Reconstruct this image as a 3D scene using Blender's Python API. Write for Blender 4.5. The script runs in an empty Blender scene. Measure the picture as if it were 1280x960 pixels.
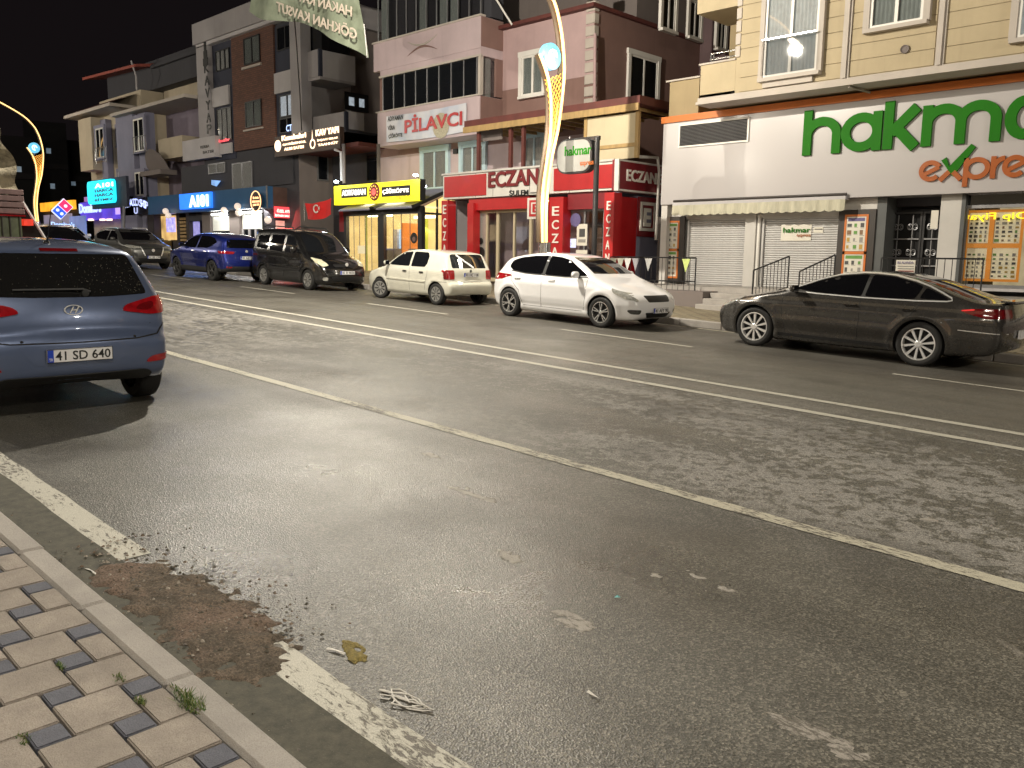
import bpy, bmesh, math, random
import numpy as np
from mathutils import Vector, Matrix
from mathutils.geometry import delaunay_2d_cdt
random.seed(7)
sc = bpy.context.scene
col = sc.collection
PI = math.pi
# ------------------------------------------------------------------ camera
SLOPE = 0.0317                      # the street climbs gently to the left
CAMH = 1.68
cam = bpy.data.cameras.new('camera'); camo = bpy.data.objects.new('camera', cam); col.objects.link(camo)
cR = Vector((0.7132468, 0.70076859, 0.0142263)); cU = Vector((-0.11358703, 0.09553348, 0.98892433)); cF = Vector((-0.69164802, 0.70696304, -0.14773717))
cam.sensor_width = 36; cam.lens = 1060.0 / 1280 * 36; cam.clip_start = .05; cam.clip_end = 2000
camo.matrix_world = Matrix(((cR.x, cU.x, -cF.x, 0), (cR.y, cU.y, -cF.y, 0), (cR.z, cU.z, -cF.z, CAMH), (0, 0, 0, 1)))
sc.camera = camo
# ------------------------------------------------------------------ world: night sky
w = bpy.data.worlds.new('World'); sc.world = w; w.use_nodes = True
wn = w.node_tree.nodes; wl = w.node_tree.links; wn.clear()
sky = wn.new('ShaderNodeTexSky'); sky.sky_type = 'NISHITA'; sky.sun_disc = False; sky.sun_elevation = math.radians(-4); sky.sun_rotation = math.radians(200)
bg1 = wn.new('ShaderNodeBackground'); bg1.inputs[1].default_value = 0.003; wl.new(sky.outputs[0], bg1.inputs[0])
bg2 = wn.new('ShaderNodeBackground'); bg2.inputs[0].default_value = (0.013, 0.0098, 0.0108, 1); bg2.inputs[1].default_value = .42
ads = wn.new('ShaderNodeAddShader'); wl.new(bg1.outputs[0], ads.inputs[0]); wl.new(bg2.outputs[0], ads.inputs[1])
wo = wn.new('ShaderNodeOutputWorld'); wl.new(ads.outputs[0], wo.inputs[0])
sc.view_settings.view_transform = 'Standard'; sc.view_settings.look = 'None'; sc.view_settings.exposure = 0.16; sc.view_settings.gamma = 1
sc.render.engine = 'CYCLES'
sc.cycles.use_denoising = True
sc.cycles.max_bounces = 6; sc.cycles.diffuse_bounces = 3; sc.cycles.glossy_bounces = 3; sc.cycles.transmission_bounces = 4; sc.cycles.transparent_max_bounces = 8
sc.cycles.sample_clamp_indirect = 4; sc.cycles.sample_clamp_direct = 0
sc.cycles.caustics_reflective = False; sc.cycles.caustics_refractive = False
# street lighting levels (each lamp's own light is made in its builder)
LAMP_W = 5900.0
LAMP_COL = (1.0, .915, .765)
# ------------------------------------------------------------------ pixel -> place on a known plane
def _ray(x, y): return cR * (x - 640) - cU * (y - 480) + cF * 1060.0
def G(x): return -SLOPE * x          # ground height
def PY(x, y, Y):
    d = _ray(x, y); t = Y / d.y; return Vector((d.x * t, Y, CAMH + d.z * t))
def PX(x, y, X):
    d = _ray(x, y); t = X / d.x; return Vector((X, d.y * t, CAMH + d.z * t))
def PG(x, y, h=0):
    d = _ray(x, y); t = -(CAMH - h) / (d.z + SLOPE * d.x); return Vector((d.x * t, d.y * t, CAMH + d.z * t))
# ------------------------------------------------------------------ object helpers
def ob(name, me, parent=None):
    o = bpy.data.objects.new(name, me); col.objects.link(o)
    if parent is not None:
        o.parent = parent; o.matrix_parent_inverse = parent_world(parent).inverted()
    return o
def parent_world(p):
    m = Matrix.LocRotScale(p.location, p.rotation_euler, p.scale)
    if p.parent is not None: m = parent_world(p.parent) @ p.matrix_parent_inverse @ m
    return m
def tag(o, label=None, cat=None, group=None, kind=None):
    if label: o['label'] = label
    if cat: o['category'] = cat
    if group: o['group'] = group
    if kind: o['kind'] = kind
    return o
def thing(name, label, cat, loc=(0, 0, 0), group=None):
    o = bpy.data.objects.new(name, None); col.objects.link(o); o.location = loc; o.empty_display_size = .2
    return tag(o, label, cat, group)
class MB:
    def __init__(s): s.v = []; s.f = []; s.m = []
    def add(s, v, f, m=0):
        b = len(s.v); s.v += [tuple(p) for p in v]; s.f += [tuple(i + b for i in q) for q in f]; s.m += [m] * len(f); return s
    def box(s, a, b, m=0):
        x0, y0, z0 = [min(p, q) for p, q in zip(a, b)]; x1, y1, z1 = [max(p, q) for p, q in zip(a, b)]
        return s.add([(x0, y0, z0), (x1, y0, z0), (x1, y1, z0), (x0, y1, z0), (x0, y0, z1), (x1, y0, z1), (x1, y1, z1), (x0, y1, z1)],
                     [(0, 3, 2, 1), (4, 5, 6, 7), (0, 1, 5, 4), (1, 2, 6, 5), (2, 3, 7, 6), (3, 0, 4, 7)], m)
    def prism(s, poly, d, m=0):
        """poly: 3-D points counter-clockwise seen from the side d points away from; extruded by d"""
        d = Vector(d); n = len(poly); a = [Vector(p) for p in poly]; v = a + [p + d for p in a]
        f = [tuple(range(n))[::-1], tuple(range(n, 2 * n))] + [(i, (i + 1) % n, n + (i + 1) % n, n + i) for i in range(n)]
        return s.add(v, f, m)
    def tube(s, pts, r, n=8, m=0, cap=True):
        pts = [Vector(p) for p in pts]; rr = r if isinstance(r, (list, tuple)) else [r] * len(pts); v = []; up = None
        for i, p in enumerate(pts):
            t = (pts[min(i + 1, len(pts) - 1)] - pts[max(i - 1, 0)]).normalized()
            if up is None: up = t.orthogonal().normalized()
            up = (up - t * up.dot(t)); up = up.normalized() if up.length > 1e-6 else t.orthogonal().normalized()
            q = t.cross(up)
            v += [p + (up * math.cos(2 * PI * k / n) + q * math.sin(2 * PI * k / n)) * rr[i] for k in range(n)]
        f = [(i * n + k, i * n + (k + 1) % n, (i + 1) * n + (k + 1) % n, (i + 1) * n + k) for i in range(len(pts) - 1) for k in range(n)]
        if cap: f += [tuple(range(n))[::-1], tuple(range((len(pts) - 1) * n, len(pts) * n))]
        return s.add(v, f, m)
    def bar(s, a, b, w, h, m=0, up=(0, 0, 1)):
        a = Vector(a); b = Vector(b); t = (b - a).normalized(); u = Vector(up); q = t.cross(u)
        if q.length < 1e-4: q = t.orthogonal()
        q.normalize(); u = q.cross(t).normalized()
        P = [q * (w / 2) * i + u * (h / 2) * j for i, j in ((-1, -1), (1, -1), (1, 1), (-1, 1))]
        return s.add([a + p for p in P] + [b + p for p in P], [(3, 2, 1, 0), (4, 5, 6, 7), (0, 1, 5, 4), (1, 2, 6, 5), (2, 3, 7, 6), (3, 0, 4, 7)], m)
    def lathe(s, prof, c, axis='z', n=24, m=0, a0=0, a1=2 * PI):
        v = []; full = abs(a1 - a0 - 2 * PI) < 1e-6; k = n if full else n + 1
        for r, h in prof:
            for i in range(k):
                a = a0 + (a1 - a0) * i / n; x, y = r * math.cos(a), r * math.sin(a)
                p = {'z': (x, y, h), 'y': (x, h, y), 'x': (h, x, y)}[axis]; v.append((c[0] + p[0], c[1] + p[1], c[2] + p[2]))
        f = [(j * k + i, j * k + (i + 1) % k, (j + 1) * k + (i + 1) % k, (j + 1) * k + i) for j in range(len(prof) - 1) for i in range(n)]
        return s.add(v, f, m)
    def build(s, name, mats, parent=None, smooth=False, bevel=0, sharp=None):
        me = bpy.data.meshes.new(name); me.from_pydata(s.v, [], s.f)
        for mm in (mats if isinstance(mats, (list, tuple)) else [mats]): me.materials.append(mm)
        if any(s.m): me.polygons.foreach_set('material_index', s.m)
        bm = bmesh.new(); bm.from_mesh(me); bmesh.ops.recalc_face_normals(bm, faces=bm.faces)
        if bevel: bmesh.ops.bevel(bm, geom=bm.edges[:], offset=bevel, segments=1, affect='EDGES', clamp_overlap=True)
        bm.to_mesh(me); bm.free()
        if smooth:
            me.polygons.foreach_set('use_smooth', [True] * len(me.polygons)); me.set_sharp_from_angle(angle=sharp if sharp else math.radians(40))
        me.update()
        return ob(name, me, parent)
def box(name, a, b, mat, parent=None, bevel=0): return MB().box(a, b).build(name, mat, parent, bevel=bevel)
# ------------------------------------------------------------------ materials
def _new(name):
    m = bpy.data.materials.new(name); m.use_nodes = True; nt = m.node_tree
    return m, nt, nt.nodes['Principled BSDF']
def nd(nt, t, **k):
    n = nt.nodes.new(t)
    for a, b in k.items():
        if a[0] == 'i' and a[1:].isdigit(): n.inputs[int(a[1:])].default_value = b
        else: setattr(n, a, b)
    return n
def noise(nt, scale, detail=3, rough=.55, vec=None, dist=0):
    n = nd(nt, 'ShaderNodeTexNoise'); n.inputs['Scale'].default_value = scale; n.inputs['Detail'].default_value = detail; n.inputs['Roughness'].default_value = rough; n.inputs['Distortion'].default_value = dist
    if vec is not None: nt.links.new(vec, n.inputs['Vector'])
    return n
def ramp(nt, fac, stops):
    r = nd(nt, 'ShaderNodeValToRGB'); nt.links.new(fac, r.inputs[0]); e = r.color_ramp.elements
    while len(e) < len(stops): e.new(.5)
    for q, (p, c) in zip(e, stops):
        q.position = p; q.color = (c, c, c, 1) if isinstance(c, (int, float)) else (*c, 1)
    return r
def mixc(nt, fac, a, b, typ='MIX'):
    m = nd(nt, 'ShaderNodeMix', data_type='RGBA', blend_type=typ)
    for k, v in ((0, fac), (6, a), (7, b)):
        if isinstance(v, bpy.types.NodeSocket): nt.links.new(v, m.inputs[k])
        elif isinstance(v, (int, float)): m.inputs[k].default_value = v
        else: m.inputs[k].default_value = (*v, 1)
    return m.outputs[2]
def mth(nt, op, a, b=0.0, c=None):
    m = nd(nt, 'ShaderNodeMath', operation=op)
    for k, v in enumerate((a, b) if c is None else (a, b, c)):
        if isinstance(v, bpy.types.NodeSocket): nt.links.new(v, m.inputs[k])
        else: m.inputs[k].default_value = v
    return m.outputs[0]
def pos(nt): return nd(nt, 'ShaderNodeNewGeometry').outputs['Position']
def mapv(nt, vec, scale=(1, 1, 1), rot=(0, 0, 0), loc=(0, 0, 0)):
    m = nd(nt, 'ShaderNodeMapping'); nt.links.new(vec, m.inputs[0]); m.inputs['Scale'].default_value = scale; m.inputs['Rotation'].default_value = rot; m.inputs['Location'].default_value = loc
    return m.outputs[0]
def bump(nt, bs, h, strength=.3, dist=.02):
    b = nd(nt, 'ShaderNodeBump'); b.inputs['Strength'].default_value = strength; b.inputs['Distance'].default_value = dist
    nt.links.new(h, b.inputs['Height']); nt.links.new(b.outputs[0], bs.inputs['Normal']); return b
def plain(name, c, rough=.6, metal=0, var=.12, scale=3, bmp=0, bscale=60, coat=0, spec=.5, streak=False):
    m, nt, bs = _new(name)
    P = nd(nt, 'ShaderNodeTexCoord').outputs['Object']
    if var:
        v = mapv(nt, P, (1, 1, .25)) if streak else P
        n = noise(nt, scale, 5, .6, v); r = ramp(nt, n.outputs[0], [(.25, 0), (.75, 1)])
        lo = tuple(x * (1 - var) for x in c); hi = tuple(min(1, x * (1 + var)) for x in c)
        nt.links.new(mixc(nt, r.outputs[0], lo, hi), bs.inputs['Base Color'])
        rr = nd(nt, 'ShaderNodeMapRange'); nt.links.new(n.outputs[0], rr.inputs[0]); rr.inputs[3].default_value = rough * .85; rr.inputs[4].default_value = min(1, rough * 1.15); nt.links.new(rr.outputs[0], bs.inputs['Roughness'])
    else:
        bs.inputs['Base Color'].default_value = (*c, 1); bs.inputs['Roughness'].default_value = rough
    bs.inputs['Metallic'].default_value = metal; bs.inputs['Coat Weight'].default_value = coat; bs.inputs['Specular IOR Level'].default_value = spec
    if bmp: bump(nt, bs, noise(nt, bscale, 3, .6, P).outputs[0], bmp, .01)
    return m
def emit(name, c, s, base=None, var=0, vscale=3):
    m, nt, bs = _new(name); bs.inputs['Base Color'].default_value = (*(base or c), 1); bs.inputs['Roughness'].default_value = .4
    bs.inputs['Emission Color'].default_value = (*c, 1); bs.inputs['Emission Strength'].default_value = s
    if var:
        n = noise(nt, vscale, 3, .5, nd(nt, 'ShaderNodeTexCoord').outputs['Object'])
        nt.links.new(mixc(nt, ramp(nt, n.outputs[0], [(.3, 0), (.7, 1)]).outputs[0], tuple(x * (1 - var) for x in c), c), bs.inputs['Emission Color'])
    return m
def glassm(name, c, rough=.04, spec=.5, trans=0.0):
    """window glass seen at night: dark mirror, or clear pane when trans > 0"""
    m, nt, bs = _new(name); bs.inputs['Base Color'].default_value = (*c, 1); bs.inputs['Roughness'].default_value = rough; bs.inputs['Specular IOR Level'].default_value = spec
    if trans:
        out = nt.nodes['Material Output']; tr = nd(nt, 'ShaderNodeBsdfTransparent'); mx = nd(nt, 'ShaderNodeMixShader'); fr = nd(nt, 'ShaderNodeLayerWeight'); fr.inputs[0].default_value = .12
        gl = nd(nt, 'ShaderNodeBsdfGlossy'); gl.inputs['Roughness'].default_value = rough; gl.inputs['Color'].default_value = (1, 1, 1, 1)
        tr.inputs[0].default_value = (trans, trans, trans, 1)
        nt.links.new(fr.outputs[1], mx.inputs[0]); nt.links.new(tr.outputs[0], mx.inputs[1]); nt.links.new(gl.outputs[0], mx.inputs[2]); nt.links.new(mx.outputs[0], out.inputs[0])
    return m
M = {}
M['white_paint'] = plain('white_paint', (.72, .70, .66), .5, var=.06)
M['black_metal'] = plain('black_metal', (.018, .018, .02), .4, var=.2)
M['grey_metal'] = plain('grey_metal', (.28, .28, .29), .4, .6, var=.15)
M['steel'] = plain('steel', (.5, .5, .5), .25, 1, var=.1)
M['dark'] = plain('dark_void', (.006, .006, .007), .8, var=0)
M['black_trim'] = plain('black_trim', (.012, .012, .013), .45, var=.15)
M['glass_dark'] = glassm('glass_dark', (.008, .009, .011), .03, .8)
M['glass_tint'] = glassm('glass_tint', (.004, .004, .005), .02, .9)
M['glass_clear'] = glassm('glass_clear', (1, 1, 1), .02, .5, .86)
M['chrome'] = plain('chrome', (.85, .85, .84), .3, .55, var=0)
M['rubber'] = plain('rubber', (.014, .014, .014), .7, var=.2, bmp=.3)
M['alloy'] = plain('alloy', (.62, .62, .62), .25, .85, var=.08)
M['alloy_bright'] = plain('alloy_bright', (.85, .85, .85), .3, .5, var=.05)
M['alloy_dark'] = plain('alloy_dark', (.09, .09, .09), .35, .5, var=.1)
M['steel_wheel'] = plain('steel_wheel', (.35, .35, .34), .4, .6, var=.1)
M['plate_white'] = plain('plate_white', (.75, .75, .76), .4, var=.06)
M['plate_ink'] = plain('plate_ink', (.01, .01, .01), .5, var=0)
M['plate_blue'] = plain('plate_blue', (.01, .05, .45), .4, var=0)
M['red_lens'] = plain('red_lens', (.30, .006, .010), .12, var=.3, scale=14, coat=1)
M['red_lens_dark'] = plain('red_lens_dark', (.14, .004, .006), .12, var=.3, scale=14, coat=1)
M['clear_lens'] = plain('clear_lens', (.45, .45, .42), .1, .3, var=.5, scale=18, coat=1)
M['smoke_lens'] = plain('smoke_lens', (.06, .06, .06), .1, .2, var=.5, scale=18, coat=1)
# ------------------------------------------------------------------ lettering
_dg = None
def text_mesh(s, bold=0.0, thick=0.01, shear=0, spacing=1.0):
    c = bpy.data.curves.new('t', 'FONT'); c.body = s; c.size = 1; c.offset = bold; c.extrude = thick / 2; c.shear = shear; c.space_character = spacing; c.resolution_u = 3
    c.fill_mode = 'BOTH'
    o = bpy.data.objects.new('t', c); col.objects.link(o); bpy.context.view_layer.update()
    me = bpy.data.meshes.new_from_object(o.evaluated_get(bpy.context.evaluated_depsgraph_get())); bpy.data.objects.remove(o); bpy.data.curves.remove(c)
    return me
def letters(name, s, o, u, v, mat, parent=None, bold=.02, thick=.02, shear=0, fit=True, mirror=False, spacing=1.0):
    """text filling the box whose lower left corner is o, with width vector u and height vector v"""
    me = text_mesh(s, bold * .42, 1.0, shear, spacing)
    o = Vector(o); u = Vector(u); v = Vector(v); n = u.cross(v).normalized()
    a = np.empty(len(me.vertices) * 3, np.float32); me.vertices.foreach_get('co', a); a = a.reshape(-1, 3)
    lo = a.min(0); hi = a.max(0); q = (a - lo) / np.maximum(hi - lo, 1e-6)
    if mirror: q[:, 0] = 1 - q[:, 0]
    out = np.array(o)[None] + q[:, :1] * np.array(u)[None] + q[:, 1:2] * np.array(v)[None] + (q[:, 2:3]) * thick * np.array(n)[None]
    me.vertices.foreach_set('co', out.astype(np.float32).ravel()); me.materials.clear(); me.materials.append(mat); me.name = name; me.update()
    return ob(name, me, parent)
def strokes(name, S, o, u, v, mat, parent=None, thick=.03, stag=.0006):
    """flat strokes [(points, width)] in a 2-D frame, made solid with depth 'thick'"""
    o = Vector(o); u = Vector(u); v = Vector(v); n = u.cross(v).normalized(); mb = MB()
    for k, (pts, wd) in enumerate(S):
        P = [Vector((p[0], p[1], 0)) for p in pts]; L = []; R_ = []
        closed = (P[0] - P[-1]).length < 1e-6 and len(P) > 3
        for i, p in enumerate(P):
            if closed: a = P[i - 1] if i else P[-2]; b = P[i + 1] if i < len(P) - 1 else P[1]
            else: a = P[max(i - 1, 0)]; b = P[min(i + 1, len(P) - 1)]
            t = (b - a).normalized(); q = Vector((-t.y, t.x, 0)) * wd / 2
            if 0 < i < len(P) - 1 or closed:
                t1 = (p - a).normalized(); cs = abs(t1.dot(t)); q = q / max(cs, .5)
            L.append(p + q); R_.append(p - q)
        T = thick + k * stag; W3 = lambda p, h: o + u * p.x + v * p.y + n * h
        m = len(P)
        vv = [W3(p, T) for p in L] + [W3(p, T) for p in R_] + [W3(p, 0) for p in L] + [W3(p, 0) for p in R_]
        ff = []
        for i in range(m - 1):
            ff += [(m + i, m + i + 1, i + 1, i), (i, i + 1, 2 * m + i + 1, 2 * m + i), (m + i + 1, m + i, 3 * m + i, 3 * m + i + 1)]
        if not closed: ff += [(0, 2 * m, 3 * m, m), (m - 1, 2 * m - 1, 4 * m - 1, 3 * m - 1)]
        mb.add(vv, ff)
    return mb.build(name, mat, parent)
def arc(cx, cy, r, a0, a1, n=18, ry=None):
    ry = ry or r
    return [(cx + r * math.cos(math.radians(a0 + (a1 - a0) * i / n)), cy + ry * math.sin(math.radians(a0 + (a1 - a0) * i / n))) for i in range(n + 1)]
# ================================================================== GROUND
KN_OUT, KN_IN = 1.241, 1.125        # near kerb
KF = 15.25                          # far kerb face
def sheet(name, x0, x1, y0, y1, h, mat, nx=1, ny=1, kind='structure', parent=None):
    mb = MB()
    mb.add([(x0 + (x1 - x0) * i / nx, y0 + (y1 - y0) * j / ny, G(x0 + (x1 - x0) * i / nx) + h) for j in range(ny + 1) for i in range(nx + 1)],
           [(j * (nx + 1) + i, j * (nx + 1) + i + 1, (j + 1) * (nx + 1) + i + 1, (j + 1) * (nx + 1) + i) for j in range(ny) for i in range(nx)])
    o = mb.build(name, mat, parent)
    if kind and parent is None: o['kind'] = kind
    return o
def asphalt_mat():
    m, nt, bs = _new('asphalt'); L = nt.links; P = pos(nt)
    sx = nd(nt, 'ShaderNodeSeparateXYZ'); L.new(P, sx.inputs[0]); X, Y = sx.outputs[0], sx.outputs[1]
    fine = noise(nt, 160, 3, .7, P); grit = nd(nt, 'ShaderNodeTexVoronoi'); grit.inputs['Scale'].default_value = 115; L.new(P, grit.inputs['Vector'])
    big = noise(nt, .45, 4, .6, P); med = noise(nt, 2.2, 5, .65, P)
    base = mixc(nt, ramp(nt, big.outputs[0], [(.3, 0), (.7, 1)]).outputs[0], (.104, .101, .088), (.160, .155, .137))
    base = mixc(nt, ramp(nt, med.outputs[0], [(.35, 0), (.75, .8)]).outputs[0], base, (.124, .120, .105))
    # pale worn stones in the binder
    st = ramp(nt, grit.outputs['Color'], [(.55, 0), (.92, 1)])
    base = mixc(nt, mth(nt, 'MULTIPLY', st.outputs[0], .42), base, (.38, .35, .29))
    # dusty streaks dried along the middle lanes
    band = nd(nt, 'ShaderNodeMapRange', interpolation_type='SMOOTHSTEP'); L.new(Y, band.inputs[0]); band.inputs[1].default_value = 4.1; band.inputs[2].default_value = 5.6
    band2 = nd(nt, 'ShaderNodeMapRange', interpolation_type='SMOOTHSTEP'); L.new(Y, band2.inputs[0]); band2.inputs[1].default_value = 9.4; band2.inputs[2].default_value = 7.6
    bnd = mth(nt, 'MULTIPLY', band.outputs[0], band2.outputs[0])
    sn = noise(nt, 9.5, 7, .66, P, .3); sn2 = noise(nt, .7, 3, .5, mapv(nt, P, (.25, 1, 1)))
    sm = mth(nt, 'ADD', sn.outputs[0], mth(nt, 'MULTIPLY', mth(nt, 'SUBTRACT', sn2.outputs[0], .5), .65))
    dust = ramp(nt, sm, [(.492, 0), (.512, 1)])
    base = mixc(nt, mth(nt, 'MULTIPLY', mth(nt, 'MULTIPLY', dust.outputs[0], bnd), .92), base, (.35, .335, .31))
    fl_ = nd(nt, 'ShaderNodeMapRange', interpolation_type='SMOOTHSTEP'); L.new(Y, fl_.inputs[0]); fl_.inputs[1].default_value = 8.0; fl_.inputs[2].default_value = 9.6
    base = mixc(nt, mth(nt, 'MULTIPLY', fl_.outputs[0], .6), base, (.185, .174, .150))
    # pale spills and scuffs in the near lane
    pn = noise(nt, 1.6, 6, .68, mapv(nt, P, (.7, 1.3, 1), loc=(3.1, 1.7, 0)), 1.2)
    spill = ramp(nt, pn.outputs[0], [(.665, 0), (.70, 1)])
    nb = nd(nt, 'ShaderNodeMapRange', interpolation_type='SMOOTHSTEP'); L.new(Y, nb.inputs[0]); nb.inputs[1].default_value = 4.6; nb.inputs[2].default_value = 3.9
    base = mixc(nt, mth(nt, 'MULTIPLY', mth(nt, 'MULTIPLY', spill.outputs[0], nb.outputs[0]), .6), base, (.42, .39, .35))
    # darker oily parking lane on the far side
    pk = nd(nt, 'ShaderNodeMapRange', interpolation_type='SMOOTHSTEP'); L.new(Y, pk.inputs[0]); pk.inputs[1].default_value = 11.3; pk.inputs[2].default_value = 12.1
    base = mixc(nt, mth(nt, 'MULTIPLY', pk.outputs[0], .5), base, (.080, .071, .06))
    # dark damp blotches near the camera
    dk = noise(nt, .62, 3, .5, mapv(nt, P, (1, 1, 1), loc=(9.2, 4.4, 0)))
    base = mixc(nt, ramp(nt, dk.outputs[0], [(.56, 0), (.66, .45)]).outputs[0], base, (.062, .056, .047))
    base = mixc(nt, ramp(nt, fine.outputs[0], [(.3, .35), (.65, 1)]).outputs[0], (0, 0, 0), base)
    cr = nd(nt, 'ShaderNodeSeparateColor'); L.new(grit.outputs['Color'], cr.inputs[0])
    gm = nd(nt, 'ShaderNodeMapRange'); L.new(cr.outputs[1], gm.inputs[0]); gm.inputs[3].default_value = .6; gm.inputs[4].default_value = 1.32
    base = mixc(nt, 1, base, gm.outputs[0], 'MULTIPLY')
    tr_ = noise(nt, 1.0, 4, .6, mapv(nt, P, (.07, 2.4, 1))); tm = nd(nt, 'ShaderNodeMapRange'); L.new(tr_.outputs[0], tm.inputs[0]); tm.inputs[1].default_value = .3; tm.inputs[2].default_value = .7; tm.inputs[3].default_value = .82; tm.inputs[4].default_value = 1.16
    base = mixc(nt, 1, base, tm.outputs[0], 'MULTIPLY')
    L.new(base, bs.inputs['Base Color'])
    wet = noise(nt, .8, 4, .55, mapv(nt, P, (1, 1, 1), loc=(2, 7, 0)))
    rg = nd(nt, 'ShaderNodeMapRange'); L.new(wet.outputs[0], rg.inputs[0]); rg.inputs[1].default_value = .35; rg.inputs[2].default_value = .7; rg.inputs[3].default_value = .40; rg.inputs[4].default_value = .66
    rg2 = nd(nt, 'ShaderNodeMapRange'); L.new(wet.outputs[0], rg2.inputs[0]); rg2.inputs[1].default_value = .35; rg2.inputs[2].default_value = .7; rg2.inputs[3].default_value = .27; rg2.inputs[4].default_value = .52
    rmx = nd(nt, 'ShaderNodeMix'); L.new(nb.outputs[0], rmx.inputs[0]); L.new(rg.outputs[0], rmx.inputs[2]); L.new(rg2.outputs[0], rmx.inputs[3])
    rdust = mth(nt, 'ADD', rmx.outputs[0], mth(nt, 'MULTIPLY', mth(nt, 'MULTIPLY', dust.outputs[0], bnd), .22))
    L.new(rdust, bs.inputs['Roughness']); bs.inputs['Specular IOR Level'].default_value = .5
    h = mth(nt, 'ADD', mth(nt, 'MULTIPLY', grit.outputs['Distance'], 1.0), mth(nt, 'MULTIPLY', fine.outputs[0], .8))
    bump(nt, bs, h, .34, .008)
    return m
def line_mat(name, wear, c=(.62, .60, .52)):
    m, nt, bs = _new(name); L = nt.links; P = pos(nt)
    n = noise(nt, 26, 6, .75, mapv(nt, P, (.55, 1.6, 1)), .5); n2 = noise(nt, 1.3, 3, .5, P); s = mth(nt, 'ADD', n.outputs[0], mth(nt, 'MULTIPLY', mth(nt, 'SUBTRACT', n2.outputs[0], .5), .5))
    f = ramp(nt, s, [(wear, 1), (wear + .07, 0)])
    grit = noise(nt, 170, 3, .7, P)
    a = mixc(nt, ramp(nt, grit.outputs[0], [(.3, 0), (.7, 1)]).outputs[0], (.07, .062, .052), (.17, .155, .13))
    b = mixc(nt, ramp(nt, grit.outputs[0], [(.3, 0), (.7, 1)]).outputs[0], tuple(x * .6 for x in c), c)
    L.new(mixc(nt, f.outputs[0], a, b), bs.inputs['Base Color']); bs.inputs['Roughness'].default_value = .6
    bump(nt, bs, mth(nt, 'ADD', grit.outputs[0], f.outputs[0]), .5, .005)
    return m
def concrete(name, c, sc_=6, bmp=.5, dirt=.35):
    m, nt, bs = _new(name); L = nt.links; P = pos(nt)
    n = noise(nt, sc_, 6, .65, P); g = noise(nt, 210, 3, .75, P); g2 = noise(nt, 45, 4, .7, P)
    oi = nd(nt, 'ShaderNodeObjectInfo')
    b = mixc(nt, ramp(nt, n.outputs[0], [(.3, 0), (.7, 1)]).outputs[0], tuple(x * (1 - dirt) for x in c), c)
    b = mixc(nt, ramp(nt, g.outputs[0], [(.36, .45), (.56, 0)]).outputs[0], b, tuple(x * .3 for x in c))
    b = mixc(nt, mth(nt, 'MULTIPLY', oi.outputs['Random'], .35), b, tuple(x * .62 for x in c))
    n4 = noise(nt, 2.3, 5, .65, mapv(nt, P, (1, 1, 1), loc=(5, 3, 1))); b = mixc(nt, ramp(nt, n4.outputs[0], [(.5, 0), (.68, .5)]).outputs[0], b, tuple(x * .55 for x in c))
    L.new(b, bs.inputs['Base Color']); bs.inputs['Roughness'].default_value = .85
    bump(nt, bs, mth(nt, 'ADD', g.outputs[0], mth(nt, 'MULTIPLY', g2.outputs[0], 1.2)), bmp, .008)
    return m
M['asphalt'] = asphalt_mat()
M['line_new'] = line_mat('line_new', .60, (.60, .58, .50)); M['line_worn'] = line_mat('line_worn', .545, (.58, .55, .44)); M['line_old'] = line_mat('line_old', .52, (.6, .58, .5))
M['kerb'] = concrete('kerb', (.52, .485, .45), 3, .6, .3); M['tan_paver'] = concrete('tan_paver', (.50, .44, .385), 6, .9, .40); M['blue_paver'] = concrete('blue_paver', (.17, .178, .22), 9, .7, .3)
M['soil'] = plain('soil', (.07, .058, .04), .95, var=.4, scale=30, bmp=.6, bscale=120)
M['far_paving'] = None
sheet('ground', -900, 300, -300, 900, -.03, plain('earth', (.04, .037, .032), .9, var=.3, scale=.5), 1, 1)
sheet('road', -140, 60, KN_OUT - .05, KF + .05, 0, M['asphalt'], 1, 1)
def painted(name, y, wd, x0, x1, mat, label, group=None, h=.004, wob=.0):
    mb = MB(); n = max(2, int((x1 - x0) / .25)); v = []
    for i in range(n + 1):
        x = x0 + (x1 - x0) * i / n; a = random.uniform(-wob, wob); b = random.uniform(-wob, wob)
        v += [(x, y - wd / 2 + a, G(x) + h), (x, y + wd / 2 + b, G(x) + h)]
    mb.add(v, [(2 * i, 2 * i + 2, 2 * i + 3, 2 * i + 1) for i in range(n)])
    o = mb.build(name, mat); tag(o, kind='structure'); return o
yA2, yA1, yB, yC = 8.43, 9.15, 4.83, 1.633
painted('centre_line', yA2, .13, -120, 40, M['line_new'], '', wob=.004); painted('centre_line', yA1, .13, -120, 40, M['line_new'], '', wob=.004)
painted('lane_line', yB, .13, -120, 40, M['line_worn'], '', wob=.006)
painted('edge_line', yC, .155, -60, -4.27, M['line_old'], '', wob=.008); painted('edge_line', yC, .155, -3.06, 20, M['line_old'], '', wob=.008)
for k in range(-7, 4):
    x0 = -10.6 + k * 6.17
    painted('parking_bay_line', 12.15, .09, x0, x0 + 2.9, M['line_new'], '', wob=.004)
painted('parking_bay_line', 15.0, .1, -60, 30, M['line_worn'], '', wob=.004)
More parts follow.
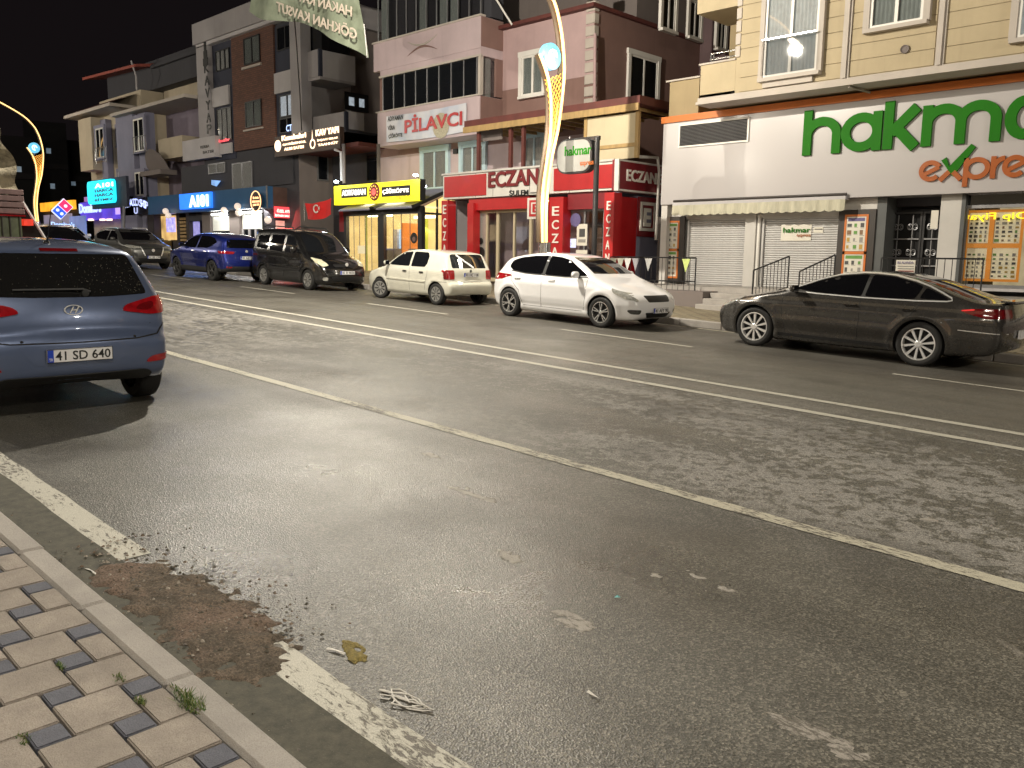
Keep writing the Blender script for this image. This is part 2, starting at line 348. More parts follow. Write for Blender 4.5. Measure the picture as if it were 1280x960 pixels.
# near pavement: bedding, kerb stones, pavers
sheet('pavement_bed', -60, 20, -3, KN_IN + .004, .095, M['soil'], 1, 1)
_km = None
def kerbstone(x0, x1, y0, y1, h0, h1, name, mat, parent, b=.012):
    z = G((x0 + x1) / 2); mb = MB()
    g0, g1 = G(x0), G(x1)
    j = random.uniform(-.002, .003)
    mb.add([(x0, y0, g0 + h0), (x1, y0, g1 + h0), (x1, y1, g1 + h0), (x0, y1, g0 + h0), (x0, y0, g0 + h1 + j), (x1, y0, g1 + h1 + j), (x1, y1, g1 + h1 + j), (x0, y1, g0 + h1 + j)],
           [(0, 3, 2, 1), (4, 5, 6, 7), (0, 1, 5, 4), (1, 2, 6, 5), (2, 3, 7, 6), (3, 0, 4, 7)])
    return mb.build(name, mat, parent, bevel=b)
pav = sheet('pavement', -60, 20, -3, KN_IN, .09, M['soil'])
kerb = sheet('kerb', -60, 20, KN_IN, KN_OUT - .01, .05, M['kerb'])
xs = -3.56 - .8 * 25
for k in range(46):
    kerbstone(xs + .004, xs + .8 - .004, KN_IN + random.uniform(-.003, .003), KN_OUT + random.uniform(-.003, .003), -.05, .125, 'kerb_stone', M['kerb'], kerb, .014); xs += .8
# pinwheel pattern of 2x2 tan and 1x1 blue-grey blocks
u = .1085; bx, by = -2.527, .903
def paver_mesh(nx, ny, mat, name):
    mb = MB(); g = .004; wx = nx * u - g * 2; wy = ny * u - g * 2
    mb.box((-wx / 2, -wy / 2, -.05), (wx / 2, wy / 2, 0)); me = bpy.data.meshes.new(name); me.from_pydata(mb.v, [], mb.f); me.materials.append(mat)
    bm = bmesh.new(); bm.from_mesh(me); bmesh.ops.recalc_face_normals(bm, faces=bm.faces); bmesh.ops.bevel(bm, geom=bm.edges[:], offset=.005, segments=2, affect='EDGES'); bm.to_mesh(me); bm.free()
    me.polygons.foreach_set('use_smooth', [True] * len(me.polygons)); me.set_sharp_from_angle(angle=.6); return me
PM = {}
npav = 0
rest = MB()
for j in range(-4, 22):
    for i in range(-24, 10):
        for (ox, oy, wx, wy, mt) in ((0, 0, 2, 2, 'tan_paver'), (-3, 1, 1, 1, 'blue_paver')):
            X0 = bx + (5 * i + 2 * j + ox) * u; Y0 = by + (-j + oy) * u; Y1 = Y0 + wy * u; X1 = X0 + wx * u
            yy1 = min(Y1, KN_IN + .002)
            if yy1 - Y0 < .03 or X0 < -9 or X1 > 1 or Y0 < -.9: continue
            ny = 2 if yy1 - Y0 > 1.5 * u else 1
            near = (-5.3 < X0 < -1.35 and Y0 > .0 and Y0 > (X0 * -1 - 3.1) * -.55 - .1)
            vis = near and (Y0 > .18 + (X0 + 1.9) * -.9 * 0)
            zz = .125 + random.uniform(-.0025, .0025)
            if vis and npav < 300 and Y0 > -.02 - (X0 + 1.5) * 0:
                key = (wx, ny, mt)
                if key not in PM: PM[key] = paver_mesh(wx, ny, M[mt], 'paver')
                o = ob('paver', PM[key], pav); npav += 1
                o.location = (Vector((X0 + wx * u / 2, Y0 + ny * u / 2, G(X0 + wx * u / 2) + zz)) )
                o.matrix_parent_inverse = Matrix.Identity(4)
                o.rotation_euler = (random.uniform(-.006, .006), SLOPE + random.uniform(-.006, .006), random.uniform(-.006, .006))
            else:
                g = .004; z = G((X0 + X1) / 2)
                rest.box((X0 + g, Y0 + g, z + .07), (X1 - g, yy1 - g, z + zz), 0 if mt == 'tan_paver' else 1)
ro = rest.build('pavers', [M['tan_paver'], M['blue_paver']], pav); ro['kind'] = 'stuff'
print('pavers', npav)
# far pavement: kerb stones + yellow-grey small paving as one raised sheet
fp, nt, bs = _new('far_paving'); P = pos(nt)
bk = nd(nt, 'ShaderNodeTexBrick'); nt.links.new(mapv(nt, P, (1, 1, 1)), bk.inputs[0]); bk.inputs['Scale'].default_value = 1; bk.inputs['Brick Width'].default_value = .4; bk.inputs['Row Height'].default_value = .2; bk.inputs['Mortar Size'].default_value = .02
bk.inputs['Color1'].default_value = (.32, .28, .19, 1); bk.inputs['Color2'].default_value = (.24, .20, .13, 1); bk.inputs['Mortar'].default_value = (.06, .05, .035, 1)
nt.links.new(mixc(nt, ramp(nt, noise(nt, 3, 4, .6, P).outputs[0], [(.3, 0), (.8, .6)]).outputs[0], bk.outputs[0], (.12, .10, .07)), bs.inputs['Base Color']); bs.inputs['Roughness'].default_value = .8
bump(nt, bs, bk.outputs['Fac'], -.5, .01)
M['far_paving'] = fp
fpav = sheet('far_pavement', -140, 60, KF + .11, 30, .13, fp)
fk = sheet('far_kerb', -140, 60, KF + .01, KF + .13, .05, M['kerb'])
xs = -60
while xs < 8:
    kerbstone(xs + .006, xs + .994, KF, KF + .125, -.05, .14, 'kerb_stone', M['kerb'], fk, .015); xs += 1.0
# ================================================================== CARS
def chaikin(P, n=2):
    P = [tuple(p) for p in P]
    for _ in range(n):
        Q = []
        for i in range(len(P)):
            a, b = P[i], P[(i + 1) % len(P)]
            if a == b: Q.append(a); continue
            Q += [(a[0] * .75 + b[0] * .25, a[1] * .75 + b[1] * .25), (a[0] * .25 + b[0] * .75, a[1] * .25 + b[1] * .75)]
        P = Q
    return P
def fillet(P, r=.035):
    Q = []; n = len(P)
    for i in range(n):
        a, b, d = P[i - 1], P[i], P[(i + 1) % n]; la, lb = math.dist(a, b), math.dist(b, d); ra, rb = min(r, la * .4), min(r, lb * .4)
        p = (b[0] + (a[0] - b[0]) * ra / la, b[1] + (a[1] - b[1]) * ra / la); q = (b[0] + (d[0] - b[0]) * rb / lb, b[1] + (d[1] - b[1]) * rb / lb)
        Q += [p, (p[0] * .25 + b[0] * .5 + q[0] * .25, p[1] * .25 + b[1] * .5 + q[1] * .25), q]
    return Q
class Body:
    """car body as a smooth intersection of side outline, plan outline and cross-section"""
    def __init__(s, L, W, sil, hw, pw, k=.09, bulF=.05, bulR=.04, crown=.04, feat=None, keep=2):
        s.L, s.W, s.k, s.bF, s.bR, s.crown, s.feat = L, W, k, bulF, bulR, crown, feat
        s.P = np.array(chaikin(sil, keep)); s.hw = np.array(hw, float); s.pw = np.array(pw, float)
    def sd(s, x, z):
        P = s.P; Q = np.roll(P, -1, 0); x = x[:, None]; z = z[:, None]
        ex = (Q - P)[None, :, 0]; ez = (Q - P)[None, :, 1]; wx = x - P[None, :, 0]; wz = z - P[None, :, 1]
        t = np.clip((wx * ex + wz * ez) / (ex * ex + ez * ez + 1e-12), 0, 1)
        d = np.sqrt(((wx - ex * t) ** 2 + (wz - ez * t) ** 2).min(1))
        c = ((P[None, :, 1] > z) != (Q[None, :, 1] > z)) & (x < ex * (z - P[None, :, 1]) / np.where(np.abs(ez) < 1e-9, 1e-9, ez) + P[None, :, 0])
        return np.where(c.sum(1) % 2 == 1, -d, d)
    def f(s, x, y, z):
        y = np.abs(y); h = np.interp(z, s.hw[:, 0], s.hw[:, 1]); p = np.interp(x, s.pw[:, 0], s.pw[:, 1])
        b = (y / (s.W / 2)) ** 2; c = s.L / 2; e = x - c
        xx = c + e * (1 + np.where(e < 0, s.bF, s.bR) * b * np.abs(e / c))
        d1 = s.sd(xx, z + s.crown * b)
        d2 = y - h * p
        if s.feat: d2 = d2 + s.feat(x, z)
        k = s.k; hh = np.clip(.5 + .5 * (d1 - d2) / k, 0, 1)
        return d2 * (1 - hh) + d1 * hh + k * hh * (1 - hh)
    def cast(s, O, D, t1):
        """first point from outside: bisect on O + t D between t=0 (outside) and t1 (inside)"""
        lo = np.zeros(len(O)); hi = np.full(len(O), t1) if np.isscalar(t1) else t1.copy()
        for _ in range(20):
            m = (lo + hi) / 2; p = O + D * m[:, None]; ins = s.f(p[:, 0], p[:, 1], p[:, 2]) < 0
            hi = np.where(ins, m, hi); lo = np.where(ins, lo, m)
        return O + D * ((lo + hi) / 2)[:, None]
    def march(s, O, D, tmax, n=60):
        t = np.full(len(O), tmax); done = np.zeros(len(O), bool)
        for i in range(n + 1):
            q = O + D * (tmax * i / n); ins = s.f(q[:, 0], q[:, 1], q[:, 2]) < 0
            t = np.where(ins & ~done, tmax * i / n, t); done |= ins
        lo = np.maximum(t - tmax / n, 0); hi = t
        for _ in range(14):
            m = (lo + hi) / 2; p = O + D * m[:, None]; ins = s.f(p[:, 0], p[:, 1], p[:, 2]) < 0
            hi = np.where(ins, m, hi); lo = np.where(ins, lo, m)
        return O + D * ((lo + hi) / 2)[:, None]
    def grad(s, p):
        e = .004; g = np.stack([s.f(*(p + np.eye(3)[i] * e).T) - s.f(*(p - np.eye(3)[i] * e).T) for i in range(3)], 1)
        return g / np.maximum(np.linalg.norm(g, axis=1, keepdims=True), 1e-9)
    def shell(s, nx=96, ny=26, nz=26):
        L, W = s.L, s.W; H = s.P[:, 1].max(); zb = s.P[:, 1].min(); zc = (H + zb) * .42
        ax, bx = .75, L - .75
        X = np.linspace(-.15, L + .15, nx + 1); Yy = np.linspace(-W / 2 - .12, W / 2 + .12, ny + 1); Z = np.linspace(zb - .12, H + .12, nz + 1)
        verts = []; faces = []
        def face(A, B, mk, flip):
            b = sum(len(v) for v in verts); g = np.array([mk(a, c) for c in B for a in A]); verts.append(g); n = len(A)
            for j in range(len(B) - 1):
                for i in range(n - 1):
                    q = (b + j * n + i, b + j * n + i + 1, b + (j + 1) * n + i + 1, b + (j + 1) * n + i); faces.append(q[::-1] if flip else q)
        face(X, Z, lambda a, c: (a, Yy[0], c), False); face(X, Z, lambda a, c: (a, Yy[-1], c), True)
        face(X, Yy, lambda a, c: (a, c, Z[-1]), False); face(X, Yy, lambda a, c: (a, c, Z[0]), True)
        face(Yy, Z, lambda a, c: (X[0], a, c), True); face(Yy, Z, lambda a, c: (X[-1], a, c), False)
        V = np.concatenate(verts); C = np.stack([np.clip(V[:, 0], ax, bx), np.zeros(len(V)), np.full(len(V), zc)], 1)
        # roof line rays should stay inside: lower centre over the ends
        D = C - V; P = s.cast(V, D, 1.0)
        return P, faces
    def solve(s, a, b, view):
        n = len(a); a = np.asarray(a, float); b = np.asarray(b, float)
        if view == 'side': O = np.stack([a, np.full(n, s.W / 2 + .2), b], 1); D = np.tile([0., -1, 0], (n, 1)); T = s.W / 2 + .2
        elif view == 'front': O = np.stack([np.full(n, -.2), a, b], 1); D = np.tile([1., 0, 0], (n, 1)); T = s.L * .6
        elif view == 'rear': O = np.stack([np.full(n, s.L + .2), a, b], 1); D = np.tile([-1., 0, 0], (n, 1)); T = s.L * .6
        else: O = np.stack([a, b, np.full(n, 2.4)], 1); D = np.tile([0., 0, -1], (n, 1)); T = 2.2
        return s.march(O, D, T)
    def patch(s, poly, view='side', off=.004, grid=.05, thick=.02, smooth=1, mirror=False):
        if smooth: poly = fillet(poly)
        # resample the outline
        R_ = []
        for i in range(len(poly)):
            a, b = poly[i], poly[(i + 1) % len(poly)]; d = math.dist(a, b)
            if d < 1e-6: continue
            for q in range(max(1, int(math.ceil(d / grid)))): t = q / max(1, int(math.ceil(d / grid))); R_.append((a[0] + (b[0] - a[0]) * t, a[1] + (b[1] - a[1]) * t))
        n = len(R_); xs = [p[0] for p in R_]; zs = [p[1] for p in R_]; pts = [Vector(p) for p in R_]
        def inside(x, z):
            c = False
            for i in range(n):
                x1, z1 = R_[i]; x2, z2 = R_[(i + 1) % n]
                if (z1 > z) != (z2 > z) and x < (x2 - x1) * (z - z1) / (z2 - z1) + x1: c = not c
            return c
        gx = min(xs) + grid / 2
        while gx < max(xs):
            gz = min(zs) + grid / 2
            while gz < max(zs):
                if inside(gx, gz) and min(math.dist((gx, gz), p) for p in R_) > grid * .4: pts.append(Vector((gx, gz)))
                gz += grid
            gx += grid
        r = delaunay_2d_cdt(pts, [(i, (i + 1) % n) for i in range(n)], [], 1, 1e-6)
        P2 = np.array([(p[0], p[1]) for p in r[0]]); F = [list(q) for q in r[2]]
        P = s.solve(P2[:, 0], P2[:, 1], view)
        if view == 'side': F = [q for q in F if all(P[k][1] > s.W * .33 for k in q)]
        if F:      # keep the largest connected piece
            par_ = list(range(len(P)))
            def find(a):
                while par_[a] != a: par_[a] = par_[par_[a]]; a = par_[a]
                return a
            for q in F:
                for k in q[1:]: par_[find(k)] = find(q[0])
            cn = {}
            for q in F: cn[find(q[0])] = cn.get(find(q[0]), 0) + 1
            big = max(cn, key=cn.get); F = [q for q in F if find(q[0]) == big]
            us = sorted({k for q in F for k in q}); mp = {a: i for i, a in enumerate(us)}; P = P[us]; F = [[mp[k] for k in q] for q in F]
        N = s.grad(P); A = P + N * off; B = P - N * thick
        cnt = {}
        for q in F:
            for i in range(len(q)): e = (q[i], q[(i + 1) % len(q)]); cnt[e] = 1
        bd = [e for e in cnt if (e[1], e[0]) not in cnt]
        V = [tuple(p) for p in A] + [tuple(p) for p in B]; m = len(A)
        FF = F + [(e[1], e[0], e[0] + m, e[1] + m) for e in bd]
        if mirror: V = [(p[0], -p[1], p[2]) for p in V]
        return V, FF
class Car:
    def __init__(s, name, label, cat, body, paint, front_x, yc, facing, wheels, R, group=None, yaw=0, loc_z=0, scale=1):
        s.B = body; s.L = body.L; s.paint = paint
        s.root = thing(name, label, cat, (front_x, yc, G(front_x)), group)
        s.root.rotation_mode = 'XYZ'
        # local frame: x = -(distance from front) so the nose points to +x
        s.root.scale = (scale,) * 3
        rot = Matrix.Rotation(math.atan(SLOPE), 4, 'Y') @ Matrix.Rotation((0 if facing > 0 else PI) + yaw, 4, 'Z')
        s.root.rotation_euler = rot.to_euler('XYZ'); s.root.location = (front_x, yc, G(front_x) + loc_z)
        s.wheels = wheels; s.R = R
    def part(s, V, F, name, mat, parent=None, smooth=True, mats_idx=None, sharp=40):
        V = [(-p[0], -p[1], p[2]) for p in V]      # front-distance -> forward, keep handedness
        me = bpy.data.meshes.new(name); me.from_pydata(V, [], [tuple(q) for q in F])
        for mm in (mat if isinstance(mat, (list, tuple)) else [mat]): me.materials.append(mm)
        if mats_idx is not None: me.polygons.foreach_set('material_index', mats_idx)
        bm = bmesh.new(); bm.from_mesh(me); bmesh.ops.remove_doubles(bm, verts=bm.verts, dist=.0004); bmesh.ops.recalc_face_normals(bm, faces=bm.faces); bm.to_mesh(me); bm.free()
        if smooth:
            me.polygons.foreach_set('use_smooth', [True] * len(me.polygons)); me.set_sharp_from_angle(angle=math.radians(sharp))
        o = bpy.data.objects.new(name, me); col.objects.link(o); o.parent = parent or s.root
        return o
    def body(s, arch=None, low=None, low_mat=None, nx=96, name='body', nz=26):
        P, F = s.B.shell(nx, 26, nz)
        idx = None; mats = [s.paint, M['dark']]
        if low_mat is not None: mats.append(low_mat)
        P2 = P[np.array(F)].mean(1)
        idx = [2 if (low_mat is not None and low(p)) else 0 for p in P2]
        o = s.part([tuple(p) for p in P], F, name, mats, mats_idx=idx, sharp=60)
        mb = MB(); A = arch or s.R + .045
        for xw in s.wheels:
            for sg in (-1, 1):
                y0, y1 = sorted((sg * (s.B.W / 2 - .27), sg * (s.B.W / 2 + .2)))
                mb.lathe([(0, y0), (A, y0), (A, y1), (0, y1)], (-xw, 0, s.R), 'y', 40, 1)
        c = mb.build('cut', [s.paint, M['dark']]); c.parent = s.root
        md = o.modifiers.new('b', 'BOOLEAN'); md.operation = 'DIFFERENCE'; md.solver = 'EXACT'; md.object = c; md.material_mode = 'INDEX'
        bpy.context.view_layer.update()
        me = bpy.data.meshes.new_from_object(o.evaluated_get(bpy.context.evaluated_depsgraph_get()))
        o.modifiers.clear(); old = o.data; o.data = me; me.name = name; bpy.data.meshes.remove(old); cm = c.data; bpy.data.objects.remove(c); bpy.data.meshes.remove(cm)
        me.polygons.foreach_set('use_smooth', [True] * len(me.polygons)); me.set_sharp_from_angle(angle=math.radians(42))
        s.bo = o; return o
    def patch(s, poly, view, name, mat, off=.004, grid=.06, thick=.02, smooth=1, both=False, parent=None, mirror=False):
        out = []
        for mr in ((False, True) if both else (mirror,)):
            V, F = s.B.patch(poly, view, off, grid, thick, smooth, mr); out.append(s.part(V, F, name, mat, parent))
        return out[0] if len(out) == 1 else out
    def strip(s, pts, view, name, mat, wd=.012, off=.006, thick=.012, both=False, mirror=False, parent=None):
        """raised line along the surface"""
        P = []
        for i in range(len(pts) - 1):
            a, b = pts[i], pts[i + 1]; n = max(1, int(math.dist(a, b) / .06))
            P += [(a[0] + (b[0] - a[0]) * t / n, a[1] + (b[1] - a[1]) * t / n) for t in range(n)]
        P.append(pts[-1]); A, Bq = [], []
        for i, p in enumerate(P):
            a = P[max(i - 1, 0)]; b = P[min(i + 1, len(P) - 1)]; d = math.dist(a, b) or 1; q = (-(b[1] - a[1]) / d * wd / 2, (b[0] - a[0]) / d * wd / 2)
            A.append((p[0] + q[0], p[1] + q[1])); Bq.append((p[0] - q[0], p[1] - q[1]))
        a = np.array(A + Bq); S = s.B.solve(a[:, 0], a[:, 1], view); N = s.B.grad(S); U = S + N * off; D = S - N * thick; n = len(P)
        V = [tuple(p) for p in U] + [tuple(p) for p in D]
        F = []
        for i in range(n - 1):
            F += [(i, i + 1, n + i + 1, n + i), (i, 2 * n + i, 2 * n + i + 1, i + 1), (n + i, n + i + 1, 3 * n + i + 1, 3 * n + i)]
        for mr in ((False, True) if both else (mirror,)):
            s.part([(p[0], -p[1], p[2]) for p in V] if mr else V, F, name, mat, parent)
    def wheel(s, rim_mat, spokes=5, tyre_w=.2, rimr=.66, style='star', steer=0, inset=.015, cap=None):
        R = s.R; first = {}
        for k, xw in enumerate(s.wheels):
            for sg in (-1, 1):
                # outer side is +y locally for sg = 1
                w2 = tyre_w; rr = R * rimr
                mb = MB(); mb.lathe([(rr, -w2), (R - .02, -w2), (R - .003, -w2 + .02), (R, -w2 * .75), (R, -w2 * .25), (R - .003, -.02), (R - .025, -.002), (R - .045, .002), (rr + .01, -.006), (rr, -.012)], (0, 0, 0), 'y', 40)
                if 'tyre' not in first:
                    o = mb.build('wheel', M['rubber'], s.root, smooth=True); o.parent = s.root; o.matrix_parent_inverse = Matrix.Identity(4); first['tyre'] = o.data
                    r = MB(); r.lathe([(rr + .004, -.004), (rr - .012, -.002), (rr - .018, -.03), (rr - .03, -w2 + .01)], (0, 0, 0), 'y', 40)
                    hub = rr * .22
                    for q in range(spokes):
                        a = 2 * PI * q / spokes + .3
                        if style == 'star':
                            for da in (-.16, .16) if spokes <= 6 else (0,):
                                w0, w1 = (rr * .10, rr * .10) if spokes <= 6 else (rr * .09, rr * .17)
                                ca, sa = math.cos(a), math.sin(a); cb, sb = math.cos(a + da), math.sin(a + da)
                                p0 = Vector((ca * hub * .6, -.012, sa * hub * .6)); p1 = Vector((cb * (rr - .008), -.012, sb * (rr - .008))); t = (p1 - p0).normalized(); n_ = Vector((-t.z, 0, t.x))
                                r.add([p0 + n_ * w0 / 2, p0 - n_ * w0 / 2, p1 - n_ * w1 / 2, p1 + n_ * w1 / 2] + [p + Vector((0, -.03, 0)) for p in (p0 + n_ * w0 / 2, p0 - n_ * w0 / 2, p1 - n_ * w1 / 2, p1 + n_ * w1 / 2)],
                                      [(0, 1, 2, 3), (4, 7, 6, 5), (0, 4, 5, 1), (1, 5, 6, 2), (2, 6, 7, 3), (3, 7, 4, 0)])
                        else:      # wheel cover: broad sectors with slots
                            da = PI / spokes * .62
                            P4 = [(hub, a - da * .5), (rr - .01, a - da), (rr - .01, a + da), (hub, a + da * .5)]
                            v = [Vector((q_[0] * math.cos(q_[1]), -.006, q_[0] * math.sin(q_[1]))) for q_ in P4]
                            r.add(v + [p + Vector((0, -.02, 0)) for p in v], [(0, 1, 2, 3), (4, 7, 6, 5), (0, 4, 5, 1), (1, 5, 6, 2), (2, 6, 7, 3), (3, 7, 4, 0)])
                    r.lathe([(0, -.004), (hub * .75, -.004), (hub, -.012), (hub, -.05)], (0, 0, 0), 'y', 20)
                    ro_ = r.build('rim', rim_mat, o, smooth=True, sharp=math.radians(30)); ro_.matrix_parent_inverse = Matrix.Identity(4); first['rim'] = ro_.data
                    b = MB(); b.lathe([(rr - .02, -.07), (rr * .72, -.055), (0, -.055)], (0, 0, 0), 'y', 32)
                    bo = b.build('brake_disc', M['dark'] if style != 'cover' else M['black_trim'], o); bo.matrix_parent_inverse = Matrix.Identity(4); first['disc'] = bo.data
                    O = (o, ro_, bo)
                else:
                    o = bpy.data.objects.new('wheel', first['tyre']); col.objects.link(o); o.parent = s.root
                    for nm, key in (('rim', 'rim'), ('brake_disc', 'disc')):
                        c = bpy.data.objects.new(nm, first[key]); col.objects.link(c); c.parent = o
                o.location = (-xw, sg * (s.B.W / 2 - inset), R)
                o.rotation_euler = (0, random.uniform(0, 1) * 0 + k * .5, (0 if sg > 0 else PI) + (steer if k == 0 else 0))
    def mirror_unit(s, x, z, mat, w=.20, h=.14, d=.11, foot=None):
        """door mirror pair"""
        for sg in (-1, 1):
            p = s.B.solve([x], [z], 'side')[0]; y = p[1] + .02
            n = 14; V = []; F = []
            prof = [(0, .0), (.15, .7), (.45, 1), (.8, 1), (1, .86)]
            for a, r in prof:
                for q in range(n):
                    t = 2 * PI * q / n; c, s_ = math.cos(t), math.sin(t); ce = (abs(c) ** .7) * (1 if c > 0 else -1); se = (abs(s_) ** .7) * (1 if s_ > 0 else -1)
                    V.append((x - d / 2 + d * a, sg * (y + w / 2 + ce * w / 2 * r), z + .05 + se * h / 2 * r))
            for j in range(len(prof) - 1):
                F += [(j * n + q, j * n + (q + 1) % n, (j + 1) * n + (q + 1) % n, (j + 1) * n + q) for q in range(n)]
            F.append(tuple(range(4 * n, 5 * n)))
            o = s.part(V, F, 'door_mirror', mat)
            mb = MB(); mb.bar((x, sg * (y - .04), z), (x - .01, sg * (y + w * .45), z + .005), .05, .03); s.part(mb.v, mb.f, 'mirror_foot', M['black_trim'], o, False)
            mb = MB(); mb.box((x + d / 2, sg * (y + .02), z - .005), (x + d / 2 + .004, sg * (y + w - .02), z + .105)); s.part(mb.v, mb.f, 'mirror_glass', M['glass_dark'], o, False)
    def plate(s, txt, z, end, y=0, w=.52, h=.11, tilt=0.0, blue=True):
        """number plate with its characters"""
        p = s.B.solve([y], [z], end)[0]; p2 = s.B.solve([y], [z + .05], end)[0]
        x = (max if end == 'rear' else min)(p[0], p2[0]); sg = 1 if end == 'rear' else -1
        x += sg * .012; mb = MB(); mb.box((x, y - w / 2, z - h / 2), (x + sg * .008, y + w / 2, z + h / 2)); o = s.part(mb.v, mb.f, 'number_plate', M['plate_white'], None, False)
        # local coordinates used by part(): (-x,-y,z)
        xf = -(x + sg * .008); n = -sg
        lx = 1 if n < 0 else -1    # reading direction: viewed from behind (normal -x) text runs towards -y ... (+y for front)
        rd = Vector((0, -1, 0)) if n < 0 else Vector((0, 1, 0))
        c = Vector((xf, -y, z))
        fr = MB(); e = .004
        for a, b in (((-w / 2, -h / 2), (w / 2, -h / 2 + e)), ((-w / 2, h / 2 - e), (w / 2, h / 2)), ((-w / 2, -h / 2 + e), (-w / 2 + e, h / 2 - e)), ((w / 2 - e, -h / 2 + e), (w / 2, h / 2 - e))):
            fr.box((xf, a[0], z + a[1]), (xf + n * .002, b[0], z + b[1]))
        f_ = fr.build('plate_frame', M['plate_ink'], None); f_.parent = o; f_.location = (0, -y, 0)
        if blue:
            q = c + rd * (-w / 2 + .006); q2 = q + rd * .045
            b_ = MB().box((xf, q.y, z - h / 2 + .005), (xf + n * .003, q2.y, z + h / 2 - .005)).build('plate_band', M['plate_blue'], None); b_.parent = o
            t_ = letters('plate_country_code', 'TR', q + rd * .008 + Vector((n * .003, 0, -h / 2 + .014)), rd * .03, Vector((0, 0, .024)), M['plate_white'], None, .01, .002); t_.parent = o
        t = letters('plate_number', txt, c + rd * (-w / 2 + (.065 if blue else .02)) + Vector((n * .001, 0, -h * .34)), rd * (w - (.085 if blue else .04)), Vector((0, 0, h * .68)), M['plate_ink'], None, .018, .003)
        t.parent = o
        return o
def car_paint(name, c, rough=.28, metal=.3, flake=.1):
    m, nt, bs = _new(name); P = nd(nt, 'ShaderNodeTexCoord').outputs['Object']
    n = noise(nt, 4, 5, .65, P); bs.inputs['Metallic'].default_value = metal
    b = mixc(nt, ramp(nt, n.outputs[0], [(.35, 0), (.75, 1)]).outputs[0], c, tuple(x * (1 - flake) + .01 for x in c))
    nt.links.new(b, bs.inputs['Base Color'])
    rr = nd(nt, 'ShaderNodeMapRange'); nt.links.new(noise(nt, 9, 5, .7, P).outputs[0], rr.inputs[0]); rr.inputs[3].default_value = rough * .7; rr.inputs[4].default_value = rough * 1.5; nt.links.new(rr.outputs[0], bs.inputs['Roughness'])
    bs.inputs['Coat Weight'].default_value = 1; bs.inputs['Coat Roughness'].default_value = .04
    return m
M['p_white'] = car_paint('white_car_paint', (.82, .82, .84), .3, 0, .04); M['p_cream'] = car_paint('cream_white_car_paint', (.66, .65, .56), .4, 0, .12)
M['p_brown'] = car_paint('dark_bronze_car_paint', (.055, .051, .047), .24, .5); M['p_black'] = car_paint('black_car_paint', (.004, .004, .0045), .2, 0)
M['p_blue'] = car_paint('deep_blue_car_paint', (.010, .022, .20), .28, .5); M['p_grey'] = car_paint('grey_car_paint', (.085, .085, .082), .3, .5)
M['p_steelblue'] = car_paint('steel_blue_car_paint', (.10, .135, .24), .34, .4)
M['plastic_dark'] = plain('dark_plastic', (.022, .022, .023), .6, var=.15)
def sg_(x): return 1 / (1 + np.exp(-np.clip(x, -30, 30)))
def gauss(x, c, w): return np.exp(-((x - c) / w) ** 2)

def door_lines(c, xs, z0, ztop, mat=None):
    for x in xs: c.strip([(x[0], z0), (x[1], ztop)], 'side', 'door_gap', M['dark'], .007, .0012, .006, both=True)

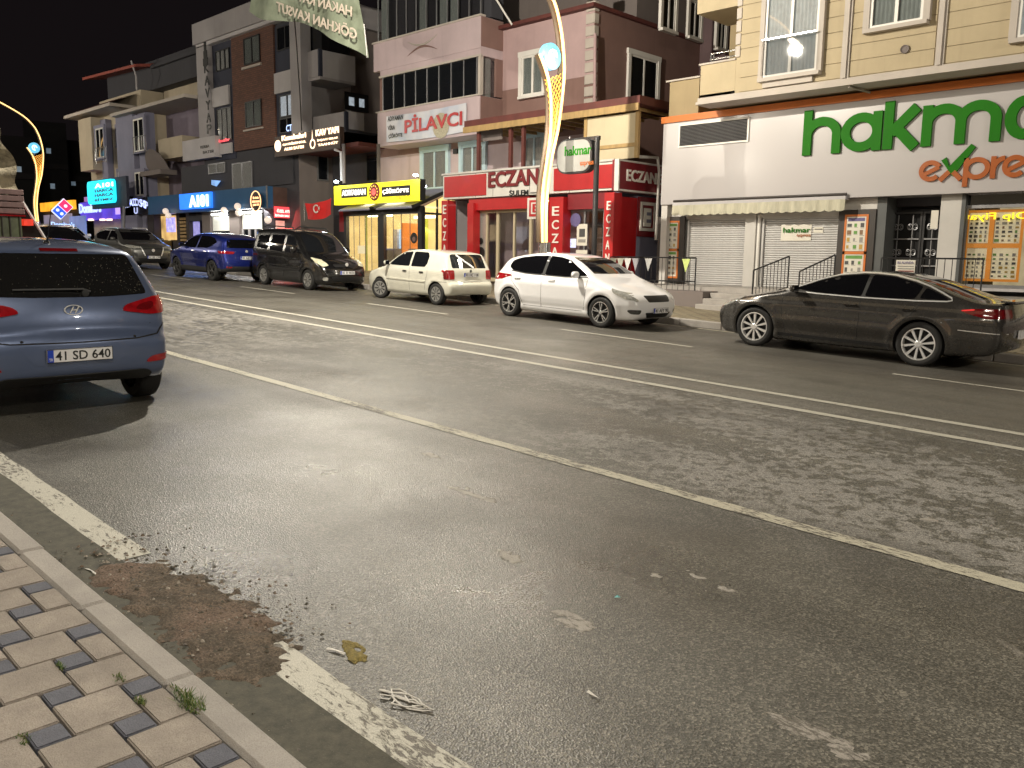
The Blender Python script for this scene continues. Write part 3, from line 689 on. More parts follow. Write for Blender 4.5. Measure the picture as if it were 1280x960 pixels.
# ---------------------------------------------------------------- white five-door hatchback, nose to the right
def build_kia():
    L, W = 4.25, 1.79
    sil = [(.25, .20), (.08, .24), (.0, .42), (.02, .60), (.16, .74), (.55, .88), (.95, .99), (1.14, 1.05), (1.45, 1.22), (1.78, 1.37), (2.2, 1.465), (2.65, 1.48), (3.15, 1.45), (3.6, 1.375), (3.86, 1.31), (3.98, 1.12), (4.12, .98), (4.2, .86), (4.25, .62), (4.22, .36), (4.1, .24), (3.6, .2), (2, .19)]
    hw = [(.1, .78), (.25, .835), (.5, .885), (.78, .893), (.95, .865), (1.0, .845), (1.15, .765), (1.3, .685), (1.45, .58), (1.55, .5)]
    pw = [(-.1, .62), (0, .66), (.1, .78), (.25, .88), (.5, .955), (.9, .995), (1.5, 1), (3.2, 1), (3.7, .965), (4.0, .91), (4.15, .86), (4.25, .80), (4.4, .7)]
    def feat(x, z): return .012 * gauss(z, .34, .05) * (x > 1.2) * (x < 3.2) + .012 * sg_((z - .86 - .03 * (x - 2) / 2) / .02) - .012 * sg_((.40 - z) / .02) * sg_((x - 1.3) / .05) * sg_((3.1 - x) / .05) - .02 * gauss(np.hypot(x - .885, z - .33), .40, .05) - .02 * gauss(np.hypot(x - 3.535, z - .33), .40, .05)
    B = Body(L, W, sil, hw, pw, .085, .085, .05, .045, feat)
    c = Car('parked_hatchback', 'clean white five-door hatchback with five-spoke wheels parked nose to the right', 'car', B, M['p_white'], -9.62, 13.97, 1, (.885, 3.535), .318, 'cars parked along the far kerb', scale=.955)
    c.body(arch=.36, nx=110, nz=44); c.wheel(M['alloy'], 5, rimr=.68)
    gd = M['glass_tint']
    c.patch([(1.30, 1.035), (1.55, 1.16), (1.92, 1.335), (2.2, 1.385), (2.52, 1.405), (2.50, 1.0), (1.9, .99)], 'side', 'side_window', gd, .003, both=True)
    c.patch([(2.58, 1.0), (2.60, 1.405), (3.0, 1.385), (3.38, 1.335), (3.62, 1.26), (3.66, 1.12), (3.52, 1.05), (3.1, 1.01)], 'side', 'side_window', gd, .003, both=True)
    c.patch([(-.66, 1.085), (.66, 1.085), (.655, 1.11), (.56, 1.36), (.52, 1.395), (-.52, 1.395), (-.56, 1.36), (-.655, 1.11)], 'front', 'windscreen', M['glass_dark'], .003, .07)
    c.patch([(-.60, 1.03), (.60, 1.03), (.52, 1.27), (-.52, 1.27)], 'rear', 'rear_window', gd, .003, .07)
    c.patch([(-.60, .60), (-.66, .66), (-.86, .79), (-.84, .74), (-.80, .66), (-.66, .575)], 'front', 'headlight', M['clear_lens'], .006, .03); c.patch([(.60, .60), (.66, .66), (.86, .79), (.84, .74), (.80, .66), (.66, .575)], 'front', 'headlight', M['clear_lens'], .006, .03)
    c.patch([(.10, .70), (.55, .80), (.66, .83), (.60, .74), (.30, .62), (.12, .60)], 'side', 'headlight_wing', M['clear_lens'], .005, .03, both=True)
    c.patch([(-.42, .70), (.42, .70), (.36, .57), (-.36, .57)], 'front', 'grille', M['black_trim'], .004, .04)
    c.patch([(-.44, .36), (.44, .36), (.34, .25), (-.34, .25)], 'front', 'lower_intake', M['black_trim'], .004, .04)
    c.patch([(-.78, .42), (-.56, .42), (-.58, .33), (-.74, .33)], 'front', 'fog_lamp', M['smoke_lens'], .006, .03); c.patch([(.78, .42), (.56, .42), (.58, .33), (.74, .33)], 'front', 'fog_lamp', M['smoke_lens'], .006, .03)
    c.patch([(4.0, 1.02), (4.14, .99), (4.2, .8), (4.06, .84)], 'side', 'tail_light', M['red_lens'], .006, .03, both=True)
    c.patch([(.5, .80), (.84, .82), (.84, .96), (.58, .98)], 'rear', 'tail_light', M['red_lens'], .006, .04); c.patch([(-.5, .80), (-.84, .82), (-.84, .96), (-.58, .98)], 'rear', 'tail_light', M['red_lens'], .006, .04)
    door_lines(c, [((1.42, .3), .97)], .3, .97) if False else None
    for pts in ([(1.36, .32), (1.30, .62), (1.28, 1.0)], [(2.56, .30), (2.55, .98)], [(3.12, .34), (3.22, .62), (3.48, .82), (3.55, 1.03)]): c.strip(pts, 'side', 'door_gap', M['dark'], .008, .0015, .008, both=True)
    c.strip([(1.4, .30), (3.1, .30)], 'side', 'sill_gap', M['dark'], .007, .0015, .008, both=True)
    c.strip([(1.28, 1.012), (1.9, .982), (2.55, .99), (3.1, 1.0), (3.55, 1.04)], 'side', 'window_trim', M['black_trim'], .018, .007, both=True)
    for x in (2.28, 3.3): c.patch([(x - .1, .875), (x + .1, .875), (x + .1, .905), (x - .1, .905)], 'side', 'door_handle', M['p_white'], .035, .05, .01, both=True)
    c.patch([(2.49, 1.0), (2.51, 1.405), (2.61, 1.405), (2.59, 1.0)], 'side', 'door_pillar', M['black_trim'], .001, both=True, smooth=0)
    c.mirror_unit(1.52, 1.0, M['p_white'])
    c.plate('41 AEY 90', .40, 'front'); c.plate('41 AEY 90', .62, 'rear')
    return c
# ---------------------------------------------------------------- dark saloon-coupe, nose to the left
def build_passat():
    L, W = 4.80, 1.855
    sil = [(.3, .19), (.1, .23), (.02, .40), (.0, .55), (.10, .70), (.45, .84), (.9, .93), (1.25, 1.0), (1.42, 1.05), (1.8, 1.20), (2.15, 1.31), (2.55, 1.375), (2.85, 1.385), (3.25, 1.35), (3.65, 1.26), (4.05, 1.13), (4.38, 1.045), (4.55, 1.025), (4.72, 1.03), (4.73, .98), (4.78, .78), (4.8, .55), (4.74, .32), (4.5, .24), (2.5, .18)]
    hw = [(.1, .80), (.25, .87), (.5, .915), (.75, .926), (.90, .905), (.98, .875), (1.1, .80), (1.25, .715), (1.38, .60), (1.5, .5)]
    pw = [(-.1, .62), (0, .68), (.12, .80), (.3, .90), (.6, .965), (1.0, .995), (1.6, 1), (3.6, 1), (4.1, .975), (4.45, .93), (4.65, .87), (4.8, .80), (4.9, .7)]
    def feat(x, z):
        a = np.clip((x - 1.0) / 1.0, 0, 1)
        return .014 * gauss(z, .36, .06) * (x > 1.3) * (x < 3.3) + .020 * sg_((z - .775 - .03 * a) / .014) - .012 - .016 * sg_((.545 + .02 * a - z) / .014) * sg_((x - 1.3) / .05) * sg_((3.2 - x) / .05) - .022 * gauss(np.hypot(x - .93, z - .335), .42, .05) - .024 * gauss(np.hypot(x - 3.64, z - .335), .42, .05)
    B = Body(L, W, sil, hw, pw, .085, .09, .06, .045, feat)
    c = Car('parked_saloon', 'dark bronze four-door coupe saloon with bright ten-spoke wheels parked nose to the left', 'car', B, M['p_brown'], -8.17, 14.22, -1, (.93, 3.64), .335, 'cars parked along the far kerb')
    c.body(arch=.375, nx=120, nz=52); c.wheel(M['alloy_bright'], 10, rimr=.72)
    g = M['glass_tint']
    c.patch([(1.60, 1.03), (1.95, 1.175), (2.25, 1.27), (2.62, 1.315), (2.72, 1.32), (2.70, .985), (2.0, .99)], 'side', 'side_window', g, .003, both=True)
    c.patch([(2.75, .985), (2.78, 1.32), (3.10, 1.305), (3.42, 1.24), (3.57, 1.19), (3.50, 1.0), (3.2, .985)], 'side', 'side_window', g, .003, both=True)
    c.patch([(3.56, 1.01), (3.62, 1.175), (3.82, 1.10), (3.97, 1.03), (3.93, 1.01)], 'side', 'quarter_window', g, .003, both=True, smooth=1)
    c.strip([(1.42, 1.0), (1.62, 1.055), (1.95, 1.195), (2.25, 1.292), (2.62, 1.34), (2.82, 1.345), (3.12, 1.327), (3.44, 1.262), (3.66, 1.195), (3.85, 1.115), (4.0, 1.045), (4.02, 1.01), (3.95, .992), (3.5, .972), (2.7, .962), (2.0, .972), (1.42, .995)], 'side', 'chrome_window_trim', M['chrome'], .017, .009, both=True)
    c.patch([(-.68, 1.07), (.68, 1.07), (.6, 1.27), (.54, 1.345), (-.54, 1.345), (-.6, 1.27)], 'front', 'windscreen', M['glass_dark'], .003, .07)
    c.patch([(3.35, -.52), (3.35, .52), (3.7, .60), (4.30, .64), (4.33, .5), (4.33, -.5), (4.30, -.64), (3.7, -.60)], 'top', 'rear_window', M['glass_dark'], .003, .08)
    c.patch([(.16, .71), (.42, .80), (.66, .84), (.60, .77), (.36, .66), (.14, .60)], 'side', 'headlight', M['clear_lens'], .006, .03, both=True)
    c.patch([(-.50, .60), (-.80, .70), (-.80, .60), (-.52, .54)], 'front', 'headlight_inner', M['clear_lens'], .006, .03); c.patch([(.50, .60), (.80, .70), (.80, .60), (.52, .54)], 'front', 'headlight_inner', M['clear_lens'], .006, .03)
    c.patch([(-.46, .66), (.46, .66), (.42, .52), (-.42, .52)], 'front', 'grille', M['black_trim'], .004, .05)
    c.patch([(-.7, .38), (.7, .38), (.6, .26), (-.6, .26)], 'front', 'lower_intake', M['black_trim'], .004, .05)
    c.patch([(4.14, .885), (4.35, .92), (4.62, .93), (4.73, .90), (4.74, .80), (4.5, .79), (4.3, .83)], 'side', 'tail_light', M['red_lens_dark'], .006, .03, both=True)
    c.patch([(4.16, .890), (4.34, .915), (4.34, .895), (4.18, .872)], 'side', 'side_marker', emit('tail_marker_glow', (.9, .03, .03), .5, (.5, .01, .01)), .009, .03, both=True)
    c.patch([(.45, .80), (.84, .80), (.84, .93), (.45, .93)], 'rear', 'tail_light', M['red_lens_dark'], .006, .04); c.patch([(-.45, .80), (-.84, .80), (-.84, .93), (-.45, .93)], 'rear', 'tail_light', M['red_lens_dark'], .006, .04)
    for pts in ([(1.50, .30), (1.42, .62), (1.40, .97)], [(2.70, .28), (2.72, .60), (2.70, .96)], [(3.18, .30), (3.25, .52), (3.50, .78), (3.62, .97)]): c.strip(pts, 'side', 'door_gap', M['dark'], .008, .0015, .008, both=True)
    c.strip([(4.2, .70), (4.76, .68)], 'side', 'bumper_gap', M['dark'], .007, .0015, .008, both=True)
    c.strip([(4.16, .60), (4.74, .58)], 'side', 'bumper_chrome', M['chrome'], .012, .006, both=True)
    c.strip([(1.38, .265), (3.22, .265)], 'side', 'sill_line', M['black_trim'], .05, .01, both=True)
    for x in (2.55, 3.42): c.patch([(x - .11, .835), (x + .11, .835), (x + .11, .862), (x - .11, .862)], 'side', 'door_handle', M['p_brown'], .035, .05, .01, both=True)
    c.patch([(2.69, .985), (2.71, 1.32), (2.79, 1.32), (2.76, .985)], 'side', 'door_pillar', M['black_trim'], .001, both=True, smooth=0)
    c.mirror_unit(1.62, .985, M['p_brown'], .19, .12, .11)
    mb = MB(); mb.box((4.60, -.62, 1.025), (4.79, .62, 1.05)); c.part(mb.v, mb.f, 'boot_spoiler', M['p_brown'], None, False)
    mb = MB(); mb.box((4.79, -.26, .50), (4.83, .26, .62)); c.part(mb.v, mb.f, 'number_plate', M['plate_white'], None, False)
    return c
# ---------------------------------------------------------------- cream-white older hatchback, nose to the left
def build_polo():
    L, W = 3.72, 1.655
    sil = [(.15, .24), (.03, .30), (.0, .48), (.04, .62), (.12, .74), (.45, .84), (.88, .93), (.95, .96), (1.2, 1.12), (1.55, 1.32), (1.8, 1.395), (2.3, 1.42), (2.9, 1.405), (3.3, 1.36), (3.38, 1.33), (3.38, 1.33), (3.55, 1.0), (3.60, .92), (3.62, .62), (3.70, .60), (3.72, .50), (3.70, .32), (3.6, .26), (2, .22)]
    hw = [(.1, .72), (.28, .79), (.5, .822), (.75, .826), (.9, .81), (.96, .79), (1.1, .745), (1.3, .665), (1.4, .60), (1.5, .52)]
    pw = [(-.1, .72), (0, .78), (.1, .87), (.3, .94), (.7, .985), (1.2, 1), (2.9, 1), (3.3, .985), (3.55, .955), (3.72, .90), (3.8, .85)]
    def feat(x, z): return -.008 * gauss(z, .85, .05) - .016 * gauss(np.hypot(x - .75, z - .28), .36, .04) - .016 * gauss(np.hypot(x - 3.13, z - .28), .36, .04)
    B = Body(L, W, sil, hw, pw, .07, .05, .03, .03, feat)
    c = Car('parked_hatchback', 'cream white older hatchback with front wheels turned, rear wiper and dark rear window', 'car', B, M['p_cream'], -18.81, 14.26, -1, (.75, 3.15), .285, 'cars parked along the far kerb', scale=.935)
    c.body(arch=.325); c.wheel(M['steel_wheel'], 9, tyre_w=.17, rimr=.66, style='cover', steer=.3)
    c.patch([(1.16, .98), (1.45, 1.19), (1.68, 1.31), (2.02, 1.345), (2.02, .955), (1.3, .955)], 'side', 'side_window', M['glass_clear'] if False else M['glass_dark'], .003, both=True)
    c.patch([(2.10, .955), (2.10, 1.345), (2.65, 1.34), (2.74, 1.25), (2.74, 1.05), (2.66, .96)], 'side', 'side_window', M['glass_dark'], .003, both=True)
    c.patch([(-.60, .99), (.60, .99), (.56, 1.2), (.52, 1.34), (-.52, 1.34), (-.56, 1.2)], 'front', 'windscreen', M['glass_dark'], .003, .07)
    c.patch([(-.60, .97), (.60, .97), (.56, 1.30), (.5, 1.32), (-.5, 1.32), (-.56, 1.30)], 'rear', 'rear_window', M['glass_dark'], .003, .06)
    c.patch([(3.44, .92), (3.56, .92), (3.60, .68), (3.44, .68)], 'side', 'tail_light', M['red_lens_dark'], .008, .04, both=True)
    c.patch([(.56, .92), (.80, .92), (.80, .68), (.56, .68)], 'rear', 'tail_light', M['red_lens'], .008, .04); c.patch([(-.56, .92), (-.80, .92), (-.80, .68), (-.56, .68)], 'rear', 'tail_light', M['red_lens'], .008, .04)
    c.patch([(-.72, .74), (-.45, .74), (-.45, .60), (-.74, .60)], 'front', 'headlight', M['clear_lens'], .006, .03); c.patch([(.72, .74), (.45, .74), (.45, .60), (.74, .60)], 'front', 'headlight', M['clear_lens'], .006, .03)
    for pts in ([(1.12, .36), (1.08, .6), (1.08, .93)], [(2.06, .32), (2.06, .94)], [(2.68, .36), (2.74, .6), (2.80, .78), (2.80, .95)]): c.strip(pts, 'side', 'door_gap', M['dark'], .007, .0015, .008, both=True)
    c.strip([(1.05, .60), (2.72, .58)], 'side', 'rub_strip', M['p_cream'], .035, .014, both=True)
    for x in (1.86, 2.56): c.patch([(x - .08, .80), (x + .08, .80), (x + .08, .84), (x - .08, .84)], 'side', 'door_handle', M['black_trim'], .014, .05, .01, both=True)
    c.strip([(-.74, .625), (.74, .625)], 'rear', 'bumper_gap', M['dark'], .01, .002); c.strip([(3.0, .61), (3.66, .61)], 'side', 'bumper_gap', M['dark'], .008, .002, both=True)
    c.strip([(.28, 1.36), (0.02, .98)], 'rear', 'rear_wiper', emit('wet_wiper_strip', (0, 0, 0), 0, (.75, .72, .5)), .035, .02) if False else c.strip([(-.37, 1.30), (.12, .975)], 'rear', 'rear_wiper', M['plate_white'], .045, .02)
    mb = MB(); mb.lathe([(0, .008), (.035, .006), (.04, 0)], (3.60, 0, .90), 'x', 16); c.part(mb.v, mb.f, 'tailgate_badge', M['alloy_dark'], None, False)
    c.mirror_unit(1.14, .96, M['p_cream'], .17, .12, .10)
    c.plate('41 HC 118', .80, 'rear')
    return c
# ---------------------------------------------------------------- black small van, nose to the right
def build_doblo():
    L, W = 4.25, 1.72
    sil = [(.2, .22), (.05, .27), (.0, .45), (.03, .62), (.14, .78), (.35, .92), (.75, 1.03), (.98, 1.10), (1.2, 1.28), (1.5, 1.54), (1.72, 1.68), (2.0, 1.76), (2.6, 1.81), (3.4, 1.81), (4.0, 1.78), (4.12, 1.72), (4.18, 1.5), (4.21, 1.1), (4.24, .7), (4.25, .5), (4.2, .28), (4.0, .22), (2, .2)]
    hw = [(.1, .76), (.3, .83), (.6, .858), (.95, .86), (1.1, .85), (1.3, .80), (1.55, .73), (1.7, .68), (1.85, .6)]
    pw = [(-.1, .70), (0, .76), (.1, .85), (.3, .93), (.6, .98), (1.0, 1), (3.8, 1), (4.1, .985), (4.25, .95), (4.4, .9)]
    def feat(x, z): return -.012 * gauss(z, .60, .035) * (x > 1.3) * (x < 3.2) - .02 * gauss(np.hypot(x - .87, z - .30), .40, .05) - .02 * gauss(np.hypot(x - 3.455, z - .30), .40, .05)
    B = Body(L, W, sil, hw, pw, .10, .08, .02, .05, feat)
    c = Car('parked_van', 'black glossy high-roofed passenger van with roof rails and yellowed headlights', 'van', B, M['p_black'], -20.36, 14.06, 1, (.87, 3.455), .31, 'cars parked along the far kerb', scale=.95)
    c.body(arch=.345); c.wheel(M['steel_wheel'], 8, rimr=.66, style='cover')
    g = M['glass_tint']
    c.patch([(1.32, 1.13), (1.55, 1.36), (1.78, 1.56), (2.15, 1.60), (2.15, 1.10), (1.6, 1.08)], 'side', 'side_window', M['glass_dark'], .003, both=True)
    c.patch([(2.28, 1.10), (2.28, 1.60), (3.05, 1.60), (3.05, 1.12)], 'side', 'side_window', g, .003, both=True)
    c.patch([(3.2, 1.14), (3.2, 1.58), (3.85, 1.56), (3.85, 1.18)], 'side', 'side_window', g, .003, both=True)
    c.patch([(-.68, 1.14), (.68, 1.14), (.62, 1.45), (.56, 1.68), (-.56, 1.68), (-.62, 1.45)], 'front', 'windscreen', M['glass_dark'], .003, .07)
    hl = plain('aged_headlight', (.62, .60, .44), .18, var=.4, scale=16, coat=1)
    c.patch([(.12, .84), (.36, .98), (.62, 1.04), (.52, .90), (.30, .76), (.12, .72)], 'side', 'headlight', hl, .01, .03, both=True)
    c.patch([(-.52, .76), (-.62, .92), (-.80, .98), (-.82, .84), (-.72, .72)], 'front', 'headlight_inner', hl, .01, .04); c.patch([(.52, .76), (.62, .92), (.80, .98), (.82, .84), (.72, .72)], 'front', 'headlight_inner', hl, .01, .04)
    c.patch([(-.40, .80), (.40, .80), (.36, .72), (-.36, .72)], 'front', 'grille', M['black_trim'], .004, .05)
    c.patch([(-.52, .44), (.52, .44), (.44, .30), (-.44, .30)], 'front', 'lower_intake', M['black_trim'], .004, .05)
    mb = MB(); mb.lathe([(0, -.012), (.05, -.01), (.055, 0)], (.05, 0, .80), 'x', 16); c.part(mb.v, mb.f, 'bonnet_badge', M['chrome'], None, False)
    for y in (-.68, .68): c.patch([(y - .06, .42), (y + .06, .42), (y + .06, .32), (y - .06, .32)], 'front', 'fog_lamp', M['clear_lens'], .008, .04)
    for pts in ([(1.30, .36), (1.24, .62), (1.26, 1.08)], [(2.22, .34), (2.22, 1.62)], [(3.12, .36), (3.12, 1.62)]): c.strip(pts, 'side', 'door_gap', M['dark'], .008, .0015, .008, both=True)
    c.strip([(2.3, 1.06), (4.0, 1.06)], 'side', 'door_rail', M['dark'], .02, .002, both=True)
    c.strip([(1.3, .56), (3.1, .56)], 'side', 'rub_strip', M['plastic_dark'], .07, .014, both=True)
    for x in (2.05, 2.45): c.patch([(x - .09, .95), (x + .09, .95), (x + .09, .985), (x - .09, .985)], 'side', 'door_handle', M['p_black'], .03, .05, .01, both=True)
    for sg in (-1, 1):
        mb = MB(); mb.tube([(1.95, sg * .60, 1.76), (2.1, sg * .60, 1.84), (3.6, sg * .60, 1.88), (3.85, sg * .60, 1.80)], .018, 8); c.part(mb.v, mb.f, 'roof_rail', M['plastic_dark'])
    c.mirror_unit(1.42, 1.13, M['p_black'], .2, .2, .12)
    c.plate('41 R 9838', .56, 'front')
    return c
# ---------------------------------------------------------------- deep blue SUV seen from behind, nose to the left
def build_blue():
    L, W = 4.40, 1.84
    sil = [(.25, .28), (.06, .34), (.0, .52), (.02, .75), (.12, .90), (.5, 1.0), (.95, 1.07), (1.12, 1.12), (1.5, 1.36), (1.85, 1.52), (2.3, 1.59), (3.0, 1.59), (3.6, 1.54), (4.0, 1.46), (4.12, 1.41), (4.2, 1.2), (4.30, 1.05), (4.34, .85), (4.40, .65), (4.38, .42), (4.25, .32), (2, .26)]
    hw = [(.1, .80), (.3, .88), (.6, .915), (.85, .92), (1.02, .895), (1.15, .83), (1.35, .745), (1.5, .66), (1.62, .55)]
    pw = [(-.1, .68), (0, .74), (.12, .84), (.3, .92), (.7, .985), (1.1, 1), (3.4, 1), (3.9, .965), (4.2, .91), (4.4, .84), (4.5, .76)]
    def feat(x, z): return .016 * gauss(z, .55, .08) * (x > 1.2) * (x < 3.3) - .012 * gauss(z, .93, .04) - .025 * gauss(np.hypot(x - .9, z - .35), .43, .05) - .025 * gauss(np.hypot(x - 3.57, z - .35), .43, .05)
    B = Body(L, W, sil, hw, pw, .09, .08, .05, .05, feat)
    c = Car('parked_suv', 'deep blue compact SUV with dark wheels seen from behind', 'car', B, M['p_blue'], -29.0, 13.44, -1, (.9, 3.57), .345, 'cars parked along the far kerb', scale=.935)
    c.body(arch=.39, low=lambda p: p[2] < .44, low_mat=M['plastic_dark']); c.wheel(M['alloy_dark'], 5, rimr=.7)
    g = M['glass_tint']
    c.patch([(1.35, 1.12), (1.62, 1.31), (1.95, 1.44), (2.4, 1.49), (2.4, 1.08), (1.8, 1.07)], 'side', 'side_window', g, .003, both=True)
    c.patch([(2.48, 1.08), (2.48, 1.49), (3.1, 1.48), (3.5, 1.42), (3.72, 1.30), (3.5, 1.16), (3.2, 1.09)], 'side', 'side_window', g, .003, both=True)
    c.patch([(-.68, 1.16), (.68, 1.16), (.56, 1.50), (-.56, 1.50)], 'front', 'windscreen', g, .003, .08)
    c.patch([(-.64, 1.12), (.64, 1.12), (.60, 1.36), (.5, 1.40), (-.5, 1.40), (-.60, 1.36)], 'rear', 'rear_window', g, .003, .07)
    for sg in (-1, 1): c.patch([(sg * .42, 1.0), (sg * .80, 1.02), (sg * .84, .93), (sg * .46, .92)], 'rear', 'tail_light', M['red_lens'], .008, .04)
    c.patch([(3.95, 1.02), (4.26, 1.0), (4.30, .93), (4.05, .93)], 'side', 'tail_light_wing', M['red_lens'], .008, .04, both=True)
    c.patch([(.1, .86), (.5, .95), (.62, .93), (.3, .82), (.1, .78)], 'side', 'headlight', M['clear_lens'], .006, .03, both=True)
    for sg in (-1, 1): c.patch([(sg * .55, .52), (sg * .74, .52), (sg * .74, .46), (sg * .55, .46)], 'rear', 'reflector', M['red_lens'], .006, .04)
    c.patch([(-.72, .52), (.72, .52), (.66, .33), (-.66, .33)], 'rear', 'rear_diffuser', M['plastic_dark'], .006, .06)
    for pts in ([(1.40, .46), (1.36, 1.06)], [(2.44, .44), (2.44, 1.06)], [(3.2, .48), (3.3, .75), (3.5, 1.1)]): c.strip(pts, 'side', 'door_gap', M['dark'], .008, .0015, .008, both=True)
    for x in (2.26, 3.16): c.patch([(x - .1, .95), (x + .1, .95), (x + .1, .98), (x - .1, .98)], 'side', 'door_handle', M['chrome'], .03, .05, .01, both=True)
    mb = MB(); mb.lathe([(0, .012), (.04, .01), (.045, 0)], (4.325, 0, 1.02), 'x', 16); c.part(mb.v, mb.f, 'tailgate_badge', M['chrome'], None, False)
    c.mirror_unit(1.5, 1.1, M['p_blue'])
    c.plate('41 ABT 35', .80, 'rear')
    return c
# ---------------------------------------------------------------- grey SUV facing the camera
def build_nissan(fx=-32.2, yc=13.55, paint='p_grey', label='mid grey SUV with chrome-edged grille facing right behind the blue SUV', plate='41 BE 128'):
    L, W = 4.42, 1.84
    sil = [(.25, .24), (.06, .30), (.0, .52), (.02, .80), (.12, .93), (.5, 1.02), (.98, 1.10), (1.5, 1.36), (1.9, 1.54), (2.4, 1.61), (3.1, 1.60), (3.8, 1.50), (4.05, 1.42), (4.2, 1.15), (4.36, .9), (4.42, .6), (4.35, .34), (4.2, .28), (2, .24)]
    hw = [(.1, .80), (.3, .88), (.6, .915), (.9, .92), (1.05, .90), (1.2, .83), (1.4, .74), (1.55, .65), (1.65, .55)]
    pw = [(-.1, .72), (0, .78), (.1, .86), (.3, .93), (.7, .985), (1.1, 1), (3.4, 1), (3.9, .965), (4.2, .91), (4.4, .84), (4.5, .76)]
    def feat(x, z): return .016 * gauss(z, .55, .08) * (x > 1.2) * (x < 3.3) - .012 * gauss(z, .93, .04) - .025 * gauss(np.hypot(x - .9, z - .345), .43, .05) - .025 * gauss(np.hypot(x - 3.57, z - .345), .43, .05)
    B = Body(L, W, sil, hw, pw, .09, .07, .05, .05, feat)
    c = Car('parked_suv', label, 'car', B, M[paint], fx, yc, 1, (.9, 3.57), .345, 'cars parked along the far kerb', scale=.94)
    c.body(arch=.385, low=lambda p: p[2] < .36, low_mat=M['plastic_dark'], nx=72); c.wheel(M['alloy_dark'], 5, rimr=.7)
    g = M['glass_tint']
    c.patch([(1.35, 1.13), (1.62, 1.33), (1.95, 1.46), (2.4, 1.50), (2.4, 1.09), (1.8, 1.08)], 'side', 'side_window', g, .003, both=True)
    c.patch([(2.48, 1.09), (2.48, 1.50), (3.1, 1.49), (3.6, 1.42), (3.85, 1.30), (3.6, 1.14)], 'side', 'side_window', g, .003, both=True)
    c.patch([(-.72, 1.15), (.72, 1.15), (.68, 1.3), (.58, 1.53), (-.58, 1.53), (-.68, 1.3)], 'front', 'windscreen', g, .003, .08)
    c.patch([(-.40, .86), (.40, .86), (.30, .56), (-.30, .56)], 'front', 'grille', M['black_trim'], .005, .05)
    for sg in (-1, 1):
        c.strip([(sg * .46, .90), (sg * .32, .55)], 'front', 'grille_chrome', M['chrome'], .035, .012)
        c.patch([(sg * .46, .90), (sg * .80, .96), (sg * .84, .88), (sg * .5, .84)], 'front', 'headlight', M['clear_lens'], .008, .04)
        c.patch([(sg * .60, .66), (sg * .78, .68), (sg * .76, .54), (sg * .60, .52)], 'front', 'fog_lamp', M['smoke_lens'], .006, .04)
    c.patch([(-.6, .46), (.6, .46), (.5, .33), (-.5, .33)], 'front', 'lower_intake', M['black_trim'], .005, .05)
    c.patch([(.08, .88), (.35, .95), (.6, .97), (.35, .87), (.1, .82)], 'side', 'headlight_wing', M['clear_lens'], .006, .03, both=True)
    mb = MB(); mb.lathe([(0, -.014), (.06, -.012), (.065, 0)], (.01, 0, .77), 'x', 16); c.part(mb.v, mb.f, 'grille_badge', M['chrome'], None, False)
    for pts in ([(1.40, .42), (1.36, 1.06)], [(2.44, .42), (2.44, 1.06)]): c.strip(pts, 'side', 'door_gap', M['dark'], .008, .0015, .008, both=True)
    for sg in (-1, 1):
        mb = MB(); mb.tube([(1.95, sg * .60, 1.56), (2.1, sg * .60, 1.62), (3.5, sg * .60, 1.60), (3.7, sg * .60, 1.53)], .014, 8); c.part(mb.v, mb.f, 'roof_rail', M['chrome'])
    c.mirror_unit(1.5, 1.12, M[paint])
    c.plate(plate, .50, 'front')
    return c
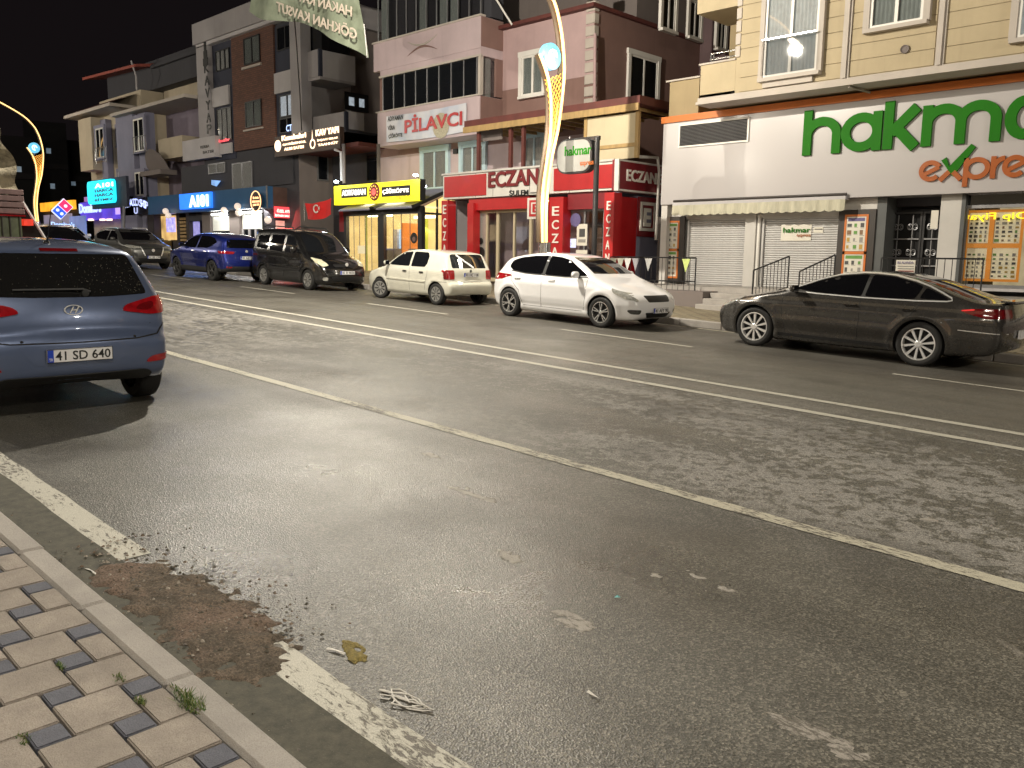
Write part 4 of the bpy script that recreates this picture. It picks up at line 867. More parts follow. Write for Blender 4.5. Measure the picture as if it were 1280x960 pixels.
# ---------------------------------------------------------------- steel-blue hatchback close to the camera, seen from behind
def build_i20():
    L, W = 4.035, 1.734
    sil = [(.2, .2), (.05, .25), (.0, .45), (.03, .62), (.15, .74), (.55, .87), (.98, .98), (1.3, 1.16), (1.7, 1.36), (2.1, 1.455), (2.6, 1.474), (3.1, 1.46), (3.5, 1.425), (3.63, 1.40), (3.66, 1.37), (3.72, 1.27), (3.84, 1.06), (3.88, 1.0), (3.93, .90), (3.955, .80), (3.955, .725), (4.01, .685), (4.035, .60), (4.03, .42), (4.0, .345), (3.9, .285), (3.4, .22), (2, .19)]
    hw = [(.1, .76), (.26, .82), (.45, .858), (.70, .866), (.86, .862), (.98, .845), (1.05, .815), (1.2, .74), (1.35, .655), (1.45, .57), (1.52, .5)]
    pw = [(-.1, .66), (0, .72), (.12, .83), (.3, .91), (.7, .98), (1.1, 1), (3.0, 1), (3.4, .985), (3.7, .955), (3.9, .915), (4.0, .885), (4.05, .86), (4.15, .8)]
    def feat(x, z): return -.012 * gauss(z, .93, .035) * (x > 2.6) + .006 * gauss(z, .78, .05) * (x > 3.2) - .02 * gauss(np.hypot(x - .81, z - .31), .385, .05) - .022 * gauss(np.hypot(x - 3.38, z - .31), .385, .05)
    B = Body(L, W, sil, hw, pw, .06, .07, .055, .05, feat)
    rear_x, yc = -7.78, 2.59
    c = Car('parked_hatchback', 'steel blue hatchback with wet rear window seen close up from behind at left', 'car', B, M['p_steelblue'], rear_x - L * 1.03, yc, -1, (.81, 3.38), .30, scale=1.03)
    c.body(arch=.335, nx=110, nz=44); c.wheel(M['alloy'], 5, rimr=.68)
    wetg, nt, bs = _new('wet_glass'); bs.inputs['Base Color'].default_value = (.010, .010, .010, 1); bs.inputs['Roughness'].default_value = .06; bs.inputs['Specular IOR Level'].default_value = .6
    P = nd(nt, 'ShaderNodeTexCoord').outputs['Object']; vo = nd(nt, 'ShaderNodeTexVoronoi'); vo.inputs['Scale'].default_value = 75; nt.links.new(P, vo.inputs['Vector'])
    dr = ramp(nt, vo.outputs['Distance'], [(.0, 1), (.22, 0)]); sp = ramp(nt, vo.outputs['Color'], [(.6, 0), (.8, 1)])
    bump(nt, bs, mth(nt, 'MULTIPLY', dr.outputs[0], sp.outputs[0]), .8, .004)
    c.patch([(-.66, 1.015), (-.3, 1.0), (.3, 1.0), (.66, 1.015), (.665, 1.04), (.575, 1.33), (.54, 1.355), (-.54, 1.355), (-.575, 1.33), (-.665, 1.04)], 'rear', 'rear_window', wetg, .004, .04)
    c.patch([(-.15, 1.372), (.15, 1.372), (.15, 1.392), (-.15, 1.392)], 'rear', 'brake_light', M['red_lens_dark'], .012, .03, smooth=0)
    for sg in (-1, 1):
        t = c.patch([(sg * .40, .875), (sg * .44, .925), (sg * .70, .985), (sg * .835, .99), (sg * .84, .93), (sg * .80, .845), (sg * .66, .835)], 'rear', 'tail_light', M['red_lens'], .012, .025)
        c.patch([(sg * .52, .885), (sg * .57, .925), (sg * .70, .95), (sg * .70, .90), (sg * .64, .872)], 'rear', 'tail_light_core', M['red_lens_dark'], .018, .02, parent=t)
        c.patch([(3.62, .985), (3.72, 1.0), (3.90, .975), (3.94, .84), (3.86, .85), (3.74, .93)], 'side', 'tail_light_wing', M['red_lens'], .012, .03, parent=t, mirror=(sg < 0))
        c.patch([(sg * .56, .42), (sg * .62, .475), (sg * .82, .495), (sg * .82, .46), (sg * .72, .425)], 'rear', 'reflector', M['red_lens'], .008, .03)
    # tailgate seams, plate recess, lower diffuser
    c.strip([(-.80, .835), (-.775, .74), (-.70, .665), (-.5, .64), (0, .635), (.5, .64), (.70, .665), (.775, .74), (.80, .835)], 'rear', 'tailgate_gap', M['dark'], .011, .002, .01)
    c.patch([(-.46, .62), (.46, .62), (.34, .455), (-.34, .455)], 'rear', 'plate_recess', M['p_steelblue'], .004, .05, smooth=1)
    c.patch([(-.64, .33), (-.56, .365), (.56, .365), (.64, .33), (.60, .262), (-.60, .262)], 'rear', 'rear_diffuser', M['plastic_dark'], .014, .06)
    c.strip([(3.46, .70), (3.66, .72), (3.90, .76)], 'side', 'bumper_gap', M['dark'], .008, .0015, .008, both=True)
    rnd = random.Random(4); yy = [rnd.uniform(.0, .60) ** .8 * (1 if rnd.random() < .85 else -1) for _ in range(260)]; zz_ = [rnd.uniform(1.03, 1.33) for _ in range(260)]
    q = B.solve(yy, zz_, 'rear'); N = B.grad(q); mb = MB()
    for a, n_ in zip(q, N):
        r = .0012 + .0028 * rnd.random() ** 2; c0 = Vector(a) + Vector(n_) * .005; u_ = Vector((0, 1, 0)); w_ = u_.cross(Vector(n_)).normalized()
        mb.add([c0 + u_ * r, c0 + w_ * r, c0 - u_ * r, c0 - w_ * r, c0 + Vector(n_) * r * .8], [(0, 1, 4), (1, 2, 4), (2, 3, 4), (3, 0, 4)])
    c.part(mb.v, mb.f, 'rain_drops', plain('water_drop', (.5, .48, .4), .15, .6, var=0), None)['kind'] = 'stuff'
    # wiper
    mb = MB(); q = B.solve([0.16, .1, -.42], [1.03, 1.05, 1.055], 'rear'); N = B.grad(q)
    mb.lathe([(0, .03), (.03, .028), (.034, 0)], (q[0][0] + .005, .12, 1.035), 'x', 14)
    pts = [tuple(q[0] + N[0] * .03), tuple(q[1] + N[1] * .035), tuple(q[2] + N[2] * .02)]
    mb.tube([(p[0], p[1], p[2]) for p in pts], .011, 6); c.part(mb.v, mb.f, 'rear_wiper', M['black_trim'])
    # badge: slanted oval with letter strokes, model lettering
    q = B.solve([0], [.90], 'rear')[0]; bx_ = -(q[0] + .006)
    mb = MB(); mb.lathe([(.052, 0), (.052, .008), (.06, .008), (.06, 0)], (0, 0, 0), 'x', 28)
    o = mb.build('badge', M['chrome'], None); o.data.transform(Matrix.Diagonal((-1, 1.25, .72, 1))); o.parent = c.root; o.location = (bx_, 0, .90)
    hb = letters('badge_letter', 'H', Vector((bx_ - .003, .035, .872)), Vector((0, -.07, 0)), Vector((0, -.012, .056)), M['chrome'], None, .02, .006, .3); hb.parent = o; hb.matrix_parent_inverse = Matrix.Translation((-bx_, 0, -.90))
    q = max(B.solve([-.70, -.63, -.56, -.6], [.74, .74, .74, .785], 'rear').tolist())
    t = letters('model_lettering', 'i20', Vector((-(q[0] + .006), .70, .738)), Vector((0, -.14, 0)), Vector((0, 0, .045)), M['chrome'], None, .02, .006, .25); t.parent = c.root
    g = M['glass_tint']
    c.patch([(1.35, 1.05), (1.65, 1.22), (1.95, 1.34), (2.4, 1.37), (2.4, 1.0), (1.7, 1.0)], 'side', 'side_window', g, .003, both=True)
    c.patch([(2.48, 1.0), (2.48, 1.37), (2.9, 1.36), (3.3, 1.31), (3.45, 1.18), (3.2, 1.05)], 'side', 'side_window', g, .003, both=True)
    c.patch([(-.66, 1.02), (.66, 1.02), (.56, 1.36), (-.56, 1.36)], 'front', 'windscreen', g, .003, .08)
    for sg in (-1, 1): c.patch([(sg * .45, .60), (sg * .76, .72), (sg * .78, .62), (sg * .5, .54)], 'front', 'headlight', M['clear_lens'], .006, .04)
    for pts in ([(1.36, .36), (1.32, .98)], [(2.44, .34), (2.44, .98)], [(3.0, .40), (3.1, .66), (3.35, .95)]): c.strip(pts, 'side', 'door_gap', M['dark'], .008, .0015, .008, both=True)
    mb = MB(); q = B.solve([3.35], [0], 'top')[0]; mb.tube([(3.35, 0, q[2] - .01), (3.40, 0, q[2] + .06), (3.52, 0, q[2] + .30)], [.016, .006, .003], 6); mb.lathe([(.03, 0), (.02, .02), (0, .025)], (3.35, 0, q[2]), 'z', 12)
    c.part(mb.v, mb.f, 'aerial', M['black_trim'])
    c.mirror_unit(1.48, 1.0, M['p_steelblue'])
    c.plate('41 SD 640', .535, 'rear')
    for y in (-.42, .48):
        q = B.solve([y], [.655], 'rear')[0]; mb = MB(); mb.lathe([(0, .003), (.012, .002), (.013, -.004)], (q[0], y, .655), 'x', 10); c.part(mb.v, mb.f, 'parking_sensor', M['dark'])
    return c
K = build_kia(); build_passat(); build_polo(); build_doblo(); build_blue(); build_nissan(); I20 = build_i20()
# ================================================================== BUILDING HELPERS
def fb(name, Y, L, R, T, B, d, mat, parent, out=0.0, bevel=0):
    """box on the street-facing plane Y; L,R,T,B are points of the photograph on its four edges"""
    x0 = PY(*L, Y).x; x1 = PY(*R, Y).x; z1 = PY(*T, Y).z; z0 = PY(*B, Y).z
    return box(name, (x0, Y - out, z0), (x1, Y - out + d, z1), mat, parent, bevel)
def sbx(name, X, L, R, T, B, d, mat, parent, out=0.0):
    """box on a side wall facing +X"""
    y0 = PX(*L, X).y; y1 = PX(*R, X).y; z1 = PX(*T, X).z; z0 = PX(*B, X).z
    return box(name, (X + out - d, y0, z0), (X + out, y1, z1), mat, parent)
def ring(mb, a, b, w, y0, y1, ax='y', m=0):
    """rectangular frame; a, b = (u, z) corners"""
    (u0, z0), (u1, z1) = a, b
    for p, q in (((u0, z0), (u1, z0 + w)), ((u0, z1 - w), (u1, z1)), ((u0, z0 + w), (u0 + w, z1 - w)), ((u1 - w, z0 + w), (u1, z1 - w))):
        if ax == 'y': mb.box((p[0], y0, p[1]), (q[0], y1, q[1]), m)
        else: mb.box((y0, p[0], p[1]), (y1, q[0], q[1]), m)
def window(parent, plane, at, a, b, frame='white_paint', glass='glass_dark', n=2, fw=.06, depth=.10, surround=0, sur_mat=None, curtain=None, sill=True, surw=.14, proud=.03):
    """window on a wall plane: frame ring with mullions (window) > panes, sill, surround, curtain"""
    (u0, z0), (u1, z1) = a, b; u0, u1 = min(u0, u1), max(u0, u1); z0, z1 = min(z0, z1), max(z0, z1)
    sg = -1 if plane == 'y' else 1      # outward direction along the plane's axis
    o_ = at + sg * proud; i_ = at - sg * .0
    def B_(mb, p, q, f0, f1, m=0):
        if plane == 'y': mb.box((p[0], f0, p[1]), (q[0], f1, q[1]), m)
        else: mb.box((f0, p[0], p[1]), (f1, q[0], q[1]), m)
    mb = MB(); f0, f1 = o_, o_ - sg * depth
    for p, q in (((u0, z0), (u1, z0 + fw)), ((u0, z1 - fw), (u1, z1)), ((u0, z0 + fw), (u0 + fw, z1 - fw)), ((u1 - fw, z0 + fw), (u1, z1 - fw))): B_(mb, p, q, f0, f1)
    for k in range(1, n):
        uc = u0 + (u1 - u0) * k / n; B_(mb, (uc - fw * .6, z0 + fw), (uc + fw * .6, z1 - fw), f0, f1)
    wn_ = mb.build('window', M[frame], parent)
    for k in range(n):
        p0 = u0 + (u1 - u0) * k / n + fw * .6; p1 = u0 + (u1 - u0) * (k + 1) / n - fw * .6
        mb = MB(); B_(mb, (p0, z0 + fw * .9), (p1, z1 - fw * .9), o_ - sg * .02, o_ - sg * .028); mb.build('pane', M[glass], wn_)
    if curtain:
        mb = MB(); N = max(6, int((u1 - u0) / .05)); v = []
        for k in range(N + 1):
            uu = u0 + fw + (u1 - u0 - 2 * fw) * k / N; dd = o_ - sg * (.042 + .012 * (k % 2))
            for z in (z0 + fw, z1 - fw): v.append((uu, dd, z) if plane == 'y' else (dd, uu, z))
        mb.add(v, [(2 * k, 2 * k + 2, 2 * k + 3, 2 * k + 1) for k in range(N)]); mb.build('curtain', M[curtain], wn_)
        mb = MB(); B_(mb, (u0 + fw * .5, z0 + fw * .5), (u1 - fw * .5, z1 - fw * .5), o_ - sg * .062, o_ - sg * .066); mb.build('back_panel', M['dark'], wn_)
    if surround:
        mb = MB()
        for p, q in (((u0 - surw, z0 - .02), (u0 - .003, z1 + .003)), ((u1 + .003, z0 - .02), (u1 + surw, z1 + .003)), ((u0 - surw - .03, z1 + .003), (u1 + surw + .03, z1 + surw * 1.2))): B_(mb, p, q, at + sg * (proud + .025), at - sg * .02)
        mb.build('surround', M[sur_mat or frame], wn_)
    if sill:
        mb = MB(); B_(mb, (u0 - surw * .8, z0 - .09), (u1 + surw * .8, z0 - .004), at + sg * (proud + .09), at - sg * .02); mb.build('sill', M[sur_mat or frame], wn_)
    return wn_
def wy(parent, Y, L, R, T, B, **k):
    return window(parent, 'y', Y, (PY(*L, Y).x, PY(*B, Y).z), (PY(*R, Y).x, PY(*T, Y).z), **k)
def wx(parent, X, L, R, T, B, **k):
    return window(parent, 'x', X, (PX(*L, X).y, PX(*B, X).z), (PX(*R, X).y, PX(*T, X).z), **k)
def txtY(name, s, Y, LB, RB, LT, mat, parent, bold=.02, thick=.02, out=.01, **k):
    a = PY(*LB, Y); b = PY(*RB, Y); t = PY(*LT, Y)
    return letters(name, s, (a.x, Y - out, a.z), (b.x - a.x, 0, 0), (0, 0, t.z - a.z), mat, parent, bold, thick, **k)
def txtX(name, s, X, LB, RB, LT, mat, parent, bold=.02, thick=.02, out=.01, **k):
    a = PX(*LB, X); b = PX(*RB, X); t = PX(*LT, X)
    return letters(name, s, (X + out, a.y, a.z), (0, b.y - a.y, 0), (0, 0, t.z - a.z), mat, parent, bold, thick, **k)
def railing(parent, pts, h, mat, n, r=.014, bars=True, post=.018):
    """top rail, bottom rail, posts and balusters between two base points"""
    a, b = Vector(pts[0]), Vector(pts[1]); up = Vector((0, 0, h))
    MB().tube([a + up, b + up], post, 6).build('top_rail', mat, parent); MB().tube([a + Vector((0, 0, .08)), b + Vector((0, 0, .08))], r, 6).build('bottom_rail', mat, parent)
    for p in (a, b): MB().tube([p, p + up], post, 6).build('post', mat, parent)
    me = None
    for k in range(1, n):
        p = a + (b - a) * k / n
        if me is None:
            o = MB().tube([Vector((0, 0, .08)), Vector((0, 0, h))], r * .7, 5).build('baluster', mat, parent); me = o.data; o.matrix_parent_inverse = parent_world(parent).inverted()
        else: o = ob('baluster', me, parent)
        o.location = p
def plaster(name, c, dirt=.16, joint=None):
    m, nt, bs = _new(name); P = pos(nt); L = nt.links
    n = noise(nt, .9, 5, .62, P); st = noise(nt, 1.5, 4, .6, mapv(nt, P, (2.5, 2.5, .22))); g = noise(nt, 60, 3, .7, P)
    b = mixc(nt, ramp(nt, n.outputs[0], [(.3, 0), (.7, 1)]).outputs[0], tuple(x * (1 - dirt) for x in c), c)
    b = mixc(nt, ramp(nt, st.outputs[0], [(.55, 0), (.85, .28)]).outputs[0], b, tuple(x * .5 for x in c))
    L.new(b, bs.inputs['Base Color']); bs.inputs['Roughness'].default_value = .8; bump(nt, bs, g.outputs[0], .25, .01); return m
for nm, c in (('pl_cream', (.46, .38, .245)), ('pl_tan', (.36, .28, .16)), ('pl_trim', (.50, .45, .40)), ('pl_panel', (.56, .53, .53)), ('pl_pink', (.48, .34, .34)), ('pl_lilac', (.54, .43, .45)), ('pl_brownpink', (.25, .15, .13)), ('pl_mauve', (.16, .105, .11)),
              ('pl_grey', (.38, .36, .37)), ('pl_lgrey', (.52, .50, .51)), ('pl_dark', (.05, .05, .06)), ('pl_navy', (.035, .04, .065)), ('pl_oldcream', (.50, .43, .32)), ('pl_bluegrey', (.24, .24, .33)), ('pl_taupe', (.20, .17, .16)), ('pl_white', (.6, .58, .55)), ('pl_sand', (.55, .47, .32))): M[nm] = plaster(nm, c)
def brickm():
    m, nt, bs = _new('brown_brick'); P = pos(nt); bk = nd(nt, 'ShaderNodeTexBrick'); nt.links.new(mapv(nt, P, (1, 1, 1), (PI / 2, 0, 0)), bk.inputs[0])
    bk.inputs['Scale'].default_value = 1; bk.inputs['Brick Width'].default_value = .28; bk.inputs['Row Height'].default_value = .09; bk.inputs['Mortar Size'].default_value = .008
    bk.inputs['Color1'].default_value = (.16, .07, .045, 1); bk.inputs['Color2'].default_value = (.11, .05, .035, 1); bk.inputs['Mortar'].default_value = (.05, .035, .03, 1); nt.links.new(bk.outputs[0], bs.inputs['Base Color']); bs.inputs['Roughness'].default_value = .8
    bump(nt, bs, bk.outputs['Fac'], -.4, .01); return m
M['brick'] = brickm()
M['orange'] = plain('orange_trim', (.55, .15, .02), .5, var=.15, scale=2); M['hgreen'] = plain('letter_green', (.016, .15, .006), .6, var=.06, spec=.12); M['hbrown'] = plain('letter_rust', (.34, .080, .007), .35, var=.06)
M['shutter'] = plain('shutter_white', (.48, .47, .46), .45, var=.1, streak=True); M['darkframe'] = plain('dark_bronze_frame', (.035, .028, .024), .5, var=.15)
M['slate'] = plain('slate_grey_cladding', (.085, .09, .09), .55, var=.15)
M['red'] = plain('pharmacy_red', (.42, .012, .015), .35, var=.12, coat=.4); M['dred'] = plain('maroon_letters', (.16, .008, .012), .4, var=.05); M['maroon'] = plain('maroon_panel', (.20, .012, .018), .4, var=.15)
M['signwhite'] = plain('sign_white', (.62, .60, .56), .4, var=.08); M['lettwhite'] = plain('letter_white', (.75, .72, .66), .4, var=.04); M['ink'] = plain('ink_black', (.015, .015, .015), .5, var=0)
M['awning'] = plain('awning_cloth', (.46, .44, .34), .85, var=.25, scale=6, streak=True); M['ochre'] = plain('ochre_timber', (.36, .24, .10), .7, var=.25, scale=8, streak=True); M['roofred'] = plain('dark_red_roof', (.11, .03, .025), .7, var=.25)
M['win_blue'] = plain('pale_blue_frame', (.46, .60, .66), .5, var=.06); M['curtain'] = plain('curtain_cloth', (.30, .34, .33), .9, var=.2, streak=True, scale=14)
M['curtain_lit'] = emit('curtain_lit', (.50, .60, .58), .38, (.5, .5, .48), .5, 9); M['curtain_white'] = emit('curtain_cold_lit', (.6, .68, .75), .8, (.5, .5, .5), .4, 8); M['curtain_dim'] = emit('curtain_dim', (.40, .38, .33), .22, (.3, .3, .28), .5, 6)
M['paper'] = plain('poster_paper', (.66, .63, .55), .6, var=.05)
PRINT = [plain('print_' + n_, c_, .6, var=.2, scale=20) for n_, c_ in (('green', (.12, .28, .06)), ('grey', (.28, .27, .25)), ('brown', (.22, .13, .07)), ('purple', (.13, .11, .25)), ('dark', (.07, .07, .07)), ('ochre', (.45, .30, .07)))]
def poster(parent, plane, at, a, b, seed=0, orange=True, name='poster', paper='paper', rows=5, cols=3, banner=True):
    """printed offers sheet: paper with small printed pictures and lines"""
    (u0, z0), (u1, z1) = a, b; u0, u1 = min(u0, u1), max(u0, u1); rnd = random.Random(seed); sg = -1 if plane == 'y' else 1
    def bx(mb, p, q, d, m=0):
        if plane == 'y': mb.box((p[0], at, p[1]), (q[0], at + sg * d, q[1]), m)
        else: mb.box((at, p[0], p[1]), (at + sg * d, q[0], q[1]), m)
    mb = MB(); bx(mb, (u0, z0), (u1, z1), .006, 0); w_, h_ = u1 - u0, z1 - z0
    if banner: bx(mb, (u0 + .06 * w_, z1 - .13 * h_), (u1 - .06 * w_, z1 - .03 * h_), .008, 1 + rnd.choice((0, 3)))
    for r in range(rows):
        for c_ in range(cols):
            cu = u0 + w_ * (c_ + .5) / cols; cz = z0 + h_ * (.84 * (r + .5) / rows + .02); sw, sh = w_ / cols * rnd.uniform(.28, .40), h_ * .84 / rows * rnd.uniform(.18, .34)
            bx(mb, (cu - sw, cz - sh), (cu + sw * rnd.uniform(-.1, 1), cz + sh), .009, rnd.choice((1, 2, 3, 5, 5, 6, 2)))
            bx(mb, (cu - sw, cz - sh * 1.45), (cu + sw, cz - sh * 1.2), .0085, 2)
    return mb.build(name, [M[paper]] + PRINT, parent)
# ================================================================== SUPERMARKET BLOCK (right)
HY = 20.5
bz = lambda px, py, Y=HY: PY(px, py, Y).z
sm = thing('apartment_building', 'cream apartment block with closed supermarket and broad white fascia at ground level', 'building', (-10, HY + .3, G(-10)))
xL = PY(828, 200, HY).x; xR = 4.5; zPb, zPt = bz(828, 256), bz(828, 155); zTop = 13.5
GF = HY + .28                                   # ground-floor wall plane
zPorch = PY(905, 357, GF).z
box('rear_wall', (xL, GF + 3, -1.5), (xR, GF + 10, zTop), M['pl_tan'], sm)
fas = thing('shop_fascia', '', '') if False else box('fascia', (xL, HY, zPb), (xR, GF + 3.0, zPt), plain('fascia_panel', (.44, .418, .42), .27, var=0), sm)
box('fascia_trim', (xL - .05, HY - .06, zPt), (xR, HY + .4, zPt + .17), M['orange'], sm)
# louvre grille
lx0, lx1, lz0, lz1 = PY(849, 170, HY).x, PY(937, 160, HY).x, PY(937, 177, HY).z, PY(937, 146, HY).z
mb = MB(); ring(mb, (lx0, lz0), (lx1, lz1), .045, HY - .04, HY + .0); gv = mb.build('vent_grille', M['white_paint'], sm)
box('vent_backing', (lx0 + .04, HY - .006, lz0 + .04), (lx1 - .04, HY - .003, lz1 - .04), M['dark'], gv)
sl = None
for k in range(14):
    z = lz0 + .06 + (lz1 - lz0 - .12) * (k + .5) / 14
    if sl is None: o = MB().bar((-(lx1 - lx0) / 2 + .05, 0, 0), ((lx1 - lx0) / 2 - .05, 0, 0), .025, .012, up=(0, -.5, 1)).build('louvre_slat', M['grey_metal'], gv); sl = o.data
    else: o = ob('louvre_slat', sl, gv)
    o.location = ((lx0 + lx1) / 2, HY - .022, z)
# --- lettering on the fascia: built from strokes, each letter its own part
zb = bz(1005, 195); xh = bz(1075, 141.5) - zb; asc = bz(1008, 139) - zb
def lx(px, py=160): return PY(px, py, HY).x
def glyph(name, S, x0, sx, mat, zb_=None, h=None, wd=1, th=.07, par=None):
    return strokes(name, [([(p[0] * sx, p[1] * (h or xh)) for p in pts], w_ * (h or xh)) for pts, w_ in S], (x0, HY, zb_ if zb_ is not None else zb), (1, 0, 0), (0, 0, 1), mat, par or logo, th)
logo = thing('shop_sign', 'large raised green and rust coloured letters on the white supermarket fascia', 'sign', (lx(1005), HY, zb))
T_ = .24; a_h = asc / xh
H0, H1 = lx(1004, 190), lx(1051, 185)
w_h = (H1 - H0); S = [([(T_ / 2 * xh / w_h, 0), (T_ / 2 * xh / w_h, a_h)], T_)]
def arcn(cx, cy, rx, ry, a0, a1, n=16): return [(cx + rx * math.cos(math.radians(a0 + (a1 - a0) * i / n)), cy + ry * math.sin(math.radians(a0 + (a1 - a0) * i / n))) for i in range(n + 1)]
def archd(w, right):       # n-shaped arch in units of letter width 1
    q = T_ / 2 * xh / w; return arcn(.5, .52, .5 - q, .48 - T_ / 2, 180, 0) + [(1 - q, 0)]
glyph('letter_h', S + [(archd(w_h, 1), T_)], H0, w_h, M['hgreen'])
def letter_a(x0, x1):
    w_ = x1 - x0; q = T_ / 2 * xh / w_; glyph('letter_a', [(arcn(.5, .5, .5 - q, .5 - T_ / 2, 0, 360, 28), T_), ([(1 - q, 0), (1 - q, 1)], T_)], x0, w_, M['hgreen'])
letter_a(lx(1053), lx(1103.5)); letter_a(lx(1256), lx(1305))
K0, K1 = lx(1105, 170), lx(1152, 165); wk = K1 - K0; q = T_ / 2 * xh / wk
glyph('letter_k', [([(q, 0), (q, a_h)], T_), ([(q * 1.6, .40), (1.0 - q, 1.0)], T_ * 1.1), ([(q * 2.4, .56), (1.0 - q, .0)], T_ * 1.1)], K0, wk, M['hgreen'])
M0, M1 = lx(1153, 165), lx(1253, 150); wm = M1 - M0; q = T_ / 2 * xh / wm
glyph('letter_m', [([(q, 0), (q, 1.0)], T_), (arcn(.25 + q / 2, .55, .25 - q / 2, .45 - T_ / 2, 180, 0) + [(.5, 0)], T_), (arcn(.75 - q / 2, .55, .25 - q / 2, .45 - T_ / 2, 180, 0) + [(1 - q, 0)], T_)], M0, wm, M['hgreen'])
R0, R1 = lx(1309), lx(1333); wr = R1 - R0; q = T_ / 2 * xh / wr
glyph('letter_r', [([(q, 0), (q, 1.0)], T_), (arcn(1.0, .4, 1 - q, .6 - T_ / 2, 180, 90, 10), T_)], R0, wr, M['hgreen'])
zb2 = PY(1165, 227, HY).z; xh2 = PY(1165, 200.5, HY).z - zb2; T2 = .22
def g2(name, S, p0, p1, mat='hbrown'):
    x0, x1 = lx(p0, 215), lx(p1, 215); w_ = x1 - x0
    return strokes(name, [([(p[0] * w_, p[1] * xh2) for p in pts], ww * xh2) for pts, ww in S], (x0, HY, zb2), (1, 0, 0), (0, 0, 1), M[mat], logo, .05)
def e_(p0, p1): g2('letter_e', [(arcn(.5, .5, .40, .39, 25, 318, 24), T2), ([(.16, .30), (.86, .66)], T2 * .9)], p0, p1)
e_(1149.5, 1178); e_(1253, 1284)
g2('letter_x', [([(.05, .02), (.45, .42)], T2), ([(.62, .40), (.98, .02)], T2)], 1174.5, 1203)
g2('check_mark', [([(.12, 1.02), (.50, .42), (1.42, 1.55)], T2 * 1.15)], 1176, 1203, 'hgreen')
g2('letter_p', [([(.12, -.32), (.12, 1.0)], T2), (arcn(.5, .5, .38, .40, 0, 360, 22), T2)], 1203.5, 1239)
g2('letter_r', [([(.2, 0), (.2, 1.0)], T2), (arcn(1.0, .35, .8, .54, 180, 92, 8), T2)], 1238, 1256)
for p0, p1 in ((1287, 1306), (1309, 1328)): g2('letter_s', [([(.9, .85), (.6, .92), (.25, .85), (.2, .65), (.5, .52), (.82, .38), (.8, .15), (.45, .06), (.08, .14)], T2)], p0, p1)
# --- upper storeys
YU = 19.6
zc0, zc1 = PY(1100, 102, YU).z, PY(1100, 93.5, YU).z
xU = PY(875, 110, YU).x; xW = PY(921, 60, YU).x
box('upper_wall', (xW, YU, zc1), (xR, GF + 3, zTop), M['pl_cream'], sm)
box('balcony_slab', (xU, YU, zc1 - .02), (xW - .003, YU + 1.6, zc1 + .1), M['pl_cream'], sm)
mb = MB(); mb.box((xU - .05, YU - .10, zc0), (xR, YU + .6, zc0 + (zc1 - zc0) * .45)); mb.box((xU - .02, YU - .06, zc0 + (zc1 - zc0) * .45), (xR, YU - .003, zc1 + .02)); mb.build('cornice', M['pl_trim'], sm)
box('soffit', (xU + .01, YU + .01, zc0 + .03), (xR, GF + 2, zc1 - .03), M['pl_tan'], sm)
zpar = PY(895, 79, YU).z
box('balcony_parapet', (xU, YU, zc1 + .02), (xW - .003, YU + .12, zpar), M['pl_cream'], sm); box('balcony_parapet', (xU, YU + .125, zc1 + .02), (xU + .12, YU + 1.6, zpar), M['pl_cream'], sm)
box('parapet_cap', (xU - .04, YU - .04, zpar), (xW - .003, YU + .16, zpar + .04), M['pl_trim'], sm)
rl = thing('balcony_railing', '', '') if False else None
for z in (.12, .26): MB().tube([(xU + .25, YU + .06, zpar + z), (xW, YU + .06, zpar + z + .0)], .02, 6).build('balcony_rail', M['steel'], sm)
for x in (xU + .25, xU + .33): MB().tube([(x, YU + .06, zpar), (x, YU + .06, zpar + .28)], .02, 6).build('rail_post', M['steel'], sm)
box('balcony_back', (xU + .8, YU + 1.6, zPt + .2), (xW, GF + 3, zTop), M['pl_tan'], sm)
box('upper_balcony', (xU - .25, YU + .1, PY(905, 9, YU).z), (xW - .003, YU + 1.6, PY(905, 9, YU).z + 1.0), M['pl_cream'], sm)
fb('side_block', HY + .1, (837, 120), (874, 110), (837, 103), (837, 149), 1.2, M['pl_tan'], sm)
fb('block_cap', HY + .1, (834, 102), (876, 99), (837, 101), (837, 103), 1.3, M['pl_trim'], sm, out=.06)
# cladding boards in courses
xs_ = [xW + .12, PY(1054, 60, YU).x, PY(1064, 60, YU).x, PY(1171, 40, YU).x, PY(1182, 40, YU).x, xR]
z = zc1 + .04; crs = []
while z < 9.4:
    for a, b in ((xs_[0], xs_[1]), (xs_[2], xs_[3]), (xs_[4], xs_[5])):
        o = box('cladding_board', (a + .004, YU - .022 - random.uniform(0, .003), z + .006), (b - .004, YU - .002, z + .335), M['pl_cream'], sm, bevel=.004)
    z += .341
for a, b in ((1054, 1064), (1171, 1182)):
    x0, x1 = PY(a, 60, YU).x, PY(b, 60, YU).x; mb = MB(); mb.box((x0, YU - .06, zc1 + .02), (x1, YU - .002, 10)); mb.box((x0 + .05, YU - .10, zc1 + .02), (x1 - .05, YU - .06, 10)); mb.build('pilaster', M['pl_trim'], sm)
for k in range(14): box('quoin', (xW - .02, YU - .045, zpar + .05 + k * .3), (xW + .12, YU + .1, zpar + .05 + k * .3 + .26), M['pl_trim'], sm, bevel=.01)
w1 = wy(sm, YU, (958, 60), (1025, 55), (960, -45), (990, 94), n=2, surround=1, sur_mat='pl_trim', curtain='curtain_lit', glass='glass_clear', proud=.11, surw=.12)
g_ = box('glass_balustrade', (PY(958, 60, YU).x, YU - .22, PY(990, 92, YU).z), (PY(1025, 55, YU).x, YU - .21, PY(1000, 46, YU).z), M['glass_clear'], w1)
